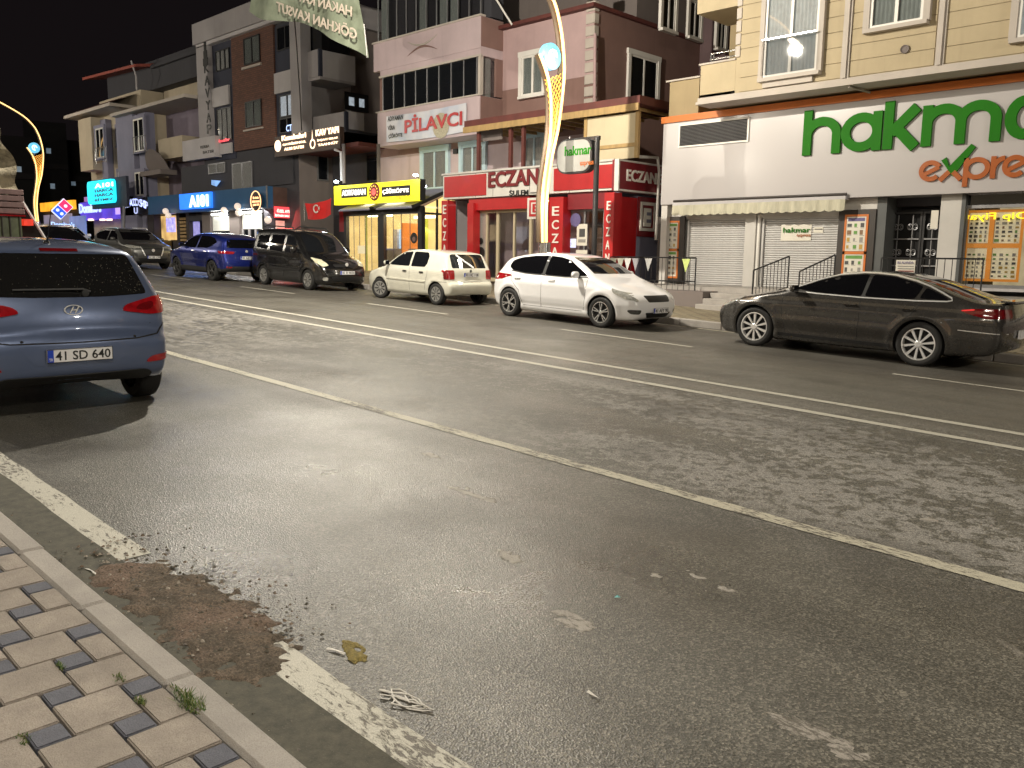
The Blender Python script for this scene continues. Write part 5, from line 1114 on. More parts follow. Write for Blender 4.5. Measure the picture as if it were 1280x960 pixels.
box('balustrade_rail', (PY(958, 60, YU).x, YU - .23, PY(1000, 46, YU).z), (PY(1025, 55, YU).x, YU - .20, PY(1000, 46, YU).z + .03), M['steel'], w1)
box('ledge', (PY(958, 60, YU).x, YU - .10, PY(990, 106, YU).z), (PY(1020, 55, YU).x, YU - .003, PY(990, 98, YU).z), M['pl_trim'], sm)
wy(sm, YU, (1090, 20), (1157, 10), (1100, -60), (1120, 32.5), n=2, surround=1, sur_mat='pl_trim', curtain='curtain', glass='glass_clear', proud=.11)
wy(sm, YU, (1275, 20), (1345, 10), (1300, -60), (1275, 49), n=2, surround=1, sur_mat='pl_trim', curtain='curtain_lit', glass='glass_clear', proud=.11)
wy(sm, YU, (1400, 20), (1470, 10), (1400, -90), (1420, -15), n=2, surround=1, sur_mat='pl_trim', curtain='curtain', glass='glass_clear', proud=.11)
mb = MB(); c_ = PY(1132, 62, YU); mb.lathe([(0, -.02), (.06, -.02), (.09, -.045), (.09, 0)], (c_.x, YU - .02, c_.z), 'y', 16); mb.build('flue_outlet', M['pl_taupe'], sm)
MB().tube([(PY(1056, 100, YU).x + .1, YU - .0, zc0 - .02), (PY(1070, 118, YU).x, YU + .75, zc0 - .06)], .03, 6).build('drain_pipe', M['pl_trim'], sm)
# --- ground floor
fx = lambda px, py=310: PY(px, py, GF).x
fz = lambda px, py: PY(px, py, GF).z
def wallseg(name, p0, p1, z0, z1, mat, out=0, d=.4): return box(name, (fx(p0), GF - out, z0), (fx(p1), GF - out + d, z1), mat, sm)
box('ground_wall', (xL, GF + .22, -1.6), (fx(1048), GF + 3, zPb - .003), M['pl_white'], sm)
box('lintel', (xL, GF, fz(870, 274)), (fx(1093), GF + .215, zPb - .003), M['pl_white'], sm)
def shutter(p0, p1, zt):
    x0, x1 = fx(p0, 320), fx(p1, 320)
    fr = MB(); fr.box((x0, GF + .03, zPorch), (x0 + .05, GF + .2, zt)); fr.box((x1 - .05, GF + .03, zPorch), (x1, GF + .2, zt)); fr.box((x0, GF + .05, zt - .0), (x1, GF + .2, zt + .05)); so = fr.build('roller_shutter', M['shutter'], sm)
    n = 30; hh = (zt - zPorch) / n; me = None
    for k in range(n):
        if me is None:
            mb = MB(); a = (x1 - x0) / 2 - .052; q = [(-.0, 0), (-.02, .15 * hh), (-.028, .5 * hh), (-.02, .85 * hh), (0, hh * .97)]
            mb.add([(s_ * a, y, z) for s_ in (-1, 1) for y, z in q], [(i, i + 1, i + 6, i + 5) for i in range(4)]); o = mb.build('shutter_slat', M['shutter'], so, smooth=True); me = o.data
        else: o = ob('shutter_slat', me, so)
        o.location = ((x0 + x1) / 2, GF + .12, zPorch + k * hh)
    return so
zsh = fz(870, 276)
s1 = shutter(857, 931, zsh); s2 = shutter(950, 1047, zsh)
box('pilaster', (fx(931), GF - .04, zPorch - .3), (fx(944), GF + .2, zPb - .004), M['pl_white'], sm); MB().tube([(fx(947), GF + .02, zPorch - .1), (fx(947), GF + .02, zsh + .1)], .05, 10).build('down_pipe', M['white_paint'], sm)
sg_ = fb('shutter_notice', GF + .08, (976, 295), (1014, 292), (978, 281), (978, 301), .008, M['paper'], s2)
txtY('notice_lettering', 'hakmar', GF + .07, (979, 291), (1013, 289.5), (979, 284.5), M['hgreen'], sg_, .03, .006); txtY('notice_lettering', 'express', GF + .07, (996, 297), (1013, 296), (996, 293), M['hbrown'], sg_, .02, .006)
nb_ = fb('shutter_notice', GF + .08, (1017, 288), (1029, 288), (1017, 284), (1017, 291), .008, M['paper'], s2); fb('notice_lines', GF + .07, (1018, 288), (1028, 288), (1018, 286), (1018, 287), .004, M['ink'], nb_)
# awning rolled up with a scalloped valance
aw = thing('awning', 'rolled-up cream awning with scalloped valance above the two white shutters', 'awning', (fx(940), GF - .2, zsh + .3))
ax0, ax1 = PY(841, 260, HY - .1).x, PY(1057, 250, HY - .1).x; az = PY(950, 251.5, HY - .1).z; YA = HY - .12
mb = MB(); mb.box((ax0, YA, az - .03), (ax1, YA + .3, az + .05)); mb.build('awning_rail', M['pl_lgrey'], aw)
mb = MB(); N = 120; v = []
for k in range(N + 1):
    x = ax0 + (ax1 - ax0) * k / N; yy = YA - .01 + .012 * math.sin(k * .9); lo = az - .28 - .035 * abs(math.sin(PI * k / N * 20))
    v += [(x, yy, az - .03), (x, yy - .015 + .01 * math.sin(k * 1.7), lo)]
mb.add(v, [(2 * k, 2 * k + 2, 2 * k + 3, 2 * k + 1) for k in range(N)]); mb.build('valance', M['awning'], aw, smooth=True)
MB().tube([(ax0, YA + .05, az + .09), (ax1, YA + .05, az + .09)], .035, 8).build('awning_roller', M['darkframe'], aw)
# poster cabinets
def cabinet(p0, p1, top, bot, lab, seed):
    t = thing('poster_cabinet', lab, 'notice board', (fx((p0 + p1) / 2), GF - .06, fz(*bot)), 'poster cabinets on the shop front')
    x0, x1 = fx(p0, 310), fx(p1, 310); z1, z0 = fz(*top), fz(*bot)
    box('cabinet_frame', (x0, GF - .06, z0), (x1, GF - .003, z1), M['darkframe'], t); w_ = x1 - x0
    a, b = x0 + w_ * .18, x1 - w_ * .18
    mb = MB(); ring(mb, (a, z0 + .1), (b, z1 - .12), .05, GF - .075, GF - .063); zm = (z0 + z1) / 2 - .05; mb.box((a, GF - .075, zm), (b, GF - .063, zm + .07)); mb.build('poster_border', M['orange'], t)
    poster(t, 'y', GF - .064, (a + .055, zm + .075), (b - .055, z1 - .175), seed, rows=4); poster(t, 'y', GF - .064, (a + .055, z0 + .155), (b - .055, zm - .005), seed + 1, rows=4)
    return t
cabinet(823, 856, (840, 271), (840, 352), 'dark framed poster cabinet left of the shutters, beside the pharmacy', 3)
cabinet(1047, 1093, (1070, 262), (1070, 368), 'dark framed poster cabinet between the right shutter and the iron door', 9)
# door bay
box('door_column', (fx(1093), GF - .02, -1.0), (fx(1105), GF + .9, zPb - .003), M['slate'], sm)
box('door_recess', (fx(1105), GF + .9, -1.0), (fx(1172), GF + 3, zPb - .003), M['pl_dark'], sm)
box('door_pilaster', (fx(1172), GF - .03, -1.0), (fx(1198), GF + .9, zPb - .003), M['pl_white'], sm)
box('window_pilaster', (fx(1198), GF - .05, -1.0), (fx(1203), GF + .3, zPb - .003), M['slate'], sm)
DY = GF + .55
dr = box('entrance_door', (PY(1107, 310, DY).x, DY + .05, -.8), (PY(1176, 310, DY).x, DY + .08, PY(1140, 262, DY).z), M['dark'], sm)
box('transom', (PY(1107, 310, DY).x, DY, PY(1140, 258, DY).z), (PY(1180, 310, DY).x, DY + .3, zPb), M['pl_dark'], sm)
d0, d1, dm = PY(1109, 310, DY).x, PY(1176, 310, DY).x, PY(1151, 310, DY).x; dz1 = PY(1140, 265, DY).z; dz0 = PY(1140, 350, DY).z
mb = MB(); ring(mb, (d0, dz0), (dm - .01, dz1), .045, DY - .03, DY); ring(mb, (dm + .01, dz0), (d1, dz1), .045, DY - .03, DY); mb.build('gate_frame', M['black_metal'], dr)
def scroll(cx, cz, r, sg, up):
    pts = []
    for k in range(18): a = k / 17 * 3.6 * PI / 2; rr = r * (1 - .75 * k / 17); pts.append((cx + sg * (r - rr * math.cos(a)), DY - .02, cz + up * rr * math.sin(a) * 1.2))
    return pts
for (a, b) in ((d0 + .06, dm - .05), (dm + .06, d1 - .05)):
    n = max(1, round((b - a) / .42)); wd_ = (b - a) / n
    for k in range(n):
        for z in (dz1 - .35, dz1 - .95):
            cx = a + wd_ * (k + .5); mb = MB()
            for sg in (-1, 1):
                for up in (-1, 1): mb.tube(scroll(cx, z, wd_ * .21, sg, up), .012, 4)
            mb.tube([(cx, DY - .02, z - .28), (cx, DY - .02, z + .28)], .012, 4); mb.build('iron_scroll', M['grey_metal'], dr)['kind'] = 'stuff'
    for z in (dz1 - .65, dz1 - 1.28): box('gate_bar', (a - .01, DY - .028, z), (b + .01, DY - .004, z + .03), M['grey_metal'], dr)
box('door_notice', (PY(1163, 290, GF).x, GF - .045, PY(1168, 286, GF).z), (PY(1172, 290, GF).x, GF - .035, PY(1168, 263, GF).z), M['paper'], sm)
# shop window with poster board inside and mirrored neon lettering
SWY = GF + .12
x0, x1 = PY(1203, 300, SWY).x, 1.4; z0, z1 = PY(1240, 360, SWY).z, PY(1240, 256, SWY).z
sw = MB(); ring(sw, (x0, z0), (x1, z1), .07, SWY - .05, SWY + .05); sw.box((x0, SWY - .04, z1 + .22), (x1, SWY + .04, z1 + .28)); swo = sw.build('shop_window', M['grey_metal'], sm)
box('pane', (x0 + .06, SWY - .004, z0 + .06), (x1 - .06, SWY + .004, z1 - .06), M['glass_clear'], swo); box('pane', (x0, SWY - .004, z1), (x1, SWY + .004, z1 + .22), M['glass_dark'], swo)
box('window_lintel', (x0, SWY - .02, z1 + .28), (x1 + 3, SWY + .3, zPb - .003), M['pl_bluegrey'], sm); box('window_plinth', (x0, SWY - .04, -1.2), (xR, SWY + .3, z0 - .003), M['pl_dark'], sm)
box('shop_interior_wall', (x0, SWY + 2.6, z0), (x1, SWY + 2.7, z1 + .6), emit('interior_glow', (.95, .78, .45), .55, (.6, .55, .45), .5, 2), sm)
box('pillar', (x1, GF - .05, -1), (x1 + .6, GF + .5, zPb - .003), M['pl_white'], sm)
pb0, pb1, pz0, pz1 = PY(1205, 300, SWY).x, PY(1277, 300, SWY).x, PY(1240, 352, SWY).z, PY(1240, 262, SWY).z
bd = MB(); ring(bd, (pb0, pz0), (pb1, pz1), .055, SWY + .06, SWY + .075); cm_, zm_ = PY(1237, 300, SWY).x, PY(1240, 307, SWY).z
bd.box((cm_ - .05, SWY + .06, pz0 + .055), (cm_ + .05, SWY + .075, pz1 - .055)); bd.box((pb0 + .055, SWY + .058, zm_ - .05), (pb1 - .055, SWY + .074, zm_ + .05)); bdo = bd.build('poster_board', emit('board_orange', (.75, .27, .03), .45, (.5, .18, .03)), swo)
M['paper_lit'] = emit('backlit_paper', (.85, .72, .42), .42, (.6, .55, .42), .5, 3)
for i, (a, b) in enumerate(((pb0 + .06, cm_ - .055), (cm_ + .055, pb1 - .06))):
    for j, (c_, d_) in enumerate(((pz0 + .06, zm_ - .055), (zm_ + .055, pz1 - .06))): poster(bdo, 'y', SWY + .09, (a, c_), (b, d_), 20 + i * 2 + j, paper='paper_lit', rows=6, cols=4, banner=False)
neon = emit('neon_yellow', (1.0, .78, .03), 1.5)
ne = letters('window_lettering', 'Express\'te, Dip Fiyat', (PY(1204, 277, SWY).x, SWY + .035, PY(1204, 277.5, SWY).z), (2.9, 0, 0), (0, 0, PY(1204, 266, SWY).z - PY(1204, 277.5, SWY).z), neon, swo, .025, .01, mirror=True)
box('sill_ledge', (x0 - .2, GF - .25, z0 - .06), (xR, GF + .05, z0), M['pl_lgrey'], sm)
sbm = box('side_wall', (xL, HY + .05, -1.6), (xL + .2, GF + 3, zPb - .003), M['pl_white'], sm)
# porch, steps, rails
pz = zPorch
pch = thing('shop_steps', 'worn concrete porch and steps in front of the supermarket shutters', 'steps', (-12, 19, G(-12)))
box('porch_slab', (PY(866, 380, 19.2).x - 3.2, 19.2, -1.5), (xR, GF + .21, pz), M['kerb'], pch)
s0, s1x = PG(880, 386, .15).x - .3, PG(880, 386, .15).x + 2.6
for k in range(3): box('step', (s0, 18.15 + k * .33, -1), (s1x, 19.197, pz - .13 * (3 - k)), M['kerb'], pch, bevel=.012)
box('planter_wall', (PY(820, 400, 18.8).x, 18.5, -.5), (s0 - .01, 19.197, pz - .1), M['pl_taupe'], pch)
box('low_wall', (s1x + 1.2, 18.6, -1), (xR, 19.197, pz - .16), M['pl_taupe'], pch)
def rail_thing(label, a, b, h, n, name='stair_railing'):
    t = thing(name, label, 'railing', a, 'black metal railings on the shop porch'); railing(t, (a, b), h, M['black_metal'], n, .012); return t
rail_thing('short sloping black stair railing left of the pair, in front of the right shutter', (PY(940, 372, 18.5).x, 18.5, pz - .32), (PY(984, 365, 18.5).x, 18.5, pz + .02), .78, 10)
rail_thing('short sloping black stair railing nearest the second poster cabinet', (PY(997, 380, 18.5).x, 18.5, pz - .32), (PY(1041, 365, 18.5).x, 18.5, pz + .06), .78, 10)
zr = PY(1160, 323, 19.3).z
rail_thing('level black railing with a white notice in front of the iron entrance door', (PY(1099, 360, 19.3).x, 19.3, zr - 1.0), (PY(1226, 360, 19.3).x, 19.3, zr - 1.0), 1.0, 14, 'porch_railing')
nt_ = fb('railing_notice', 19.26, (1120, 330), (1144, 330), (1130, 325), (1130, 345), .01, M['paper'], None)
tag(nt_, 'white printed notice hung on the railing in front of the iron door', 'notice'); txtY('notice_heading', 'BU ALANDA', 19.25, (1122, 329.5), (1142, 328.5), (1122, 326.5), PRINT[3], nt_, .03, .004)
for y_, mm in ((333, 1), (336, 1), (339, 0), (341.5, 0)): fb('notice_line', 19.25, (1122, y_), (1142, y_), (1130, y_ - .9), (1130, y_ + .3), .004, (PRINT[1] if mm else M['maroon']), nt_)
# fence with pennants by the pharmacy side
fz0 = PY(860, 372, 19.0).z; fe = thing('pavement_fence', 'black metal fence hung with faded triangular pennants beside the pharmacy', 'fence', (PY(868, 370, 19.0).x, 19.0, fz0))
fa, fbp = (PY(762, 370, 19.0).x, 19.0, fz0 - .05), (PY(868, 370, 19.0).x, 19.0, fz0 - .05); fh = PY(835, 322, 19.0).z - fz0 + .05
railing(fe, (fa, fbp), fh, M['black_metal'], 16, .012)
for k, px in enumerate((767, 776, 785, 795, 811, 858)):
    x = PY(px, 325, 18.97).x; c_ = [(.5, .5, .42), (.35, .35, .3), (.5, .5, .5), (.3, .3, .33), (.42, .42, .42), (.5, .6, .2)][k]
    mb = MB(); zt = fz0 + fh - .08; mb.add([(x - .12, 18.965, zt), (x + .12, 18.965, zt), (x + .02, 18.93, zt - .34), (x - .12, 18.955, zt), (x + .12, 18.955, zt), (x + .02, 18.92, zt - .34)], [(0, 1, 2), (5, 4, 3), (0, 3, 4, 1), (1, 4, 5, 2), (2, 5, 3, 0)]); mb.build('pennant', plain('pennant_cloth', c_, .9, var=.2), fe)
fe2 = rail_thing('low black railing running on behind the white hatchback nose', (PY(800, 372, 19.6).x, 19.05, fz0 - .05), (PY(868, 372, 19.6).x, 19.6, fz0 - .05), .45, 10, 'porch_railing')
# ================================================================== PHARMACY (single-storey shop with terrace roof)
PF = 19.6
p2 = lambda px, py, Y=PF: PY(px, py, Y)
xa, xb = p2(554, 230).x, p2(767, 225).x
YS1 = PX(826, 225, xb).y
zft, zfb = p2(660, 210.5).z, p2(660, 243.5).z
ph = thing('pharmacy_shop', 'red and white corner pharmacy with lettered fascia and glass sliding door', 'shop', ((xa + xb) / 2, PF + 1, G(-18)))
wide = YS1 - PF
box('fascia', (xa, PF, zfb), (xb, PF + .35, zft), M['signwhite'], ph)
box('fascia_side', (xb - .3, PF + .352, zfb - .02), (xb, YS1, zft), M['red'], ph)
box('fascia_cap', (xa - .03, PF - .05, zft), (xb + .04, PF + 2.5, zft + .06), M['pl_white'], ph)
fb('red_panel', PF, (556, 230), (608, 230), (580, 219.5), (580, 245.5), .03, M['red'], ph, out=.03)
fb('red_panel', PF, (693, 220), (766, 220), (700, 210.5), (700, 238.5), .03, M['red'], ph, out=.03)
txtY('fascia_letters', 'ECZANE', PF, (611.5, 235), (685, 230), (611.5, 215.5), M['dred'], ph, .06, .05)
txtY('fascia_letters', 'ŞULEM —', PF, (637, 247), (672, 245), (637, 238), M['ink'], ph, .03, .02)
for k in range(1, 9): box('panel_joint', (xa + (xb - xa) * k / 9 - .008, PF - .004, zfb + .01), (xa + (xb - xa) * k / 9 + .008, PF - .001, zft - .01), M['pl_taupe'], ph)
# ground floor shell
zg = G(xa) - .2
box('roof_slab', (xa + .05, PF + .353, zfb - .01), (xb - .31, YS1 + 1.5, zft - .05), M['pl_dark'], ph)
box('left_wall', (xa + .02, PF + .5, zg - .5), (xa + .15, PF + 2.4, zfb - .012), M['pl_grey'], ph)
box('back_wall', (xa + .15, PF + 3.2, zg - .5), (xb - .35, PF + 3.3, zfb - .012), M['pl_grey'], ph)
box('shop_floor', (xa, PF + .1, zg - .6), (xb, YS1, G(xb) + .3), M['pl_taupe'], ph)
fb('shutter_box', PF + .1, (586, 255), (662, 252), (620, 247), (620, 262), .3, M['red'], ph)
fb('red_column', PF, (584, 300), (591.5, 300), (588, 254), (588, 372), .3, M['red'], ph)
# sliding doors
DFY = PF + .35
fr = MB(); dz0, dz1 = PY(625, 352, DFY).z, PY(625, 266, DFY).z
X_ = lambda px: PY(px, 310, DFY).x
for a, b in ((592, 594.5), (607, 609), (620, 623), (641, 643), (661, 664)): fr.box((X_(a), DFY, dz0), (X_(b), DFY + .08, dz1))
fr.box((X_(592), DFY - .03, dz1), (X_(664), DFY + .1, dz1 + .22)); fr.box((X_(592), DFY - .01, dz0), (X_(664), DFY + .08, dz0 + .12)); df = fr.build('sliding_door', M['pl_sand'], ph)
for a, b in ((594.5, 607), (609, 620), (623, 641), (643, 661)): box('pane', (X_(a), DFY + .03, dz0 + .12), (X_(b), DFY + .036, dz1), M['glass_clear'], df)
box('frosted_panel', (X_(594.5), DFY + .045, dz0 + .12), (X_(607), DFY + .05, dz1), emit('frosted_lit', (.55, .48, .38), .28, (.5, .45, .4), .3, 4), df)
mb = MB(); cx = X_(601); cz = PY(601, 312, DFY).z
mb.lathe([(0, -.005), (.11, -.004), (.11, .0)], (cx, DFY - .0, cz + .28), 'y', 18); mb.lathe([(0, -.003), (.18, -.003), (.19, 0)], (cx, DFY, cz - .1), 'y', 14); mb.build('door_sticker', M['ink'], df)
# column with vertical letters
def vcol(name, s, px0, px1, Y, top, bot, mat, lm, par, lw=.55, y0=None, step=None, first=None):
    x0, x1 = PY(px0, 290, Y).x, PY(px1, 290, Y).x; c = box(name, (x0, Y - .06, PY(px0, bot, Y).z), (x1, Y + .3, PY(px0, top, Y).z), mat, par); w_ = x1 - x0
    for k, ch in enumerate(s):
        yy = first + k * step; a = PY((px0 + px1) / 2, yy + step * .34, Y).z; b = PY((px0 + px1) / 2, yy - step * .34, Y).z
        letters('column_letter', ch, (x0 + w_ * (1 - lw) / 2, Y - .061, a), (w_ * lw, 0, 0), (0, 0, b - a), lm, c, .03, .02)
    return c
vcol('red_column', 'ECZANE', 553.5, 561.5, PF, 251, 380, M['red'], M['lettwhite'], ph, .5, step=16.5, first=262)
vcol('red_column', 'ECZANE', 687, 705, PF, 247, 380, M['red'], M['lettwhite'], ph, .48, step=17, first=264)
vcol('red_column', 'ECZANE', 756, 768, PF, 241, 385, M['red'], M['lettwhite'], ph, .42, step=16.4, first=257)
# projecting emblem sign
em = fb('emblem_sign', PF - .25, (659, 260), (680, 260), (670, 247), (670, 273.5), .12, M['signwhite'], ph)
fb('emblem_border', PF - .25, (662, 260), (677, 260), (670, 250), (670, 270.5), .02, M['red'], em, out=.02)
fb('emblem_inner', PF - .25, (664.5, 260), (675, 260), (670, 253), (670, 267.5), .02, M['signwhite'], em, out=.03); txtY('emblem_letter', 'E', PF - .28, (666, 265.5), (673, 265.2), (666, 255), M['red'], em, .06, .02, out=.003)
# window right of the column
wnd = wy(ph, PF + .3, (706, 300), (755, 300), (730, 262), (730, 352), frame='grey_metal', glass='glass_clear', n=2, fw=.05, sill=False, proud=0, depth=.06)
box('window_header', (PY(706, 290, PF).x, PF + .1, PY(730, 262, PF + .3).z), (PY(755, 290, PF).x, PF + .4, zfb), M['maroon'], ph)
W_ = PF + .30
fb('poster', W_ - .02, (721, 290), (734, 290), (728, 280), (728, 307), .01, M['paper'], wnd); fb('poster_print', W_ - .03, (724, 290), (731, 290), (728, 286), (728, 296), .01, PRINT[4], wnd); fb('poster_print', W_ - .03, (723, 290), (732, 290), (728, 299), (728, 303), .01, PRINT[1], wnd)
fb('poster', W_ - .02, (720, 315), (734, 315), (728, 312.5), (728, 324), .01, M['paper'], wnd)
mb = MB(); c_ = PY(720, 275, W_); mb.lathe([(0, -.02), (.2, -.02), (.2, 0)], (c_.x, W_ - .01, c_.z), 'y', 20); mb.build('round_sticker', PRINT[3], wnd)
scn = fb('lit_screen', W_ + .12, (704.5, 304), (719, 303), (712, 298.5), (712, 309.5), .04, emit('screen_glow', (.72, .75, 1.0), 2.0, var=.4, vscale=14), ph); fb('lit_screen_edge', W_ + .12, (699, 304), (703.5, 304), (702, 299), (702, 310), .04, emit('screen_pink', (1, .35, .5), .9), scn)
# shelves with boxes inside
shelf = M['pl_lgrey']; wood = plain('box_goods', (.30, .32, .36), .6, var=.5, scale=12); wood2 = plain('box_goods_warm', (.36, .28, .22), .6, var=.5, scale=12)
for k in range(5):
    z = G(xb) + .6 + k * .42; sh = box('shelf', (xa + 1.1, PF + 2.7, z), (xb - .6, PF + 3.19, z + .03), shelf, ph); x = xa + 1.2; mb = MB()
    while x < xb - .9:
        w_ = random.uniform(.1, .3); h_ = random.uniform(.12, .32); mb.box((x, PF + 2.75, z + .03), (x + w_, PF + 3.1, z + .03 + h_), random.choice((0, 1))); x += w_ + random.uniform(.01, .12)
    mb.build('shelf_goods', [wood, wood2], ph)['kind'] = 'stuff'
box('ceiling_light', (X_(600), PF + 1.2, zfb - .10), (X_(655), PF + 1.5, zfb - .06), emit('dim_ceiling_light', (.9, .85, .75), 2.0), ph); box('ceiling_light', (X_(700), PF + 1.2, zfb - .10), (X_(745), PF + 1.4, zfb - .06), M['dim_l'] if 'dim_l' in M else emit('dim_ceiling_light_cool', (.75, .85, .95), 1.6), ph)
# side wall facing the supermarket
XS = xb
sbx('side_wall', XS, (769, 300), (795, 300), (780, 246), (780, 385), .3, M['red'], ph); sbx('side_wall_pale', XS, (795.3, 300), (826, 300), (810, 246), (810, 385), .3, M['pl_bluegrey'], ph)
e2 = sbx('emblem_panel', XS, (796, 270), (818, 270), (808, 247), (808, 296), .04, M['maroon'], ph, out=.05)
y0, y1 = PX(798, 270, XS).y, PX(817, 270, XS).y; z0, z1 = PX(808, 289, XS).z, PX(808, 253, XS).z
mb = MB(); ring(mb, (y0, z0), (y1, z1), .09, XS + .055, XS + .085, 'x'); mb.build('emblem_border', M['lettwhite'], e2)
mb = MB(); mb.box((XS + .05, y0 + .2, z0 + .2), (XS + .07, y1 - .2, z1 - .2)); mb.build('emblem_field', M['pl_bluegrey'], e2); txtX('emblem_letter', 'E', XS + .07, (803.5, 283), (812, 284), (803.5, 260), M['lettwhite'], e2, .08, .03)
ss = thing('pharmacy_side_sign', 'maroon box sign with white letters facing sideways on the corner of the pharmacy', 'sign', (XS + .2, PF + .9, zfb))
ys0, ys1 = PX(768, 225, XS + .1).y, PX(826.5, 225, XS + .1).y; zs0, zs1 = PX(797, 241, XS + .1).z, PX(797, 203.5, XS + .1).z
box('sign_box', (XS + .012, ys0, zs0), (XS + .22, ys1, zs1), M['maroon'], ss)
mb = MB(); ring(mb, (ys0 - .01, zs0 - .01), (ys1 + .01, zs1 + .01), .05, XS + .10, XS + .25, 'x'); mb.build('sign_border', M['signwhite'], ss)
letters('sign_letters', 'ECZANE', (XS + .222, ys0 + (ys1 - ys0) * .17, zs0 + .28), (0, (ys1 - ys0) * .74, 0), (0, 0, zs1 - zs0 - .52), M['lettwhite'], ss, .05, .03)
MB().tube([PX(800, 196, XS + .3), PX(822, 197, XS + .3), PX(824, 215, XS + .3), PX(820, 300, XS + .3)], .045, 8).build('drain_pipe', M['white_paint'], ph, smooth=True)
# --- terrace roof of timber above the pharmacy
tr = thing('terrace_canopy', 'timber terrace canopy with dark red roof and ochre eaves above the pharmacy', 'canopy', (xa + 3, PF + .4, zft))
TY = PF + .15
def plank(pa, pb, Y, hpx, th, mat, name, par, dy=.1):
    a, b = PY(*pa, Y), PY(*pb, Y); return MB().bar(a, b, dy, th, up=(0, 0, 1)).build(name, mat, par)
zE0 = PY(583, 163, TY).z; zE1 = PY(800, 138, TY).z; xE0, xE1 = PY(583, 163, TY).x, PY(802, 138, TY).x; zE = (zE0 + zE1) / 2
box('roof_board', (xE0, TY - .1, zE + .12), (xE1, TY + 2.2, zE + .34), M['roofred'], tr)
mb = MB(); mb.box((xE0, TY - .16, zE - .06), (xE1, TY - .102, zE + .13)); mb.build('eaves_board', M['ochre'], tr)
for px in (597, 637, 653, 731, 795):
    x = PY(px, 180, TY).x; box('post', (x - .05, TY, zft + .065), (x + .06, TY + .1, zE - .062), M['roofred'] if px < 700 else M['ochre'], tr)
box('side_panel', (PY(733, 180, TY).x, TY + .02, zft + .065), (PY(797, 180, TY).x, TY + .06, zE - .09), M['pl_sand'], tr); box('panel_batten', (PY(735, 188, TY).x, TY - .02, PY(760, 186, TY).z), (PY(795, 188, TY).x, TY + .018, PY(760, 186, TY).z + .1), M['ochre'], tr)
k = 0
x = xE0 + .2
while x < xE1: MB().bar((x, TY - .1, zE + .06), (x, TY + 2.1, zE + .06), .05, .09).build('rafter', M['ochre'], tr); x += .55
fb('tan_infill', TY + .3, (600, 170), (627, 170), (610, 163), (610, 176), .05, M['pl_taupe'], tr)
# ================================================================== PINK APARTMENT BUILDING
W1 = 21.9
pk = thing('apartment_building', 'pink and mauve apartment building with glazed projecting balcony over the takeaway', 'building', (-22, W1, G(-22)))
xk0, xk1 = PY(475, 150, W1).x, PY(741, 100, W1).x; xbal = PY(629, 30, W1).x; BF = PX(601, 18, xbal).y
zr0, zr1 = PY(660, 31, W1).z, 14
zband = PY(660, 108, W1).z
box('wall_lower', (xk0, W1, -1.5), (xk1, W1 + 6, zband - 1.8), M['pl_lilac'], pk)
box('wall_band', (xbal, W1 + .004, zband - 1.797), (xk1 - .004, W1 + 6, zband - .003), M['pl_brownpink'], pk)
box('wall_band', (xk0, W1 + .004, zband - 1.797), (xbal - .003, W1 + 6, zr0), M['pl_brownpink'], pk)
box('wall_upper', (xbal, W1, zband), (xk1, W1 + 6, zr0), M['pl_pink'], pk)
box('roof_edge', (xbal, W1 - .25, zr0), (xk1 + .15, W1 + 6, zr0 + .12), M['roofred'], pk)
box('attic', (xk0 + 1, W1 + 2.2, zr0 + .12), (xk1, W1 + 6, zr0 + 3), M['pl_taupe'], pk)
# side face and rear volume
yk = PX(815, 100, xk1).y
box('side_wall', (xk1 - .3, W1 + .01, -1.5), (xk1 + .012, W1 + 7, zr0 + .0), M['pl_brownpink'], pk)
box('rear_volume', (xk1 - 6, W1 + 6.1, -1.5), (xk1 + 1.2, W1 + 16, 17), M['pl_mauve'], pk)
wx(pk, xk1 + .012, (786, 100), (820, 100), (802, 72), (802, 128), n=2, surround=1, proud=.06, glass='glass_dark')
XR = xk1 + 1.2
for a, b, t, bo in ((826, 842, -10, 38), (860, 874, 2, 48), (826, 842, -120, -60), (896, 906, 20, 62)): wx(pk, XR, (a, 30), (b, 30), ((a + b) / 2, t), ((a + b) / 2, bo), n=2, surround=1, proud=.06, surw=.12)
for k in range(10): box('quoin', (xk1 - .32, W1 - .05, PY(738, 135, W1).z + k * .37), (xk1 + .05, W1 + .18, PY(738, 135, W1).z + k * .37 + .3), M['pl_trim'], pk, bevel=.015)
MB().tube([PY(744, 42, W1 - .1), PY(743, 132, W1 - .1)], .05, 8).build('down_pipe', M['pl_pink'], pk)
wy(pk, W1, (654, 95), (681, 92), (668, 69), (668, 119), n=2, surround=1, surw=.14, glass='glass_clear', curtain='curtain', proud=.08, fw=.07)
wy(pk, W1, (658, 185), (681, 185), (670, 170), (670, 215), frame='win_blue', n=2, surround=1, sur_mat='win_blue', curtain='curtain_dim', glass='glass_clear', proud=.09)
wy(pk, W1, (530, 200), (560, 200), (545, 188), (545, 236), frame='win_blue', n=2, surround=1, sur_mat='win_blue', curtain='curtain_dim', glass='glass_clear', proud=.09)
wy(pk, W1, (579, 200), (606, 200), (592, 182), (592, 232), frame='win_blue', n=2, surround=1, sur_mat='win_blue', curtain='curtain_dim', glass='glass_clear', proud=.09)
fb('wall_lamp', W1 - .1, (566, 190), (571, 190), (568, 186), (568, 192), .12, M['ink'], pk)
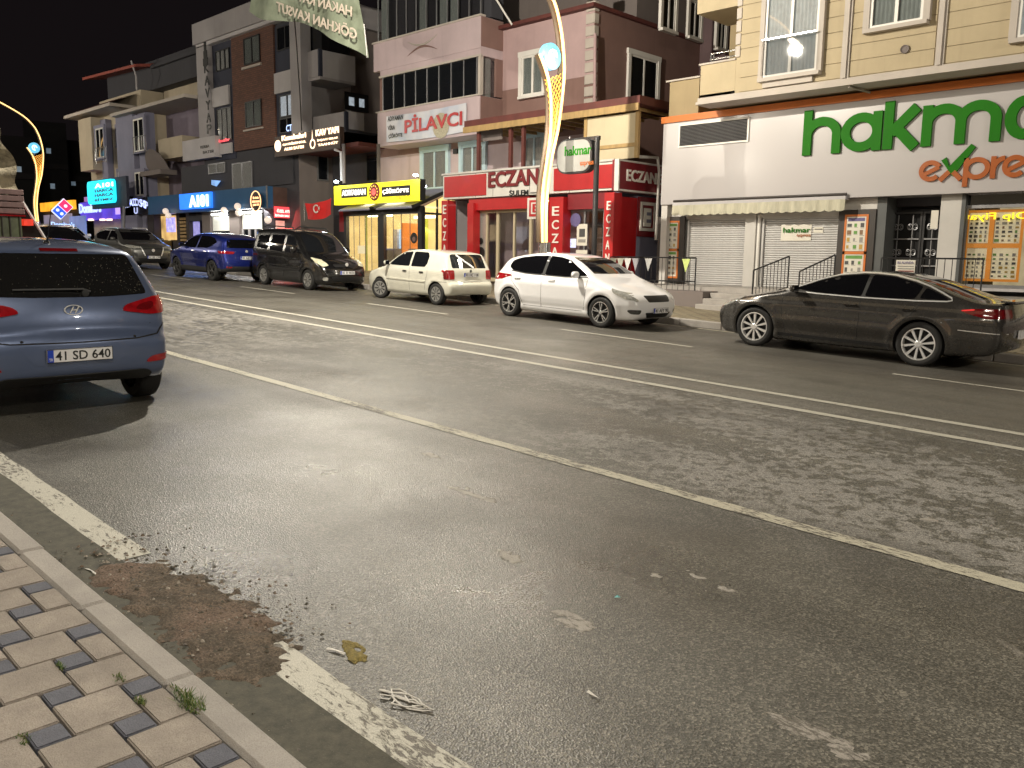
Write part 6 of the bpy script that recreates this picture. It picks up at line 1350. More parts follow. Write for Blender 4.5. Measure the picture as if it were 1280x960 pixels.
# projecting balcony
zt, zgt, zgb, zb_ = PY(533, 38, BF).z, PY(533, 84, BF).z, PY(533, 131, BF).z, PY(533, 176, BF).z
xl0 = PY(467, 75, BF).x; xl1 = PY(475, 115, BF).x
box('upper_parapet', (xl0, BF, zgt + .25), (xbal, W1, zt), M['pl_lilac'], pk); box('balcony_header', (xl1, BF + .02, zgt), (xbal - .0, W1, zgt + .247), M['pl_lilac'], pk)
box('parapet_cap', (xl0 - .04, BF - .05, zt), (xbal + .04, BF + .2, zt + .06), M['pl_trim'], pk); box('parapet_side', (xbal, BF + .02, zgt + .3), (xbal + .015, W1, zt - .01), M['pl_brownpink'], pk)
box('header_trim', (xl1 - .03, BF - .03, zgt - .03), (xbal + .05, BF + .02, zgt + .04), M['pl_trim'], pk)
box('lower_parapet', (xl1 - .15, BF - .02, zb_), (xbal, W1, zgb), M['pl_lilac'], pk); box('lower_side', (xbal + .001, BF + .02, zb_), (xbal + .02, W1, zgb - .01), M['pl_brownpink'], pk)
box('sill_trim', (xl1 - .2, BF - .07, zgb), (xbal + .06, BF + .05, zgb + .05), M['pl_trim'], pk)
for q in range(9):
    x = xl1 + .1 + (xbal - .35 - xl1) * q / 8
    if q < 8:
        x2 = xl1 + .1 + (xbal - .35 - xl1) * (q + 1) / 8; box('balcony_pane', (x + .03, BF + .06, zgb + .06), (x2 - .005, BF + .075, zgt - .01), M['glass_dark'], pk)
    box('glazing_bar', (x, BF + .04, zgb + .05), (x + .028, BF + .09, zgt), M['grey_metal'], pk)
box('balcony_dark', (xl1 + .1, BF + .5, zgb + .05), (xbal - .3, W1 - .01, zgt - .01), M['pl_dark'], pk)
box('corner_post', (xbal - .12, BF + .0, zgb + .05), (xbal, BF + .14, zgt), M['pl_trim'], pk)
yb0, yb1 = PX(605, 100, xbal).y, PX(626, 105, xbal).y
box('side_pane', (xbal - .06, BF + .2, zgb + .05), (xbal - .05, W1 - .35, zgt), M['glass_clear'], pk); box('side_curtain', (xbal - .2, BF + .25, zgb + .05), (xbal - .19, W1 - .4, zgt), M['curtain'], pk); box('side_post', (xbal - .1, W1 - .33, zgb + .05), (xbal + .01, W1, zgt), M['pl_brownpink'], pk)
for sgn in (1, -1):
    cx, cz = PY(528, 52, BF).x, PY(528, 57, BF).z
    pts = [(cx - .85 + 1.7 * k / 14, BF - .02, cz + sgn * (-.25 - .22 * math.cos(PI * (k / 14 - .5)) * -1) - .0) for k in range(15)]
    MB().tube([(p[0], p[1], p[2]) for p in pts], [.006 + .03 * math.sin(PI * k / 14) for k in range(15)], 6).build('moulded_arc', M['pl_brownpink'] if sgn > 0 else M['pl_trim'], pk)
# glazed floor above
zg2 = zt + .06
box('upper_glazing_back', (xl0 + .2, BF + .5, zg2), (xbal, W1, zg2 + 2.2), M['pl_dark'], pk)
for q in range(11):
    x = xl0 + .15 + (xbal - xl0 - .3) * q / 10; box('glazing_bar', (x, BF + .1, zg2), (x + .03, BF + .14, zg2 + 2.0), M['grey_metal'], pk)
    if q < 10:
        box('upper_pane', (x + .035, BF + .115, zg2), (x + (xbal - xl0 - .3) / 10 - .005, BF + .122, zg2 + 2.0), M['glass_clear'], pk)
        if q in (0, 4, 6, 7): box('curtain', (x + .05, BF + .25, zg2), (x + .5, BF + .26, zg2 + 2), M['curtain'], pk)
mb = MB(); mb.box((xl0 - .5, BF - .5, zg2 + 2.0), (xbal + .3, W1 + 1, zg2 + 2.15)); mb.build('timber_roof', M['ochre'], pk)
MB().tube([PY(616, -8, BF + .3), PY(640, 31, W1 - .3)], .035, 6).build('awning_arm', M['white_paint'], pk)
# banner on lower parapet
bn = thing('shop_banner', 'white printed banner with big red lettering and a rice picture on the balcony front', 'banner', (PY(530, 155, BF).x, BF - .08, zb_))
q0, q1 = PY(483, 165, BF - .09), PY(583, 150, BF - .09); zA, zB = PY(533, 137, BF - .09).z, PY(533, 171, BF - .09).z
v = []; NX, NZ = 26, 5
for j in range(NZ + 1):
    for i in range(NX + 1):
        x = q0.x + (q1.x - q0.x) * i / NX; sag = -.05 * math.sin(PI * i / NX) * (1 - j / NZ * .2); v.append((x, BF - .09 + .022 * math.sin(i * 1.3 + j * .6) * math.sin(PI * i / NX), zB + (zA - zB) * j / NZ + sag + .0))
bm_, nt, bs = _new('banner_cloth'); P = pos(nt); nt.links.new(mixc(nt, ramp(nt, noise(nt, 1.2, 3, .5, P).outputs[0], [(.4, 0), (.7, 1)]).outputs[0], (.62, .62, .66), (.42, .48, .60)), bs.inputs['Base Color']); bs.inputs['Roughness'].default_value = .6
MB().add(v, [(j * (NX + 1) + i, j * (NX + 1) + i + 1, (j + 1) * (NX + 1) + i + 1, (j + 1) * (NX + 1) + i) for j in range(NZ) for i in range(NX)]).build('banner_cloth', bm_, bn, smooth=True)
BY = BF - .12
txtY('banner_lettering', 'PİLAVCI', BY, (506, 167), (578, 151), (506, 145), M['red'], bn, .06, .01); txtY('banner_small_print', 'ADIYAMAN', BY, (485, 152), (504, 150), (485, 146), M['ink'], bn, .04, .006)
txtY('banner_small_print', 'VİRA', BY, (485, 163), (494, 161), (485, 156), M['ink'], bn, .04, .006); txtY('banner_small_print', 'ÇİĞKÖFTE', BY, (486, 174), (503, 172), (486, 167), M['ink'], bn, .04, .006)
mb = MB(); c_ = PY(551, 157, BF - .112); mb.lathe([(0, 0), (.45, 0)], (c_.x, BF - .112, c_.z), 'y', 20); mb.build('rice_photo', plain('rice_print', (.40, .36, .26), .7, var=.5, scale=25), bn)
# ================================================================== TAKEAWAY KIOSK (yellow sign)
AF = 20.0
kd = thing('takeaway_shop', 'glass-fronted takeaway kiosk with grey sloping awning under the yellow sign', 'shop', (PY(480, 340, AF).x, AF, G(-28)))
xk = PY(526.5, 300, AF).x; xkl = PY(430, 300, AF).x; zk0 = PY(480, 345, AF).z; zk1 = PY(480, 268.5, AF).z; AB = W1 - .02
box('kiosk_floor', (xkl, AF - .05, zk0 - 1.2), (xk, AB, zk0), M['pl_taupe'], kd)
for a, b in ((430, 433), (472.5, 479.5), (522, 527)): box('post', (PY(a, 300, AF).x, AF, zk0), (PY(b, 300, AF).x, AF + .15, zk1), M['black_metal'], kd)
box('header_beam', (xkl, AF - .03, zk1), (xk, AF + .15, zk1 + .28), M['black_metal'], kd); box('ceiling', (xkl, AF + .16, zk1 + .2), (xk, AB, zk1 + .27), emit('kiosk_ceiling_glow', (1.0, .82, .45), .9, (.6, .5, .3), .3, 2), kd)
ylw = emit('kiosk_wall_glow_yellow', (1.0, .74, .30), .95, (.5, .4, .2), .35, 1.6); grn = emit('kiosk_wall_glow_green', (.36, .42, .08), .6, (.2, .22, .06), .3, 2); org = emit('kiosk_glow_orange', (1.0, .30, .05), .95, (.6, .2, .05), .3, 2)  # the kiosk's room light is painted into its walls as glow
box('back_wall', (xkl + .1, AB - .25, zk0), (xk - .1, AB - .15, zk1 + .19), ylw, kd); box('left_wall', (xkl + .02, AF + .16, zk0), (xkl + .08, AB - .26, zk1 + .19), ylw, kd); box('outer_wall', (xkl - .06, AF + .1, zk0 - .5), (xkl + .015, AB, zk1 + .19), M['pl_dark'], kd)
box('green_wall', (xkl + .1, AF + 1.0, zk0), (PY(444, 300, AF + 1).x, AF + 1.08, zk1 + .1), grn, kd); txtY('wall_lettering', 'vira çiğ', AF + .98, (433, 296), (446, 294), (433, 288), neon, kd, .04, .01)
box('strip_light', (PY(447, 300, AF).x, AF + .5, zk1 - .02), (PY(476, 300, AF).x, AF + .6, zk1 + .06), emit('warm_strip', (1.0, .88, .5), 9), kd); box('strip_light', (PY(494, 300, AF).x, AF + .9, zk1 - .12), (PY(520, 300, AF).x, AF + 1.0, zk1 - .02), emit('warm_strip_2', (1.0, .86, .55), 5), kd)
for px, m_ in ((486, ylw), (492, M['pl_lgrey']), (499, emit('menu_blue', (.4, .6, .9), .8)), (508, M['pl_sand']), (516, grn)): box('counter_unit', (PY(px, 300, AF + 1.1).x, AF + 1.1, zk0 + .02), (PY(px + 4.5, 300, AF + 1.1).x, AF + 1.5, zk1 - .5), m_, kd)
box('counter', (PY(481, 300, AF + .6).x, AF + .6, zk0), (PY(515, 300, AF + .6).x, AF + 1.05, zk0 + 1.05), M['pl_sand'], kd)
for a, b in ((433, 441), (441.5, 448), (448.5, 455), (455.5, 463), (463.5, 472), (480, 490), (490.5, 500), (500.5, 511), (511.5, 521.5)):
    box('glass_panel', (PY(a, 300, AF).x, AF + .05, zk0 + .02), (PY(b, 300, AF).x, AF + .056, zk1), M['glass_clear'], kd); box('panel_edge', (PY(b, 300, AF).x, AF + .045, zk0 + .02), (PY(b, 300, AF).x + .02, AF + .065, zk1), M['pl_taupe'], kd)
def sticker(px, py, Y, r):
    c_ = PY(px, py, Y); mb = MB(); mb.lathe([(0, -.006), (r, -.006), (r, 0)], (c_.x, Y, c_.z), 'y', 20); mb.lathe([(0, -.010), (r * .45, -.010), (r * .45, -.006)], (c_.x, Y, c_.z - r * .2), 'y', 14, 1); mb.build('round_sticker', [M['ink'], M['pl_brownpink']], kd)
sticker(517.5, 297.5, AF + .045, .2)
fb('paper_notice', AF + .04, (447, 300), (456, 300), (450, 307), (450, 317), .008, emit('notice_lit', (.8, .7, .45), .4), kd)
l = bpy.data.lights.new('kiosk_light', 'AREA'); l.energy = 130; l.color = (1, .86, .55); l.size = 2.5; o = bpy.data.objects.new('kiosk_light', l); col.objects.link(o); o.location = ((xkl + xk) / 2, AF + .7, zk1 + .1); o.rotation_euler = (math.radians(-35), 0, 0)
# sloped awning roof
zaw = PY(470, 255, AF).z
mb = MB(); xr_ = xk + .05
for i, (a, b) in enumerate(((432, 471), (479, 526))):
    A_ = PY(a, 262, AF).x; B__ = PY(b, 262, AF).x; mb.add([(A_, AF - .35, zk1 + .22), (B__, AF - .35, zk1 + .22), (B__, AB, zk1 + 1.1), (A_, AB, zk1 + 1.1), (A_, AF - .35, zk1 + .17), (B__, AF - .35, zk1 + .17), (B__, AB, zk1 + 1.05), (A_, AB, zk1 + 1.05)], [(0, 1, 2, 3), (7, 6, 5, 4), (0, 4, 5, 1), (1, 5, 6, 2), (2, 6, 7, 3), (3, 7, 4, 0)])
mb.build('awning_cloth', M['pl_bluegrey'], kd)
mb = MB(); mb.bar((xk + .0, AF - .4, zk1 + .22), (xk + .0, AB, zk1 + 1.12), .1, .12); mb.build('roof_rib', M['black_metal'], kd)
mb = MB(); mb.bar((PY(475, 262, AF).x, AF - .4, zk1 + .24), (PY(475, 262, AF).x, AB, zk1 + 1.12), .28, .1); mb.build('roof_rib', M['black_metal'], kd)
box('red_edge', (PY(424, 300, AF).x, AF + .02, zk1 - .6), (xkl - .01, AF + .2, zk1 + .25), M['maroon'], kd)
# right side face (glazed, orange within)
yA = AF + .15; yB_ = AB
for f_, nm in ((0, 'post'), (.36, 'glazing_bar'), (.68, 'glazing_bar'), (1, 'post')):
    y = yA + (yB_ - yA) * f_; box(nm, (xk - .06, y - .04, zk0), (xk, y + .04, zk1 + .25 + .8 * f_), M['black_metal'], kd)
box('side_rail', (xk - .06, yA, zk1 - .02), (xk - .001, yB_, zk1 + .05), M['black_metal'], kd)
box('side_pane', (xk - .035, yA, zk0), (xk - .03, yB_, zk1 - .02), M['glass_clear'], kd); mb = MB(); mb.add([(xk - .03, yA, zk1 + .05), (xk - .03, yB_, zk1 + .05), (xk - .03, yB_, zk1 + 1.0), (xk - .03, yA, zk1 + .25)], [(0, 1, 2, 3)]); mb.build('upper_side_pane', emit('side_light_glow', (1.0, .75, .28), .75, var=.3), kd)
box('orange_partition', (xk - 1.6, yA + .2, zk0), (xk - 1.5, yA + (yB_ - yA) * .55, zk1 - .3), org, kd); box('lime_partition', (xk - 1.6, yA + (yB_ - yA) * .6, zk0), (xk - 1.5, yB_ - .3, zk1), emit('lime_wall_glow', (.55, .62, .08), .8, var=.4), kd)
mb = MB(); c_ = PX(575, 300, xk); mb.lathe([(.24, 0), (0, .004)], (xk + .0, c_.y, c_.z), 'x', 20); mb.build('face_sticker', plain('face_print', (.16, .07, .04), .6, var=.5, scale=9), kd)
# box sign
ys = thing('takeaway_sign', 'long bright yellow backlit sign with black lettering panels and round emblem', 'sign', (PY(470, 245, AF).x, AF - .3, zk1))
yel = emit('sign_yellow_lit', (1.0, .86, .015), 1.05, (.7, .6, .02))
SY = AF - .25; sa, sb_ = PY(417.5, 245, SY).x, PY(525, 240, SY).x; sz0, sz1 = PY(470, 253.5, SY).z, PY(470, 228.5, SY).z
box('sign_box', (sa, SY, sz0), (sb_, SY + .22, sz1), yel, ys); box('sign_end', (sb_, SY - .01, sz0 - .01), (sb_ + .03, SY + .23, sz1 + .01), M['ink'], ys)
for a, b, s_ in ((427, 459, 'ADIYAMAN'), (477.5, 513, 'ÇİĞKÖFTE')):
    zc = PY((a + b) / 2, 240.5 if a < 450 else 238.5, SY).z; x0, x1 = PY(a, 240, SY).x, PY(b, 240, SY).x
    box('letter_backing', (x0, SY - .02, zc - .19), (x1, SY - .001, zc + .17), M['ink'], ys); letters('sign_letters', s_, (x0 + .07, SY - .021, zc - .11), (x1 - x0 - .14, 0, 0), (0, 0, .22), emit('sign_letter_lit', (1, .95, .85), 1.3), ys, .05, .02)
c_ = PY(468, 240, SY); mb = MB(); mb.lathe([(0, -.03), (.31, -.03), (.33, 0)], (c_.x, SY, c_.z), 'y', 28); mb.build('round_emblem', M['maroon'], ys)
mb = MB(); mb.lathe([(0, -.045), (.13, -.045), (.13, -.03)], (c_.x, SY, c_.z), 'y', 20); mb.build('emblem_centre', emit('emblem_red', (1, .12, .1), .9), ys)
for k in range(12): a = k / 12 * 2 * PI; mb = MB(); mb.lathe([(0, -.04), (.032, -.04), (.032, -.03)], (c_.x + .23 * math.cos(a), SY, c_.z + .23 * math.sin(a)), 'y', 8); mb.build('emblem_dot', emit('emblem_dot_lit', (1, .6, .1), .9) if k == 0 else bpy.data.materials['emblem_dot_lit'], ys)
txtY('sign_small_print', '0 262 331 52 52', SY, (496, 249), (516, 247.5), (496, 245), PRINT[5], ys, .02, .006)
def spotlamp(px, py, lab):
    p = PY(px, py, SY - .1); t = thing('sign_lamp', lab, 'lamp', tuple(p), 'floodlights on the yellow sign')
    mb = MB(); mb.lathe([(0, -.03), (.07, -.02), (.09, .02), (.05, .05), (0, .06)], tuple(p), 'z', 14); mb.build('bulb', emit('cold_white_bulb', (.80, .92, 1.0), 60), t, smooth=True); MB().tube([p + Vector((0, .05, -.02)), (p.x, SY + .1, sz1)], .015, 6).build('bracket', M['black_metal'], t)
    l = bpy.data.lights.new('sign_lamp_light', 'POINT'); l.energy = 26; l.color = (.78, .9, 1); l.shadow_soft_size = .1; o = bpy.data.objects.new('sign_lamp_light', l); col.objects.link(o); o.location = p + Vector((0, -.14, .12))
spotlamp(420.5, 227.5, 'small cold white floodlight over the left end of the yellow sign'); spotlamp(519.5, 219.5, 'small cold white floodlight over the right end of the yellow sign')
# ================================================================== DARK MODERN BLOCK WITH BROWN BRICK
MF = 20.8
mb4 = thing('apartment_building', 'modern block of brown brick, white bands and dark strips with vertical lettering', 'building', (-36, MF, G(-36)))
x40, x41 = PY(252, 120, MF).x, PY(371, 100, MF).x
y4b = PX(478, 120, x41).y
z4 = PY(300, 190, MF).z; zt4 = PY(300, 33, MF).z
box('core', (x40, MF + .02, -1.5), (x41 - .02, MF + 9, zt4), M['pl_dark'], mb4)
box('side_wall', (x41 - .02, MF + .02, -1.5), (x41, y4b, zt4 + .1), M['pl_taupe'], mb4)
def f4(name, a, b, t, bo, mat, out=.05, d=.3): return fb(name, MF, (a, (t + bo) / 2), (b, (t + bo) / 2), ((a + b) / 2, t), ((a + b) / 2, bo), d, mat, mb4, out=out)
box('roof_band', (PY(240, 40, MF - .4).x, MF - .4, PY(290, 39, MF - .4).z), (x41 + .3, MF + 9, PY(290, 11, MF - .4).z), M['pl_grey'], mb4)
box('roof_fin', (PY(244, 40, MF - .3).x, MF - .3, PY(290, 45, MF - .3).z), (x41 + .1, MF, PY(290, 39, MF - .4).z - .003), M['pl_lgrey'], mb4)
f4('white_column', 254.5, 267.5, 58, 195, M['pl_grey'], out=.3, d=.6)
f4('dark_strip', 267.8, 293, 50, 200, M['pl_navy'], out=.02); f4('brick_wall', 293, 345.5, 38, 186, M['brick'], out=.10); f4('dark_strip', 345, 369, 30, 190, M['pl_navy'], out=.02); f4('grey_column', 369.5, 383, 20, 190, M['pl_grey'], out=.25, d=.5)
kw = dict(sill=False, proud=.06, fw=.05, depth=.06)
W4 = lambda a, b, t, bo, off=.0, **k: window(mb4, 'y', MF - off, (PY(a, (t + bo) / 2, MF).x, PY((a + b) / 2, bo, MF).z), (PY(b, (t + bo) / 2, MF).x, PY((a + b) / 2, t, MF).z), **{**kw, **k})
W4(271, 288, 62, 88, .02, frame='black_trim', n=3, curtain='curtain_dim', glass='glass_clear'); W4(273, 291, 135, 176, .03, frame='black_trim', n=3, curtain='curtain_dim', glass='glass_clear')
W4(308, 328, 46, 80, .10, frame='black_trim', n=2, glass='glass_clear', curtain='curtain'); W4(310, 330, 126, 159, .10, frame='black_trim', n=2, glass='glass_clear', curtain='curtain')
W4(348, 368, 32, 62, .02, frame='black_trim', n=2); W4(351, 370, 118, 146, .02, frame='black_trim', n=2, glass='glass_clear', curtain='curtain_white'); W4(351, 370, 147, 166, .02, frame='black_trim', n=2)
f4('window_sill', 306, 330, 82, 85, M['pl_trim'], .18); f4('window_sill', 308, 332, 161, 163, M['pl_trim'], .18); f4('white_panel', 268, 289, 109, 133, M['pl_lgrey'], .14, .1); f4('white_panel', 272, 292, 180, 193, M['pl_lgrey'], .14, .1); f4('white_panel', 346, 367, 90, 116, M['pl_lgrey'], .14, .1)
rn = emit('red_neon', (1, .08, .10), 1.6); letters('window_neon', 'kuaför', tuple(PY(277, 178.5, MF) + Vector((0, -.13, 0))), (1.1, 0, 0), (0, 0, .14), rn, mb4, .02, .01)
bw = emit('blue_window_sign', (.45, .6, 1), 1.4); letters('window_sign', 'CTM', tuple(PY(361, 165, MF) + Vector((0, -.12, 0))), (.75, 0, 0), (0, 0, .28), bw, mb4, .02, .01)
# vertical lettering
col_ = M['ink']; zs = [87, 102.5, 118, 133.5, 149, 163, 178]
for ch, yy in zip('KAVYAPI', zs):
    p = PY(258.7 + (yy - 87) * .045, yy + 4, MF - .3); hgt = .45; letters('wall_letter', ch, (p.x - .24, MF - .302, p.z), (.46 if ch != 'I' else .12, 0, 0), (0, 0, hgt), col_, mb4, .02, .03)
mb = MB(); p = PY(257.5, 82, MF - .3)
for k, (w_, h_) in enumerate(((.5, .35), (.36, .35), (.22, .5), (.06, .5))): z = p.z + sum((.35, .35, .5)[:k]); mb.box((p.x - w_ / 2, MF - .33, z), (p.x + w_ / 2, MF - .303, z + h_))
mb.build('tower_emblem', col_, mb4)
box('sign_base', (PY(228, 185, MF - .35).x, MF - .35, PY(248, 199, MF - .35).z), (PY(269, 185, MF - .35).x, MF + .1, PY(248, 173, MF - .35).z), M['pl_lgrey'], mb4)
txtY('base_lettering', 'KERBA', MF - .35, (251, 186), (262, 185), (251, 182.5), col_, mb4, .02, .01); txtY('base_lettering', 'BATISI', MF - .35, (254, 192.5), (267, 191), (254, 189), col_, mb4, .02, .01)
# balconies on the side towards the pharmacy
xb1 = PY(399.5, 80, MF + .1).x; yb_ = PX(444, 85, xb1).y
box('balcony', (x41 + .26, MF + .1, PY(391, 97, MF + .1).z), (xb1 - .1, MF + .25, PY(391, 63, MF + .1).z), M['pl_grey'], mb4); box('balcony_corner', (xb1 - .1, MF + .08, PY(391, 97, MF + .1).z), (xb1, MF + .25, PY(391, 63, MF + .1).z), M['pl_navy'], mb4)
box('balcony_side', (xb1 - .12, MF + .253, PX(420, 99, xb1).z), (xb1, yb_, PX(420, 66, xb1).z), M['pl_lgrey'], mb4); box('balcony_floor', (x41, MF + .12, PY(391, 97, MF + .1).z - .12), (xb1 - .01, yb_, PY(391, 97, MF + .1).z - .003), M['pl_grey'], mb4)
box('balcony_glazing', (x41 + .1, MF + .3, PY(391, 63, MF + .1).z), (xb1 - .12, yb_ - .2, PY(391, 63, MF + .1).z + 1.5), M['glass_dark'], mb4)
sbx('lit_wall_patch', x41, (384, 120), (438, 120), (410, 98), (410, 150), .05, M['pl_lgrey'], mb4, out=.04)  # lit stretch of the side wall, painted as a paler panel
xb2 = PY(432, 150, MF + .3).x; box('balcony', (PY(383, 150, MF + .3).x, MF + .3, PY(405, 166, MF + .3).z), (xb2 - .1, MF + .45, PY(405, 144, MF + .3).z), M['pl_grey'], mb4); box('balcony_corner', (xb2 - .1, MF + .28, PY(405, 166, MF + .3).z), (xb2, MF + .45, PY(405, 144, MF + .3).z), M['pl_navy'], mb4)
box('balcony_side', (xb2 - .12, MF + .453, PX(443, 162, xb2).z), (xb2, PX(455, 150, xb2).y, PX(443, 140, xb2).z), M['pl_lgrey'], mb4); box('balcony_floor', (x41, MF + .32, PY(405, 166, MF + .3).z - .1), (xb2 - .01, y4b - .2, PY(405, 166, MF + .3).z - .003), M['pl_dark'], mb4)
wx(mb4, x41, (430, 128), (459, 130), (444, 117), (444, 139), frame='black_trim', n=2, curtain='curtain_white', glass='glass_clear', proud=.1, fw=.2, sill=False)
box('neighbour_link', (x41 + .02, y4b, -1.5), (xk0 + .4, y4b + 1, zt4 - 1.2), M['pl_taupe'], mb4)
box('terrace_roof', (x41 + .1, MF - .2, PY(450, 183, MF).z), (xk0 + .3, y4b, PY(450, 178, MF).z), M['roofred'], mb4)
# dark wall section between the blocks, above the takeaway
wl = fb('link_wall', W1 + .3, (416, 220), (500, 220), (450, 186), (450, 345), .3, M['pl_dark'], mb4)
wy(mb4, W1 + .25, (458, 205), (502, 205), (480, 190), (480, 226), frame='black_trim', n=3, glass='glass_dark', sill=False)
for px in (429.5, 473): MB().tube([PY(px, 180, AF + .3), PY(px + .5, 229, AF + .3)], .07, 8).build('roof_post', M['pl_taupe'], mb4)
MB().tube([PY(418.5, 187, AF + .2), PY(426, 190, AF + .2), PY(427, 226, AF + .2)], .05, 8).build('down_pipe', M['pl_lgrey'], mb4)
# ---- projecting corner shop
SF = 19.8
cs = thing('corner_shop', 'grey single-storey shop row with long blue fascia wrapping the corner', 'shop', (PY(270, 300, SF).x, SF, G(-36)))
xc = PY(334, 260, SF).x; xs0 = PY(185, 260, SF).x; zf1, zf0 = PY(300, 235.5, SF).z, PY(300, 261.5, SF).z; yc1 = PX(420, 260, xc).y
fbl, nt, bs = _new('blue_fascia'); P = pos(nt); sx_ = nd(nt, 'ShaderNodeSeparateXYZ'); nt.links.new(P, sx_.inputs[0])
nt.links.new(mixc(nt, ramp(nt, noise(nt, 1, 3, .5, P).outputs[0], [(.3, 0), (.7, 1)]).outputs[0], (.03, .10, .22), (.04, .13, .28)), bs.inputs['Base Color']); bs.inputs['Roughness'].default_value = .3
box('fascia', (xs0, SF, zf0), (xc, SF + .3, zf1), fbl, cs); box('fascia_side', (xc - .3, SF + .302, zf0), (xc, yc1, zf1 - .02), plain('fascia_brown', (.10, .06, .05), .4, var=.2), cs)
box('canopy_roof', (xs0, SF + .3, zf0 + .05), (xc - .31, MF + .05, zf1 - .06), M['pl_dark'], cs); box('corner_strip', (xc - .03, SF - .02, zf0), (xc + .03, SF + .03, zf1 + .02), M['grey_metal'], cs)
zsg = G(-36) - .3; SW = SF + .5
def sw_(name, a, b, t, bo, mat, d=.1, out=0): return fb(name, SW, (a, 290), (b, 290), ((a + b) / 2, t), ((a + b) / 2, bo), d, mat, cs, out=out)
box('shop_wall', (xs0, SW + .8, -1), (xc - .3, SW + 1.2, zf0), M['pl_dark'], cs)
for a, b in ((185, 193), (221, 225), (233, 237), (253, 263), (287, 299), (331, 334)): sw_('pier', a, b, 262, 325, M['pl_taupe'] if a > 250 else M['darkframe'], .4)
M['blind'] = emit('lit_blind', (.62, .62, .52), .5, (.6, .6, .55), .2, 2); M['tube'] = emit('white_tube', (1, 1, .95), 12)
warm = emit('shop_warm_glow', (1.0, .62, .22), .85, (.5, .35, .15), .6, 1.8); purple = emit('shop_violet', (.45, .40, 1.0), 1.6, (.2, .2, .5), .7, 5)  # warm shop light put into the interior panel as glow
o = sw_('window', 193, 221, 265, 305, M['darkframe'], .05, -.25); fb('interior', SW + .6, (193, 290), (221, 290), (207, 270), (207, 300), .05, warm, cs); fb('violet_display', SW + .5, (208, 285), (219, 285), (213, 272), (213, 290), .02, purple, cs); bpy.data.objects.remove(o)
for k in range(7): sw_('timber_slat', 225.5, 232.5, 272 + k * 4.4, 275 + k * 4.4, M['ochre'], .05, .02)
fb('door_display', SW + .2, (238, 290), (249, 290), (243, 277), (243, 310), .05, emit('door_violet', (.40, .38, .85), .8, var=.75, vscale=6), cs); sw_('door_frame', 236.9, 252.9, 268, 276, M['pl_dark'], .1)
for a, b, zt_ in ((264, 286, 266.5), (301, 330, 264)):
    sw_('blind', a, b, zt_ + 4, zt_ + 22, M['blind'], .03, -.1); sw_('strip_light', a + 2, b - 1, zt_, zt_ + 2.6, M['tube'], .06, .05); sw_('window_glass', a, b, zt_ + 23, 322, M['glass_dark'], .03, -.1)
for k, a in enumerate((301, 309, 317, 325)): sw_('glazing_bar', a, a + 1.6, zt_ + 22, 322, M['pl_grey'], .05, -.05)
for i, (px, py) in enumerate(((207, 264), (210.5, 269.5), (280, 263), (297, 258), (298.5, 266), (335, 275))):
    p = PY(px, py, SF - .2); mb = MB(); mb.lathe([(0, -.16)] + [(.16 * math.cos(a), .16 * math.sin(a)) for a in [(-PI / 2 + PI * k / 8) for k in range(1, 8)]] + [(0, .16)], tuple(p), 'z', 14); o = mb.build('globe_lamp', emit('globe_glow', (.85, .72, .62), .55) if i == 0 else bpy.data.materials['globe_glow'], None, smooth=True)
    tag(o, 'pale globe lamp ' + ('left of two touching ones over the violet display', 'lower right of two touching ones over the violet display', 'over the first white blind', 'upper of two touching ones left of the round orange sign', 'lower of two touching ones left of the round orange sign', 'at the shop corner beside the small red sign')[i], 'lamp', 'globe lamps along the shop canopy')
l = bpy.data.lights.new('canopy_light', 'AREA'); l.shape = 'RECTANGLE'; l.energy = 160; l.color = (1, .97, .9); l.size = 6; l.size_y = .3; o = bpy.data.objects.new('canopy_light', l); col.objects.link(o); o.location = ((fz_ := PY(298, 262, SF)).x, SF + .1, fz_.z - .1); o.rotation_euler = (math.radians(-25), 0, 0)
# side of the corner shop with small red sign and flag
sbx('side_shopfront', xc, (335, 290), (418, 290), (370, 263), (370, 340), .2, M['pl_dark'], cs, out=-.3)
sbx('side_door_glow', xc - .28, (345, 285), (362, 285), (352, 276), (352, 310), .02, emit('side_door_lit', (.85, .5, .42), .5, var=.6, vscale=5), cs); sbx('side_poster', xc - .28, (386, 285), (397, 286), (391, 275), (391, 300), .02, M['pl_sand'], cs); sbx('side_lamp', xc - .2, (385, 280), (400, 280), (392, 272), (392, 274.5), .1, emit('side_lamp_warm', (1, .9, .7), 5), cs)
rs = thing('lit_shop_sign', 'small red backlit sign of white lettering on the brown corner fascia', 'sign', tuple(PX(355, 275, xc)))
rb = sbx('sign_box', xc, (342, 265), (369, 268), (355, 259), (355, 272.5), .1, emit('red_lit', (1, .06, .07), 1.6, (.5, .02, .02)), rs, out=.14)
txtX('sign_letters', 'ÖZEL AYLA', xc + .14, (346, 265.5), (365, 267), (346, 261), emit('red_sign_letter', (1, .85, .75), 1.3), rs, .03, .02); txtX('sign_letters', 'DÖNER SALONU', xc + .14, (344, 270.5), (367, 272), (344, 267.5), bpy.data.materials['red_sign_letter'], rs, .03, .02)
l = bpy.data.lights.new('red_sign_light', 'AREA'); l.energy = 30; l.color = (1, .1, .08); l.size = 1.2; o = bpy.data.objects.new('red_sign_light', l); col.objects.link(o); o.location = PX(355, 275, xc) + Vector((.4, 0, -.1)); o.rotation_euler = (0, math.radians(-60), 0)
FY = 19.5; fl = thing('red_flag', 'red flag with white crescent hanging slack from the corner shop', 'flag', tuple(PY(381, 275, FY)))
a_, b_, c__, d_ = PY(380.5, 254, FY), PY(413, 247, FY), PY(415, 268, FY), PY(383, 274, FY); v = []; NX, NZ = 14, 8
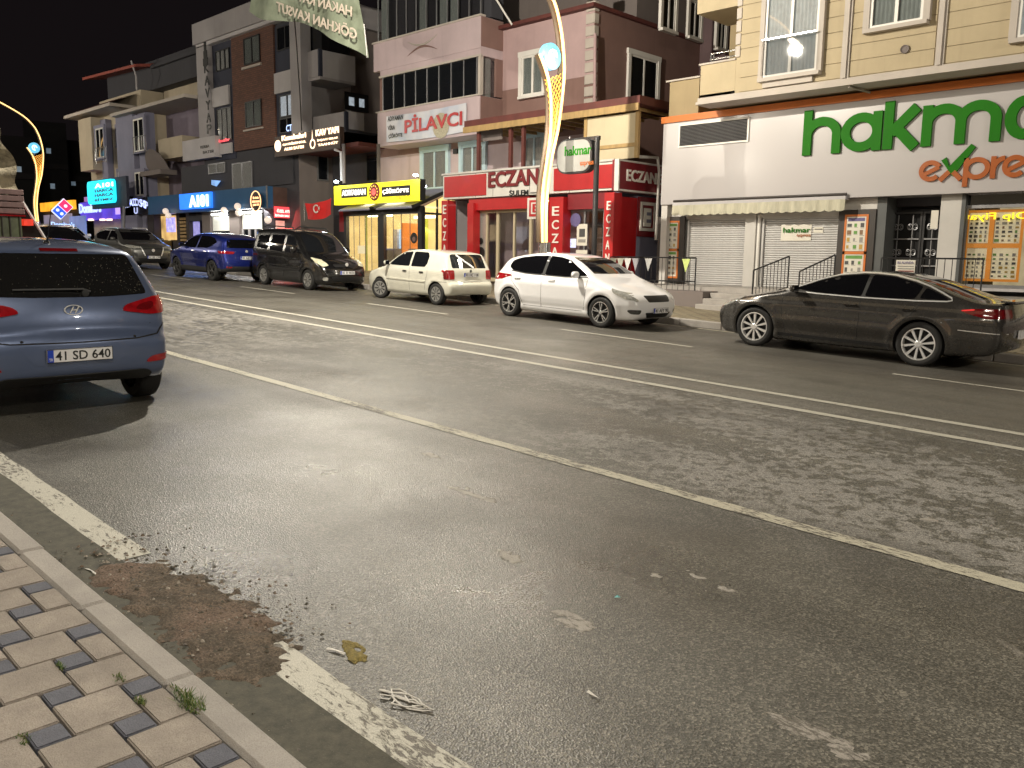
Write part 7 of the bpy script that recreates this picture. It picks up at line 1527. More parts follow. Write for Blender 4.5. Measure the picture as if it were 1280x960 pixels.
for j in range(NZ + 1):
    for i in range(NX + 1):
        s_, t_ = i / NX, j / NZ; p = (a_ * (1 - s_) + b_ * s_) * (1 - t_) + (d_ * (1 - s_) + c__ * s_) * t_; p = p + Vector((.03 * math.cos(s_ * 7), .06 * math.sin(s_ * 9 + t_ * 2), -.10 * math.sin(PI * s_))); v.append(tuple(p))
MB().add(v, [(j * (NX + 1) + i, j * (NX + 1) + i + 1, (j + 1) * (NX + 1) + i + 1, (j + 1) * (NX + 1) + i) for j in range(NZ) for i in range(NX)]).build('flag_cloth', plain('flag_red', (.72, .02, .02), .7, var=.15), fl, smooth=True)
MB().tube([PY(380, 252, FY), PY(381, 276, FY)], .015, 6).build('flag_edge', M['steel'], fl)
mid = (a_ + b_ + c__ + d_) / 4; st_ = MB(); st_.prism([tuple(mid + Vector((.22 + (.09 if k % 2 == 0 else .035) * math.cos(k * PI / 5), -.1, .0 + (.09 if k % 2 == 0 else .035) * math.sin(k * PI / 5)))) for k in range(10)], (0, -.012, 0)); st_.build('flag_star', M['lettwhite'], fl); letters('flag_crescent', 'C', tuple(mid + Vector((-.2, -.1, -.18))), (.35, 0, 0), (0, 0, .34), M['lettwhite'], fl, .03, .01)
# storey above the corner shop: dark wall and windows
f4('dark_storey', 228, 368, 200, 236, M['pl_dark'], .06, .2)
W4(263, 284, 204, 217, .07, frame='grey_metal', n=2, curtain='curtain_dim', glass='glass_clear'); W4(293, 318, 203, 240, .07, frame='grey_metal', n=2, curtain='curtain_dim', glass='glass_clear')
MB().prism([tuple(PY(*q, MF - .2)) for q in ((265, 231), (271, 233), (276, 226), (265, 225))], (0, -.03, 0)).build('balcony_screen', emit('blue_screen', (.25, .5, 1), .9, var=.6, vscale=2), mb4)
wx(mb4, x41 + .0, (396, 210), (410, 212), (402, 192), (402, 226), frame='grey_metal', n=1, proud=.05, sill=False)
# A101 sign
a1 = thing('lit_shop_sign', 'bright white and blue backlit sign on the long blue fascia', 'sign', tuple(PY(245, 250, SF)))
fb('sign_box', SF, (227, 250), (266, 248), (246, 241.5), (246, 261), .12, emit('blue_lit', (.02, .20, 1.0), 1.6, (.02, .1, .5), .35, 1.3), a1, out=.12)
txtY('sign_letters', 'A101', SF - .12, (237.5, 259.5), (261, 257.5), (238, 244.5), emit('white_blue_letter', (.75, .88, 1.0), 1.8), a1, .09, .04)
l = bpy.data.lights.new('blue_sign_light', 'AREA'); l.energy = 70; l.color = (.15, .35, 1); l.size = 2; o = bpy.data.objects.new('blue_sign_light', l); col.objects.link(o); o.location = PY(246, 252, SF - .6); o.rotation_euler = (math.radians(-75), 0, 0)
# round orange sign
rd = thing('lit_shop_sign', 'round black sign with glowing orange ring and lettering lines', 'sign', tuple(PY(320, 251, SF - .3)))
c_ = PY(320, 251.5, SF - .25); R_ = .44; og = emit('orange_neon', (1, .52, .25), 1.9)
mb = MB(); mb.lathe([(0, 0), (R_ * .92, 0), (R_ * .92, .08)], (c_.x, SF - .25, c_.z), 'y', 28); mb.build('sign_disc', M['ink'], rd)
MB().tube([(c_.x + R_ * math.cos(a), SF - .27, c_.z + R_ * math.sin(a)) for a in [2 * PI * k / 28 for k in range(29)]], .022, 6).build('neon_ring', og, rd)
for s_, dz, w_ in (('Bi-dolu', .10, .5), ('BÖREK SALONU', -.06, .66), ('ÇORBA TOST', -.22, .55)): letters('sign_letters', s_, (c_.x - w_ / 2, SF - .255, c_.z + dz), (w_, 0, 0), (0, 0, .11), og, rd, .04, .01)
# warm lit name board
nbd = thing('lit_shop_sign', 'wide warm glowing name board with round emblem, high on the brick block', 'sign', tuple(PY(385, 175, MF - .5)))
NY = MF - .5; box('sign_frame', (PY(343, 180, NY).x, NY, PY(383, 191, NY).z), (PY(425, 175, NY).x, NY + .2, PY(383, 165, NY).z), plain('board_dark', (.06, .035, .025), .5), nbd)
wl_ = emit('warm_letter', (1, .72, .48), 2.0)
txtY('sign_letters', 'Kumbahri', NY, (353, 176.5), (383, 172.5), (353, 170), wl_, nbd, .05, .03); txtY('sign_letters', 'KAV YAPI', NY, (395.5, 170.5), (424, 166.5), (395.5, 162.5), wl_, nbd, .05, .03)
for a, b, y_, s_ in ((354, 383, 181.5, 'GAYRİMENKUL'), (356, 380, 187.5, 'ALIM SATIM'), (397, 423, 176.5, 'İNŞAAT EMLAK'), (398, 423, 182, 'TAAHHÜT')): txtY('sign_letters', s_, NY, (a, y_ + 1), (b, y_ - 2), (a, y_ - 2.6), wl_, nbd, .02, .02)
c_ = PY(347.5, 182.5, NY); mb = MB(); mb.lathe([(0, -.03), (.24, -.03), (.25, 0)], (c_.x, NY, c_.z), 'y', 22); o = mb.build('round_emblem', wl_, nbd)
mb = MB(); c_ = PY(391, 180, NY); mb.lathe([(.2, -.02), (.15, -.02), (.15, .0), (.2, 0)], (c_.x, NY, c_.z), 'y', 20); mb.add([(c_.x - .04, NY - .02, c_.z + .15), (c_.x + .04, NY - .02, c_.z + .15), (c_.x, NY - .02, c_.z + .62)], [(0, 1, 2)]); mb.build('tower_logo', wl_, nbd)
# ================================================================== OLD CREAM AND BLUE HOUSE
OF = 21.0
oh = thing('apartment_building', 'old cream and pale blue house with bay windows and set-back red-roofed top floor', 'building', (-52, OF, G(-52)))
def o4(name, a, b, t, bo, mat, out=.0, d=.3, Y=OF): return fb(name, Y, (a, (t + bo) / 2), (b, (t + bo) / 2), ((a + b) / 2, t), ((a + b) / 2, bo), d, mat, oh, out=out)
xo0, xo1 = PY(113, 200, OF).x, PY(192, 190, OF).x; zo1 = PY(150, 140, OF).z
box('wall', (xo0, OF, -1), (xo1, OF + 9, zo1), M['pl_oldcream'], oh)
o4('bay', 118, 134, 150, 215, M['pl_oldcream'], .9, .9); o4('blue_bay', 163, 184, 140, 300, M['pl_bluegrey'], .7, .7); o4('blue_pilaster', 186, 196, 136, 290, M['pl_bluegrey'], .5, .5); o4('bay_column', 134, 141, 150, 225, M['pl_bluegrey'], .35, .35)
xo2 = PY(252, 160, OF + .8).x; box('recess_wall', (xo1, OF + .8, -1), (x40 - .02, OF + 9, PY(220, 133, OF + .8).z), plain('pl_dusk', (.20, .17, .22), .8), oh)
box('eaves', (xo0 - .5, OF - 1.3, zo1), (PY(166, 140, OF).x, OF + .2, zo1 + .18), M['pl_trim'], oh); box('eaves', (PY(161, 140, OF).x, OF - 1.1, PY(175, 137, OF - 1).z), (x40, OF + 1, PY(175, 133, OF - 1).z), M['pl_trim'], oh)
mb = MB(); zz = zo1 + .18; mb.add([(xo0 - .5, OF - 1.3, zz), (PY(166, 140, OF).x, OF - 1.3, zz), (PY(166, 140, OF).x, OF + .2, zz + .7), (xo0 - .5, OF + .2, zz + .7)], [(0, 1, 2, 3)]); mb.build('tiled_roof', M['roofred'], oh)
box('setback_wall', (PY(118, 130, OF).x, OF + .3, zo1 + .1), (PY(170, 130, OF).x, OF + 7, PY(143, 119, OF).z), M['pl_oldcream'], oh); box('roof_room', (PY(118, 110, OF).x, OF + .8, PY(143, 119, OF).z), (x40 - .1, OF + 7, PY(143, 84, OF).z), M['pl_dark'], oh)
box('side_parapet', (PY(205, 120, OF + 1.5).x, OF + 1.5, PY(220, 132, OF + 1.5).z), (x40 - .1, OF + 6, PY(220, 105, OF + 1.5).z), M['pl_oldcream'], oh)
mb = MB(); R1, R2, R3, R4 = PY(103, 97, OF - .3), PY(168, 80, OF - .3), PY(250, 84, OF + 2), PY(160, 74, OF + 4)
mb.add([tuple(R1), tuple(R2), (R2.x, OF + 6, R2.z + 1.2), (R1.x, OF + 6, R1.z + 1.2), (R1.x, R1.y, R1.z - .15), (R2.x, R2.y, R2.z - .15), (R2.x, OF + 6, R2.z + 1.0), (R1.x, OF + 6, R1.z + 1.0)], [(0, 1, 2, 3), (7, 6, 5, 4), (0, 4, 5, 1), (1, 5, 6, 2), (2, 6, 7, 3), (3, 7, 4, 0)]); mb.build('top_roof', plain('red_tile_roof', (.30, .07, .05), .7, var=.3, scale=6), oh)
box('top_roof_dark', (R2.x, OF + .6, R2.z - .1), (x40 - .1, OF + 7, R2.z + .1), M['pl_dark'], oh)
MB().tube([PY(164, 76, OF - .25), PY(170, 95, OF - .2), PY(171, 112, OF)], .05, 6).build('gutter_pipe', M['pl_lgrey'], oh)
for a, b, t, bo, off in ((121, 131, 160, 198, .9), (147, 157, 158, 182, 0), (149, 159, 214, 240, 0), (168, 181, 148, 190, .7), (170, 181, 215, 245, .7)): window(oh, 'y', OF - off, (PY(a, (t + bo) / 2, OF - off).x, PY((a + b) / 2, bo, OF - off).z), (PY(b, (t + bo) / 2, OF - off).x, PY((a + b) / 2, t, OF - off).z), n=2, surround=1, sur_mat='pl_bluegrey', fw=.08, proud=.06, surw=.15)
for a, b, t, z_ in ((119, 132, 186, 186), (166, 182, 172, 172)): p, q = PY(a, t, OF - 1.1), PY(b, t, OF - 1.1); railing(oh, (tuple(p - Vector((0, 0, .9))), (q.x, q.y, p.z - .9)), .9, M['steel'], 6)
box('side_balcony', (PY(198, 180, OF - .3).x, OF - .3, PY(212, 198, OF - .3).z), (PY(228, 180, OF - .3).x, OF + .8, PY(212, 172, OF - .3).z), M['pl_oldcream'], oh)
mb = MB(); c_ = PY(199, 214, OF - .4); n = 8
for k in range(n): a0, a1 = PI * k / n, PI * (k + 1) / n; mb.add([tuple(c_ + Vector((0, 0, 0))), tuple(c_ + Vector((-1.35 * math.cos(a0), -.5 * math.sin(a0), 1.15 * math.sin(a0)))), tuple(c_ + Vector((-1.35 * math.cos(a1), -.5 * math.sin(a1), 1.15 * math.sin(a1))))], [(0, 1, 2)])
mb.box((c_.x - 1.35, c_.y - .5, c_.z - .25), (c_.x + 1.35, c_.y + .4, c_.z)); mb.build('fan_awning', M['pl_taupe'], oh)
# shops under the old house
OS = 20.4
def os_(name, a, b, t, bo, mat, d=.3, out=0, par=None, Y=OS): return fb(name, Y, (a, (t + bo) / 2), (b, (t + bo) / 2), ((a + b) / 2, t), ((a + b) / 2, bo), d, mat, par if par is not None else oh, out=out)
os_('shop_back', 153, 192, 270, 320, M['pl_dark'], .4, -1.4)
for a, b in ((153, 158), (186.5, 192)): os_('pier', a, b, 268, 320, M['darkframe'], .3)
os_('lit_interior', 159, 186, 272, 300, emit('tobacco_interior', (1.0, .80, .42), 1.1, (.5, .4, .2), .65, 2.2), .05, -1.2)
for k in range(3): os_('display_shelf', 160, 186, 279 + k * 7, 280 + k * 7, M['darkframe'], .3, -.8)
ts = thing('shop_sign', 'black board with pale blue arched lettering under the old house', 'sign', tuple(PY(170, 258, OS)))
os_('sign_board', 154.5, 186, 245, 269, M['ink'], .1, .1, ts); tb = emit('pale_blue_letter', (.55, .62, 1), .9)
for k, ch in enumerate('TOBACCO SHOP'):
    if ch == ' ': continue
    s_ = (k - 5.5) / 5.5; p = PY(170 + s_ * 13.3, 257.5 + 3.4 * s_ * s_ - s_ * .8, OS - .12); letters('sign_letter', ch, (p.x - .22, p.y, p.z), (.5 if ch != 'I' else .15, 0, -.12 * s_), (0, 0, .42), tb, ts, .03, .02)
letters('sign_letter', 'U', tuple(PY(168, 267.5, OS - .12)), (.5, 0, 0), (0, 0, .36), tb, ts, .05, .02)
# purple pizza shop to the left
dz = thing('pizza_shop', 'low shop with violet-lit fascia of white lettering beyond the old house', 'shop', tuple(PY(130, 290, OS)))
os_('fascia', 100, 153, 251, 274, emit('violet_fascia', (.10, .06, .75), .9, (.1, .05, .3), .5, .8), .4, 0, dz); os_('fascia_top', 104, 130, 245, 251, emit('violet_band', (.40, .20, .50), .4), .3, -.05, dz)
os_('shop_wall', 98, 154, 274, 320, M['pl_dark'], .4, -1, dz); txtY('fascia_letters', "Domino's", OS, (100, 267), (127, 264.5), (100, 254.5), emit('domino_white', (.5, .65, 1), 1.1), dz, .07, .04)
for px in (114, 128.5, 137): os_('down_light', px - 2, px + 2.5, 273.5, 275.8, emit('warm_downlight', (1, .65, .5), 2), .15, .1, dz)
os_('lit_doorway', 142, 153, 276, 300, emit('lit_doorway', (.8, .62, .3), .5, var=.5, vscale=4), .05, -.6, dz)
os_('glow_figure', 145, 151, 254, 268, emit('violet_figure', (.6, .4, 1), 1.0), .05, .05, dz)
# turquoise board
tq = thing('lit_shop_sign', 'turquoise backlit board with rounded corners on a dark frame', 'sign', tuple(PY(130, 245, OS - .9)))
TQ = OS - 1.2; os_('board_frame', 112, 156, 222.5, 260, M['pl_navy'], .15, -.1, tq, TQ)
x0, x1, z0, z1 = PY(113.5, 240, TQ).x, PY(145.5, 240, TQ).x, PY(130, 254.5, TQ).z, PY(130, 225.5, TQ).z; r_ = .25
pts = [(x0 + r_, z0), (x1 - r_, z0)] + [(x1 - r_ + r_ * math.cos(a), z0 + r_ + r_ * math.sin(a)) for a in (-1.2, -.8, -.4, 0)] + [(x1, z1 - r_)] + [(x1 - r_ + r_ * math.cos(a), z1 - r_ + r_ * math.sin(a)) for a in (.4, .8, 1.2, 1.57)] + [(x0 + r_ + r_ * math.cos(a), z1 - r_ + r_ * math.sin(a)) for a in (1.57, 2, 2.5, 3.14)] + [(x0 + r_ + r_ * math.cos(a), z0 + r_ + r_ * math.sin(a)) for a in (3.14, 3.6, 4.1, 4.6)]
MB().prism([(p[0], TQ, p[1]) for p in pts], (0, -.2, 0)).build('board_panel', emit('turquoise_lit', (.02, .82, 1.0), 1.25, (.02, .4, .5), .15, 1), tq)
for s_, yy, c_, lm in (('A101', 235.5, 12, emit('board_white', (.8, 1, 1), 1.8)), ('HARCA', 241, 12, PRINT[3]), ('HARCA', 246.5, 12, PRINT[3]), ('BİTMEZ', 252, 12, PRINT[3])): txtY('board_letters', s_, TQ - .2, (119, yy), (142, yy - 1), (119, yy - (5.5 if s_ == 'A101' else 3.8)), lm, tq, .05, .02)
MB().tube([PY(155, 258, TQ + .05), PY(154.5, 305, TQ + .05)], .08, 8).build('sign_pole', M['grey_metal'], tq)
# diamond sign on a pole
DX = PY(77, 262, 16.6).x; cc = PX(77, 261.3, DX); rr = (PX(93, 261, DX).y - PX(61, 261, DX).y) / 2; h2 = rr * .70
dg_ = thing('totem_sign', 'red and blue domino-tile diamond sign above small white lettering', 'sign', (DX, cc.y, G(DX)))
ex = Vector((0, .70, .72)).normalized(); ez = Vector((0, -.72, .70)).normalized()
def dia(u0, u1, v0, v1, x, mat, nm, d=.04): return MB().prism([tuple(cc + ex * a + ez * b + Vector((x, 0, 0))) for a, b in ((u0, v0), (u1, v0), (u1, v1), (u0, v1))], (d, 0, 0)).build(nm, mat, dg_)
wb = emit('diamond_white', (.7, .75, 1), 1.1); dia(-h2 * 1.05, h2 * 1.05, -h2 * .70, h2 * .70, 0, wb, 'sign_panel', .12)
dia(-h2 * .98, -.02, -h2 * .63, h2 * .63, .121, emit('diamond_blue', (.02, .10, .9), .9), 'blue_half'); dia(.02, h2 * .98, -h2 * .63, h2 * .63, .121, emit('diamond_red', (.95, .03, .14), .9), 'red_half')
for a, b in ((-h2 * .5, h2 * .30), (-h2 * .5, -h2 * .30), (h2 * .5, 0)):
    p = cc + ex * a + ez * b; mb = MB(); mb.lathe([(0, .19), (rr * .13, .19), (rr * .13, .16)], (DX, p.y, p.z), 'x', 16); mb.build('pip', wb, dg_)
txtX('sign_letters', "Domino's", DX + .1, (64, 283), (93, 282), (64, 277), emit('sky_letters', (.35, .55, 1), 1.5), dg_, .04, .03); txtX('sign_letters', 'PİZZA', DX + .1, (69, 292.5), (88, 291.8), (69, 286.5), emit('white_letters', (.8, .85, 1), 2), dg_, .05, .03)
MB().tube([PX(77, 276, DX - .02), PX(77.5, 320, DX - .02)], .07, 8).build('pole', M['grey_metal'], dg_)
DG = 17.6
fb('small_board', DG + 1.0, (87, 280), (106, 280), (96, 270), (96, 300), .1, emit('small_blue_board', (.25, .35, .8), .35, var=.6, vscale=2), dg_)
# ================================================================== FAR DARK BUILDINGS
fdk = plain('far_dark', (.007, .0065, .008), .9, var=.3)
for i, (a, b, t, D, lab, wins) in enumerate(((-60, 40, 168, 92, 'dim far building beyond the left street lamp with two lit windows', ((24, 215, 0),)), (28, 82, 152, 96, 'far dark block in the gap left of the old house', ((41, 194, 0), (61, 192, 0), (66, 236, 0))), (78, 120, 176, 99, 'far dark block right beside the old house', ((92, 232, 0),)))):
    t_ = thing('far_building', lab, 'building', (PG(40, 305).x, 0, 0)); 
    def at(px, py): d = _ray(px, py); k = D / (Vector((d.x, d.y, 0)).length); return Vector((d.x * k, d.y * k, CAMH + d.z * k))
    p0, p1 = at(a, t), at(b, t); z1 = at((a + b) / 2, t).z; n_ = Vector((-(p1 - p0).y, (p1 - p0).x, 0)).normalized() * 8
    if n_.dot(p0) < 0: n_ = -n_
    q = [Vector((p0.x, p0.y, -2)), Vector((p1.x, p1.y, -2)), Vector((p1.x, p1.y, 0)) + n_, Vector((p0.x, p0.y, 0)) + n_]; q = [Vector((p.x, p.y, -2)) for p in q]
    MB().prism([tuple(p) for p in q], (0, 0, z1 + 2)).build('wall', fdk, t_)
    e_s = (q[1] - q[0]).normalized(); back = -n_.normalized() * .06
    for k in range(2): mb = MB(); z = z1 * (.38 + .3 * k); mb.prism([tuple(Vector((q[0].x, q[0].y, z)) + back * 8), tuple(Vector((q[1].x, q[1].y, z)) + back * 8), tuple(Vector((q[1].x, q[1].y, z))), tuple(Vector((q[0].x, q[0].y, z)))], (0, 0, .5)); mb.build('balcony', plain('far_balcony', (.014, .013, .015), .9), t_)
    for px, py, _x in wins:
        if py < 60: continue
        p = at(px, py) + back; w_ = .2; mb = MB(); mb.prism([tuple(p - e_s * w_), tuple(p + e_s * w_), tuple(p + e_s * w_ + Vector((0, 0, .5))), tuple(p - e_s * w_ + Vector((0, 0, .5)))], tuple(back * .5)); mb.build('window', emit('far_window_lit', (.4, .55, .7), .22, var=.6), t_)
# orange lit shopfront far left
og2 = thing('far_shop', 'small far shopfront glowing orange beside the left street lamp', 'shop', tuple(PY(60, 258, 24)))
fb('glowing_sign', 24, (50, 258), (92, 258), (70, 252), (70, 263), .2, emit('far_orange', (1, .42, .03), 1.4, var=.6, vscale=.8), og2); fb('shop_wall', 24.3, (40, 290), (100, 290), (70, 263), (70, 320), .3, M['pl_dark'], og2); fb('lit_window', 24.2, (55, 280), (90, 280), (70, 268), (70, 300), .06, emit('far_shop_light', (.55, .5, .7), .35, var=.7, vscale=.8), og2)
# ================================================================== STREET LAMPS WITH LIGHT RIBBONS
led = emit('led_ribbon', (1.0, .60, .22), 2.1); led_dim = emit('led_ribbon_soft', (1.0, .45, .10), 2.2)
XL = PY(680, 305, 16.1).x
lpm = plain('bronze_pole', (.10, .07, .045), .5, .3, var=.15)
def build_lamp():
    g0 = G(XL) + .13
    t = thing('street_lamp', 'tall curved street lamp with warm light ribbons and blue disc in front of the pharmacy', 'street lamp', (XL, 16.1, g0), 'curved street lamps along the far pavement')
    L = lambda pts: [PX(px, py, XL) for px, py in pts]
    main = L([(681, 303), (681, 262), (684, 225), (689, 192), (696, 160), (701, 122), (703.5, 88), (701.5, 52), (697, 24), (690, 0)])
    # the arch continues over the carriageway
    main += L([(672, -35), (631, -85), (577, -139), (541, -161), (492, -178), (440, -182)]); head = main[-1]
    left = L([(676.5, 303), (676, 262), (677.5, 232), (682, 200), (686.5, 165), (687, 125), (682.5, 95), (673, 68)])
    mid = L([(678.5, 303), (678.5, 262), (681, 225), (686.5, 190), (692, 160), (696, 128)])
    def dense(P, k=4):
        out = []
        for i in range(len(P) - 1):
            a, b, c, e = P[max(i - 1, 0)], P[i], P[i + 1], P[min(i + 2, len(P) - 1)]
            for q in range(k): s = q / k; out.append(.5 * ((2 * b) + (c - a) * s + (2 * a - 5 * b + 4 * c - e) * s * s + (3 * b - a - 3 * c + e) * s ** 3))
        return out + [P[-1]]
    main, left, mid = dense(main), dense(left), dense(mid)
    off = Vector((.0, 0, 0))
    MB().tube([q + Vector((-.07, 0, 0)) for q in main], [.10 - .05 * i / len(main) for i in range(len(main))], 8).build('arch_pole', lpm, t, smooth=True)
    MB().tube([q + Vector((-.07, 0, 0)) for q in left], [.08 - .03 * i / len(left) for i in range(len(left))], 8).build('side_branch', lpm, t, smooth=True)
    MB().tube([q + Vector((.05, 0, 0)) for q in main], .036, 6).build('light_ribbon', led, t, smooth=True); MB().tube([q + Vector((.05, 0, 0)) for q in left], .034, 6).build('light_ribbon', led, t, smooth=True); MB().tube([q + Vector((.04, 0, 0)) for q in mid], .014, 6).build('light_ribbon', led_dim, t, smooth=True)
    # perforated web between the branches
    A_ = dense(L([(681, 100), (686, 128), (687, 160), (684, 190)])); B_ = dense(L([(701, 92), (700, 122), (695, 158), (687, 190)])); mb = MB(); N = len(A_)
    for i in range(N - 1):
        for j in range(4):
            s0, s1 = j / 4, (j + 1) / 4; q = [A_[i].lerp(B_[i], s0), A_[i].lerp(B_[i], s1), A_[i + 1].lerp(B_[i + 1], s1), A_[i + 1].lerp(B_[i + 1], s0)]
            mb.bar(q[0], q[2], .012, .02, up=(1, 0, 0)); mb.bar(q[1], q[3], .012, .02, up=(1, 0, 0))
    mb.build('web_lattice', emit('amber_web', (1.0, .42, .06), 1.5, (.5, .25, .06)), t)['kind'] = 'stuff'
    c = PX(687.5, 71, XL); R_ = abs(PX(687.5, 54, XL).z - PX(687.5, 88, XL).z) / 2
    mb = MB(); mb.lathe([(0, .10), (R_ * .93, .10), (R_, .07), (R_, -.07), (R_ * .93, -.10), (0, -.10)], tuple(c), 'x', 32); mb.build('emblem_disc', emit('disc_blue', (.16, .62, .92), .95, (.1, .3, .4), .35, 2.5), t, smooth=True)
    for sx in (.105,):
        MB().tube([c + Vector((sx, R_ * .4 * math.cos(a), R_ * .45 * math.sin(a))) for a in [2 * PI * k / 20 for k in range(17)]], .03, 6).build('disc_emblem', emit('disc_mark', (.7, 1, 1), 1.6), t)
        letters('disc_letter', 'f', tuple(c + Vector((sx, -R_ * .12, -R_ * .3))), (0, R_ * .25, 0), (0, 0, R_ * .6), bpy.data.materials['disc_mark'], t, .04, .02)
    MB().tube([Vector((XL, 16.1, g0 - .3)), main[0]], [.20, .15], 12).build('base_pole', M['steel'], t, smooth=True)
    box('base_plate', (XL - .25, 15.85, g0), (XL + .25, 16.35, g0 + .05), M['grey_metal'], t)
    mb = MB(); d = (main[-1] - main[-3]).normalized(); mb.bar(head - d * .1, head + d * .8, .28, .08, up=(0, 0, 1)); mb.build('lamp_head', M['grey_metal'], t)
    mb = MB(); q = head + d * .38 - Vector((0, 0, .055)); mb.bar(q - d * .3, q + d * .3, .2, .02); mb.build('luminaire', emit('luminaire_glow', (1, .85, .62), 40), t)
    return t, head + d * .38 - Vector((0, 0, .3))
lamp, HEAD = build_lamp()
def copy_thing(o, loc, label, sc_=1.0, skip=()):
    c = o.copy(); col.objects.link(c); c.location = loc; c['label'] = label; c.scale = (sc_,) * 3
    for ch in [x for x in col.objects if x.parent == o]:
        d = ch.copy(); col.objects.link(d); d.parent = c; d.matrix_parent_inverse = ch.matrix_parent_inverse.copy()
        for g in [x for x in col.objects if x.parent == ch]: e = g.copy(); col.objects.link(e); e.parent = d
    return c
def lamp_light(x, y, z, k=1.0, size=.12):
    l = bpy.data.lights.new('street_lamp_light', 'POINT'); l.energy = LAMP_W * k; l.color = LAMP_COL; l.shadow_soft_size = size
    o = bpy.data.objects.new('street_lamp_light', l); col.objects.link(o); o.location = (x, y, z); return o
lamp_light(HEAD.x, HEAD.y, HEAD.z, 1.0)
for py_ in (255, 170, 90): p_ = PX({255: 681, 170: 694, 90: 703}[py_], py_, XL); lamp_light(XL + .45, p_.y - .6, p_.z, .012, .08)
d_ = _ray(46, 262); k_ = 62 / math.hypot(d_.x, d_.y); fl_ = Vector((d_.x * k_, d_.y * k_, 0))
LL = ((fl_.x, fl_.y, 'far curved street lamp with warm ribbons seen over the roof of the blue hatchback'), (XL + 27, 16.1, 'curved street lamp standing out of view to the right of the supermarket'), (XL - 25, 26.5, None))
dh = HEAD - Vector((XL, 16.1, 0))
for x, y, lab in LL[:2]:
    c = copy_thing(lamp, (x, y, G(x) + .13), lab); lamp_light(x + dh.x, y + dh.y, HEAD.z - G(XL) + G(x), .55 if x > 0 else .2)
# unseen lamps added on the camera's side to light the facades, same make, turned to face the road
for x, lab, k in ((0.0, 'added curved street lamp behind the viewer on the near pavement', .30), (-26.0, 'added curved street lamp on the near pavement out of view to the left', .55), (-50.0, 'second added street lamp on the near pavement, unseen to the left', .5)):
    nl = copy_thing(lamp, (x, -6.5, G(x) + .1), lab); nl.rotation_euler = (0, 0, PI); lamp_light(x, -6.5 - dh.y, HEAD.z - .05 - G(XL) + G(x), k)
# ================================================================== PROJECTING SUPERMARKET SIGN ON ITS POLE
XP = PY(743, 300, 17.2).x
hs = thing('pole_sign', 'oval white supermarket sign hung from a black pole beside the lit street lamp', 'sign', (XP, 17.2, G(XP) + .13))
q = PY(746, 172, 17.2); MB().tube([(XP, 17.2, G(XP)), (XP, 17.2, q.z)], .07, 10).build('pole', M['black_metal'], hs, smooth=True)
e0 = PY(708, 170, 17.2); mb = MB(); mb.box((e0.x, 17.17, q.z - .06), (XP + .07, 17.25, q.z + .04)); mb.build('bracket_arm', M['black_metal'], hs)
a_, b_ = PY(700, 195, 17.2), PY(744, 192, 17.2); zt_, zb__ = PY(722, 174, 17.2).z, PY(722, 217, 17.2).z; r_ = (zt_ - zb__) * .34
def rr_(x0, x1, z0, z1, r, y):
    P = []
    for cx, cz, s in ((x1 - r, z0 + r, -90), (x1 - r, z1 - r, 0), (x0 + r, z1 - r, 90), (x0 + r, z0 + r, 180)):
        for k in range(7): a = math.radians(s + 15 * k); P.append((cx + r * math.cos(a), y, cz + r * math.sin(a)))
    return P
MB().prism(rr_(a_.x, b_.x, zb__, zt_, r_, 17.27), (0, -.2, 0)).build('sign_case', M['black_metal'], hs); MB().prism(rr_(a_.x + .04, b_.x - .04, zb__ + .04, zt_ - .04, r_ - .03, 17.069), (0, -.02, 0)).build('sign_face', plain('sign_face_white', (.22, .22, .21), .4, var=.08), hs)
txtY('sign_letters', 'hakmar', 17.05, (706, 195.5), (739, 197), (706, 183.5), M['hgreen'], hs, .04, .015, out=.001); txtY('sign_letters', 'express', 17.05, (725, 209), (742, 209), (725, 202.5), M['hbrown'], hs, .02, .01, out=.001)
for px in (712, 735): MB().tube([PY(px, 171, 17.2), PY(px, 176, 17.2)], .02, 6).build('hanger', M['steel'], hs)
# ================================================================== BANNER STRUNG ACROSS THE STREET
bt = thing('street_banner', 'slack pale green banner hung over the street, its lettering showing through from behind', 'banner', tuple(PY(390, 10, 9)))
YB = 14.5
TLp, BLp, BRp, TRp = PY(312, -60, YB), PY(311, 14, YB), PY(459, 72, YB), PY(441, -75, YB); NX, NZ = 40, 16; v = []
for j in range(NZ + 1):
    for i in range(NX + 1):
        s, t_ = i / NX, j / NZ; top = TLp.lerp(TRp, s); bx_ = 311 + 148 * s; by_ = 14 + 58 * s ** 1.0 - 9 * math.sin(PI * s) + (10 * math.sin(s * 9) * (1 - s) ** 2); bot = PY(bx_, by_, YB); p = top.lerp(bot, t_)
        p = p + Vector((0, .10 * math.sin(s * 11 + t_ * 3) + .05 * math.sin(s * 23), .0)); v.append(tuple(p))
bcl, nt, bs = _new('street_banner_cloth'); P = pos(nt); nt.links.new(mixc(nt, ramp(nt, noise(nt, 2.5, 4, .6, P).outputs[0], [(.3, 0), (.7, 1)]).outputs[0], (.11, .13, .09), (.19, .22, .16)), bs.inputs['Base Color']); bs.inputs['Roughness'].default_value = .6; bs.inputs['Transmission Weight'].default_value = 0
clo = MB().add(v, [(j * (NX + 1) + i, j * (NX + 1) + i + 1, (j + 1) * (NX + 1) + i + 1, (j + 1) * (NX + 1) + i) for j in range(NZ) for i in range(NX)]).build('banner_cloth', bcl, bt, smooth=True)
lm_ = plain('banner_letter', (.42, .36, .30), .7, var=.1)
def blet(s, px0, py0, px1, py1, h):
    a, b = PY(px0, py0, YB - .16), PY(px1, py1, YB - .16); c = PY(px0, py0 - h, YB - .16)
    letters('banner_lettering', s, tuple(a), tuple(b - a), (c.x - a.x + .0, 0, c.z - a.z), lm_, bt, .04, .012, mirror=True)
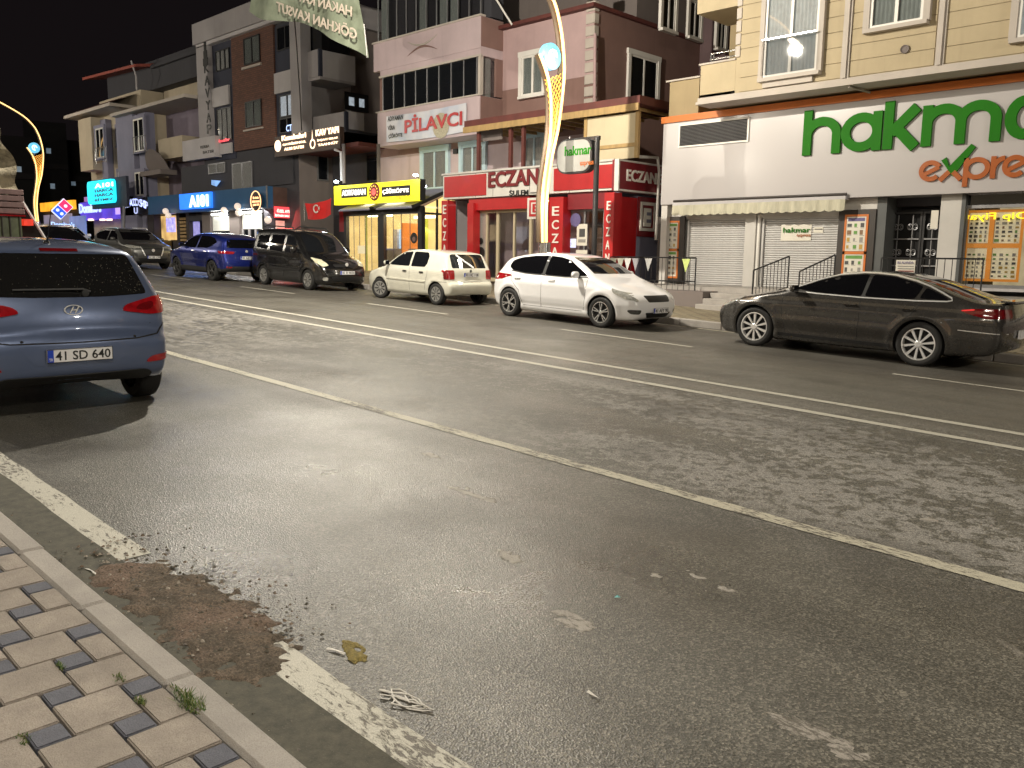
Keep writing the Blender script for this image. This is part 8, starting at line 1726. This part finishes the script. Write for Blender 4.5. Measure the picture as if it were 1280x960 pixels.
blet('GÖKHAN KAVSUT', 346, 14, 446, 50, 15); blet('HAKAN KAV', 372, 1, 440, 21, 12)
MB().tube([PY(459, 72, YB), PY(458, 60, YB), PY(455, 30, YB)], .012, 5).build('hem_cord', M['pl_lgrey'], bt); MB().tube([PY(368, 24, YB), PY(371, 60, YB + 1), PY(375, 120, YB + 2), PY(377, 163, YB + 3)], .022, 5).build('hanging_cord', M['ink'], bt)
# ================================================================== TARPAULINED TRUCK AHEAD OF THE BLUE HATCHBACK
XT = -15.2
tk = thing('parked_truck', 'truck with slatted tailboard and torn tan tarpaulin over its load at the left edge', 'truck', (XT - 2, PX(10, 250, XT).y - 1, G(XT)))
yR = PX(27, 250, XT).y; yL = yR - 2.3; zz = lambda py: PX(15, py, XT).z
rnd = random.Random(5); v = []; NY_, NZ_ = 22, 22
for j in range(NZ_ + 1):
    for i in range(NY_ + 1):
        s, t_ = i / NY_, j / NZ_; z = zz(236) + (zz(138) - zz(236)) * t_; in_ = .36 * t_ ** 1.5 + .1 * max(0, t_ - .8)
        y = yL + (yR - yL) * s; 
        if s > .5: y -= in_ * (s - .5) * 2 + .05 * math.sin(t_ * 14)
        else: y += in_ * (.5 - s) * 2
        v.append((XT + .06 * math.sin(s * 17 + t_ * 5) + .05 * math.sin(t_ * 21 + s * 4) - .5 * t_ ** 3, y, z + (-.1 * math.sin(s * 9) if t_ == 0 else 0)))
F_ = [(j * (NY_ + 1) + i, j * (NY_ + 1) + i + 1, (j + 1) * (NY_ + 1) + i + 1, (j + 1) * (NY_ + 1) + i) for j in range(NZ_) for i in range(NY_)]
b0 = len(v)
for j in range(NZ_ + 1): v.append((XT - 4.0, v[j * (NY_ + 1) + NY_][1], v[j * (NY_ + 1) + NY_][2]))
F_ += [(j * (NY_ + 1) + NY_, b0 + j, b0 + j + 1, (j + 1) * (NY_ + 1) + NY_) for j in range(NZ_)]
tarp, nt, bs = _new('tarpaulin'); P = pos(nt); n = noise(nt, 1.6, 6, .7, P, .8); nt.links.new(mixc(nt, ramp(nt, n.outputs[0], [(.42, 0), (.56, 1)]).outputs[0], (.10, .085, .06), (.34, .30, .21)), bs.inputs['Base Color']); bs.inputs['Roughness'].default_value = .8; bump(nt, bs, noise(nt, 7, 5, .7, P).outputs[0], .8, .05)
MB().add(v, F_).build('tarpaulin', tarp, tk, smooth=True)
box('load', (XT - 3.9, yL + .5, zz(232)), (XT - .6, yR - .5, zz(150)), M['dark'], tk)
plk = plain('tail_plank', (.24, .16, .16), .8, var=.35, scale=5, streak=True)
n = 4
for k in range(n): z0 = zz(268) + (zz(236) - zz(268)) * k / n; box('tailboard_plank', (XT, yL, z0 + .01), (XT + .05, yR + .02, z0 + (zz(236) - zz(268)) / n - .01), plk, tk, bevel=.006)
box('tailboard_edge', (XT + .02, yL, zz(270.5)), (XT + .08, yR + .02, zz(268.5)), M['red_lens'], tk); box('truck_bed', (XT - 4.0, yL, zz(268)), (XT - .01, yR, zz(262)), M['pl_dark'], tk); box('side_board', (XT - 4.0, yR - .04, zz(262)), (XT - .01, yR, zz(238)), plk, tk)
box('under_panel', (XT - .05, yL, zz(304)), (XT - .01, yR - .02, zz(271)), plain('green_glass_panel', (.10, .12, .06), .3, var=.5, scale=7), tk)
for py in (2, 12, 24): box('panel_post', (XT - .005, PX(py, 285, XT).y, zz(304)), (XT + .03, PX(py + 1.2, 285, XT).y, zz(271)), M['darkframe'], tk)
box('tail_light', (XT - .3, PX(31, 276, XT).y, zz(281)), (XT - .05, PX(43, 278, XT).y, zz(273)), emit('truck_lamp_glow', (1, .05, .02), .8, (.4, .02, .01), .5, 8), tk)
mb = MB(); A_ = Vector((XT - .35, yR + .03, zz(238))); B_ = PX(59, 303, XT - .35); C_ = Vector((XT - .35, yR + .03, B_.z)); mb.prism([tuple(A_), tuple(C_), tuple(B_)], (-.3, 0, 0)); mb.build('canvas_flap', plain('dark_canvas', (.012, .01, .01), .85, var=.3), tk); MB().tube([A_ + Vector((.01, 0, 0)), B_ + Vector((.01, 0, 0))], .025, 6).build('flap_edge', M['pl_lgrey'], tk)
for x in (XT - 1.2, XT - 4.6): 
    mb = MB(); mb.lathe([(0, -.26), (.44, -.26), (.48, -.2), (.48, -.04), (.42, 0), (.25, -.05), (0, -.05)], (x, yR - .05, G(x) + .48), 'y', 24); mb.build('wheel', M['rubber'], tk, smooth=True)
    mb = MB(); mb.lathe([(0, .26), (.44, .26), (.48, .2), (.48, .04), (.42, 0), (.25, .05), (0, .05)], (x, yL + .05, G(x) + .48), 'y', 24); mb.build('wheel', M['rubber'], tk, smooth=True)
box('cab', (XT - 6.0, yL + .1, G(XT) + .6), (XT - 4.1, yR - .1, G(XT) + 2.7), M['pl_navy'], tk, bevel=.15)
# ================================================================== SHOP ROW BEHIND THE VIEWER (seen only in reflections)
sr = thing('shop_row', 'lit shops with flats above on the near side, behind the viewer', 'building', (-5, -11, G(-5)))
box('wall', (-60, -18, -3), (30, -11, 11), M['pl_oldcream'], sr); rnd = random.Random(8)
for k in range(13):
    x = -56 + k * 6.4; z = G(x) + .4; mm = emit('shop_glow_%d' % (k % 3), ((1, .72, .36), (.8, .85, 1), (1, .5, .25))[k % 3], (1.6, 1.3, 1.1)[k % 3], (.4, .35, .3), .6, 1.5)
    w_ = box('shop_window', (x, -11, z), (x + 4.2, -10.97, z + 2.2), mm, sr); box('shop_board', (x - .3, -11, z + 2.6), (x + 4.6, -10.8, z + 3.3), (M['maroon'], M['pl_bluegrey'], M['orange'])[k % 3], sr)
    for q in (1, 2): box('mullion', (x + q * 1.4 - .05, -10.965, z), (x + q * 1.4 + .05, -10.9, z + 2.2), M['darkframe'], w_)
    for q in (0, 1):
        window(sr, 'y', -11.2, (x + q * 2.6, z + 5), (x + q * 2.6 + 1.3, z + 6.5), n=2, sill=False) if False else box('flat_window', (x + q * 2.6, -11, z + 4.8), (x + q * 2.6 + 1.3, -10.96, z + 6.3), M['curtain_dim'] if (k + q) % 3 else M['glass_dark'], sr)
# ================================================================== FAR CARS, LITTER, SOIL, WEEDS
_c = PG(78, 343)
_b = build_nissan(_c.x + 1.4, _c.y, 'p_black', 'black car standing in the roadway below the domino-tile diamond sign', '41 AK 507')
del _b.root['group']
build_nissan(-39.5, 13.4, 'p_white', 'white car showing only its roof behind the grey SUV', '41 FD 221')
def gutter():
    m, nt, bs = _new('gutter_asphalt'); P = pos(nt); n = noise(nt, 3, 5, .6, P); f = noise(nt, 120, 3, .7, P)
    n = noise(nt, 14, 7, .75, P); b = mixc(nt, ramp(nt, n.outputs[0], [(.3, 0), (.7, 1)]).outputs[0], (.030, .029, .021), (.095, .088, .062)); b = mixc(nt, ramp(nt, f.outputs[0], [(.6, 0), (.75, .5)]).outputs[0], b, (.2, .18, .14)); nt.links.new(b, bs.inputs['Base Color']); bs.inputs['Roughness'].default_value = .8; bump(nt, bs, f.outputs[0], .4, .004)
    return sheet('gutter', -60, 20, KN_OUT - .04, yC - .075, .0035, m)
gutter()
# soil and rubble drift by the kerb
PA = PG(235, 770); ctr = Vector((-3.62, 1.62, 0)); hm, nt, bs = _new('dirt_drift'); P = pos(nt); L = nt.links
n = noise(nt, 7, 5, .7, P); g = noise(nt, 90, 4, .75, P)
n3 = noise(nt, 2.6, 4, .6, P, .6); b = mixc(nt, ramp(nt, n.outputs[0], [(.35, 0), (.6, 1)]).outputs[0], (.075, .062, .045), (.20, .150, .11)); b = mixc(nt, ramp(nt, n3.outputs[0], [(.5, 0), (.62, .8)]).outputs[0], b, (.24, .165, .125)); b = mixc(nt, ramp(nt, g.outputs[0], [(.38, .75), (.55, 0)]).outputs[0], b, (.035, .03, .022)); b = mixc(nt, ramp(nt, g.outputs[0], [(.6, 0), (.7, .6)]).outputs[0], b, (.42, .36, .30)); L.new(b, bs.inputs['Base Color']); bs.inputs['Roughness'].default_value = .95; bump(nt, bs, mth(nt, 'ADD', g.outputs[0], n.outputs[0]), .9, .015)
corn = [PG(96, 706), PG(190, 700), PG(275, 728), PG(345, 782), PG(372, 826), PG(325, 862), PG(262, 850), PG(165, 772)]
from mathutils import noise as mn
def blob(name, pts, h, mat, step=.02, seed=0, edge=.09, rough=1.0):
    P2 = fillet([(p.x, p.y) for p in pts], .15); xs = [p[0] for p in P2]; ys = [p[1] for p in P2]
    def inside(x, y):
        c = False
        for i in range(len(P2)):
            x1, y1 = P2[i]; x2, y2 = P2[(i + 1) % len(P2)]
            if (y1 > y) != (y2 > y) and x < (x2 - x1) * (y - y1) / (y2 - y1) + x1: c = not c
        return c
    def dist(x, y): return min(max(0, math.dist((x, y), (x1 + (x2 - x1) * t, y1 + (y2 - y1) * t))) for (x1, y1), (x2, y2) in zip(P2, P2[1:] + P2[:1]) for t in (max(0, min(1, ((x - x1) * (x2 - x1) + (y - y1) * (y2 - y1)) / ((x2 - x1) ** 2 + (y2 - y1) ** 2 + 1e-9))),))
    nx = int((max(xs) - min(xs)) / step) + 8; ny = int((max(ys) - min(ys)) / step) + 8; V = []; ok = {}
    for j in range(ny):
        for i in range(nx):
            x, y = min(xs) - 3 * step + i * step, min(ys) - 3 * step + j * step; d = dist(x, y) * (1 if inside(x, y) else -1); nz = (mn.noise(Vector((x * 9, y * 9, seed))) * .03 + mn.noise(Vector((x * 25, y * 25, seed))) * .02) * rough
            hh = h * min(1, max(0, (d + nz * 1.6) / edge)) * (.7 + 12 * abs(nz)) + mn.noise(Vector((x * 60, y * 60, 3))) * .003; ok[(i, j)] = d + nz * 1.6 > 0; V.append((x, y, G(x) + .002 + max(hh, -.006) + (0 if ok[(i, j)] else -.012)))
    F = [(j * nx + i, j * nx + i + 1, (j + 1) * nx + i + 1, (j + 1) * nx + i) for j in range(ny - 1) for i in range(nx - 1) if any(ok[k] for k in ((i, j), (i + 1, j), (i, j + 1), (i + 1, j + 1)))]
    used = sorted({a for f in F for a in f}); mp = {a: k for k, a in enumerate(used)}
    return MB().add([V[a] for a in used], [tuple(mp[a] for a in f) for f in F]).build(name, mat, None, smooth=True)
o = blob('soil_drift', corn, .013, hm, .015, 0, .12, 2.4); o['kind'] = 'stuff'; o['label'] = 'reddish soil and rubble washed against the near kerb'
def rocks(name, n, gen, smin, smax, mats, lab=None):
    mb = MB()
    for _ in range(n):
        x, y, z0 = gen(); s = smin + (smax - smin) * random.random() ** 2.5; k = 6
        vv = [Vector((random.uniform(-1, 1), random.uniform(-1, 1), random.uniform(-.6, .8))).normalized() * s * random.uniform(.6, 1) for _ in range(6)]
        ang = random.random() * 6.28; base = [Vector((math.cos(ang + a) * s * random.uniform(.7, 1.1), math.sin(ang + a) * s * random.uniform(.5, 1), 0)) for a in (0, 1.57, 3.14, 4.71)]; top = Vector((random.uniform(-.3, .3) * s, random.uniform(-.3, .3) * s, s * random.uniform(.4, .8)))
        c = Vector((x, y, G(x) + z0)); V = [c + b for b in base] + [c + top, c + top * .7 + base[0] * .5]
        mb.add(V, [(0, 1, 4), (1, 2, 4), (2, 3, 4), (3, 0, 5), (0, 4, 5), (3, 5, 4)], random.randrange(len(mats)))
    o = mb.build(name, mats); o['kind'] = 'stuff'; return o
rk = [plain('rubble_grey', (.18, .16, .14), .9), plain('rubble_brown', (.17, .125, .09), .9), plain('rubble_pale', (.34, .30, .25), .9), plain('rubble_dark', (.10, .09, .07), .9)]
def gen_soil():
    while True:
        x = random.uniform(-4.6, -2.9); y = random.uniform(1.26, 2.15); t = (x + 4.5) / 1.5
        if abs(y - (1.58 + .12 * t)) < random.gauss(.21, .11): return x, y, .011
rocks('rubble', 800, gen_soil, .003, .017, rk)
def gen_kerb(): x = random.uniform(-5.5, -1.2); return x, 1.245 + abs(random.gauss(0, .05)), .004
rocks('kerb_grit', 500, gen_kerb, .002, .010, rk)
def gen_road(): p = PG(random.uniform(150, 1200), 430 + 500 * random.random() ** .6); return p.x, p.y, .001
rocks('road_grit', 420, gen_road, .0018, .006, [rk[2], rk[0], rk[2]])
# pale spills with ragged outline
sp = line_mat('dried_spill', .53, (.40, .37, .33))
for i, (px, py, a, b) in enumerate(((537, 569, .10, .05), (580, 614, .12, .06), (607, 624, .09, .05), (638, 696, .10, .06), (724, 779, .13, .07), (700, 768, .05, .03), (865, 719, .07, .03), (826, 722, .04, .02), (905, 735, .05, .02), (985, 905, .09, .04), (1035, 922, .12, .05), (962, 893, .05, .025), (1060, 940, .06, .03), (1170, 652, .07, .03))):
    c0 = PG(px, py); o = blob('dried_spill', [Vector((c0.x + a * math.cos(k / 11 * 6.283) * (1 + .45 * math.sin(k * 2.3 + i)), c0.y + b * math.sin(k / 11 * 6.283) * (1 + .4 * math.cos(k * 1.9 + i)), 0)) for k in range(11)], .0012, sp, .012, i, .02); o['kind'] = 'stuff'
# weeds
def tuft(px, py, n, r, h, lab, mats):
    p = PG(px, py, .125); mb = MB()
    for _ in range(n):
        a = random.random() * 6.28; d = random.random() ** .7 * r; b = p + Vector((math.cos(a) * d * 1.6, math.sin(a) * d * .7, 0)); l = random.uniform(.4, 1) * h; dr = Vector((random.gauss(0, .5), random.gauss(0, .5), 1)).normalized() * l; w_ = Vector((math.cos(a + 1.5), math.sin(a + 1.5), 0)) * .0018
        mb.add([b - w_, b + w_, b + dr * .6 + w_ * .8, b + dr * .6 - w_ * .8, b + dr + Vector((random.gauss(0, .006), random.gauss(0, .006), -.002))], [(0, 1, 2, 3), (3, 2, 4)], random.randrange(2))
    o = mb.build('weed_tuft', mats); o['label'] = lab; o['kind'] = 'stuff'
wd = [plain('weed_green', (.07, .14, .03), .7, var=.4, scale=40), plain('weed_yellow', (.17, .19, .06), .7, var=.3, scale=40)]
tuft(238, 880, 170, .055, .05, 'largest green weed tuft growing in the joint beside the kerb', wd); tuft(176, 878, 50, .02, .03, 'small pale weed between a tan and a blue block', wd[::-1]); tuft(220, 862, 24, .02, .02, 'tiny weeds at the kerb joint above the largest tuft', wd)
tuft(76, 834, 40, .025, .022, 'weed line in the joint of the tan blocks further left', wd); tuft(30, 925, 40, .025, .022, 'weed speck beside the lower blue block', wd[::-1]); tuft(150, 848, 40, .025, .02, 'low weeds under a small blue block', wd)
# litter
def litter(px, py, pts, mat, label, name='litter', h=.004, curl=.006):
    p = PG(px, py, .0); n = len(pts); V = [(p.x + a, p.y + b, G(p.x + a) + h + curl * (i % 2)) for i, (a, b) in enumerate(pts)] + [(p.x + a, p.y + b, G(p.x + a) + h + .0015 + curl * (i % 2)) for i, (a, b) in enumerate(pts)]
    o = MB().add(V, [tuple(range(n))[::-1], tuple(range(n, 2 * n))] + [(i, (i + 1) % n, n + (i + 1) % n, n + i) for i in range(n)]).build(name, mat); tag(o, label, 'litter'); return o
wp = plain('white_scrap', (.70, .68, .64), .6, var=.1)
litter(418, 817, [(-.045, -.012), (.0, .006), (.04, .018), (.042, .026), (-.005, .018), (-.045, .0)], wp, 'white paper scrap lying beside the yellow stain')
litter(742, 870, [(-.03, -.006), (.03, -.012), (.032, -.004), (-.028, .004)], wp, 'short white cigarette end alone on the open asphalt')
litter(112, 716, [(-.06, -.004), (.0, .006), (.06, .004), (.05, .014), (-.04, .012)], wp, 'white paper scrap at the top edge of the soil drift')
litter(218, 768, [(-.014, -.02), (.012, -.006), (.02, .016), (.0, .01), (-.018, .018)], wp, 'small white leaf-shaped scrap on the middle of the soil drift')
litter(772, 748, [(-.012, -.012), (.012, -.006), (.008, .012), (-.01, .01)], plain('teal_bit', (.05, .35, .36), .5), 'tiny turquoise scrap on the asphalt')
litter(845, 757, [(-.006, -.008), (.01, -.006), (.008, .008)], plain('dark_bit', (.02, .02, .02), .5), 'tiny black bit right of the turquoise scrap')
# crumpled string-like litter
p = PG(500, 875); mb = MB(); rnd = random.Random(3); q = Vector((p.x, p.y, G(p.x) + .006)); pts = []
for k in range(46): a = k * .55; q2 = Vector((p.x + .07 * math.cos(a) * (1 + .4 * math.sin(k * 1.7)) + .05 * math.sin(k * .23), p.y + .035 * math.sin(a * 1.13) * (1 + .5 * math.cos(k * .9)), 0)); q2.z = G(q2.x) + .006 + .004 * math.sin(k); pts.append(q2)
o = MB().tube(pts, .0035, 5).build('plastic_strip', wp, None); tag(o, 'tangled white plastic strip on the asphalt near the worn edge line', 'litter')
yb_m = plain('mustard_stain', (.24, .19, .06), .9, var=.6, scale=90, bmp=1, bscale=140)
pc = PG(440, 815); o = blob('yellow_lichen', [Vector((pc.x + .085 * math.cos(a) * (1 + .2 * math.sin(3 * a)), pc.y + .05 * math.sin(a) * (1 + .25 * math.cos(2 * a)), 0)) for a in [k / 12 * 6.283 for k in range(12)]], .009, yb_m, .005, 5, .03, 1.6); tag(o, 'mustard yellow crumbly patch beside the white scrap', 'litter')
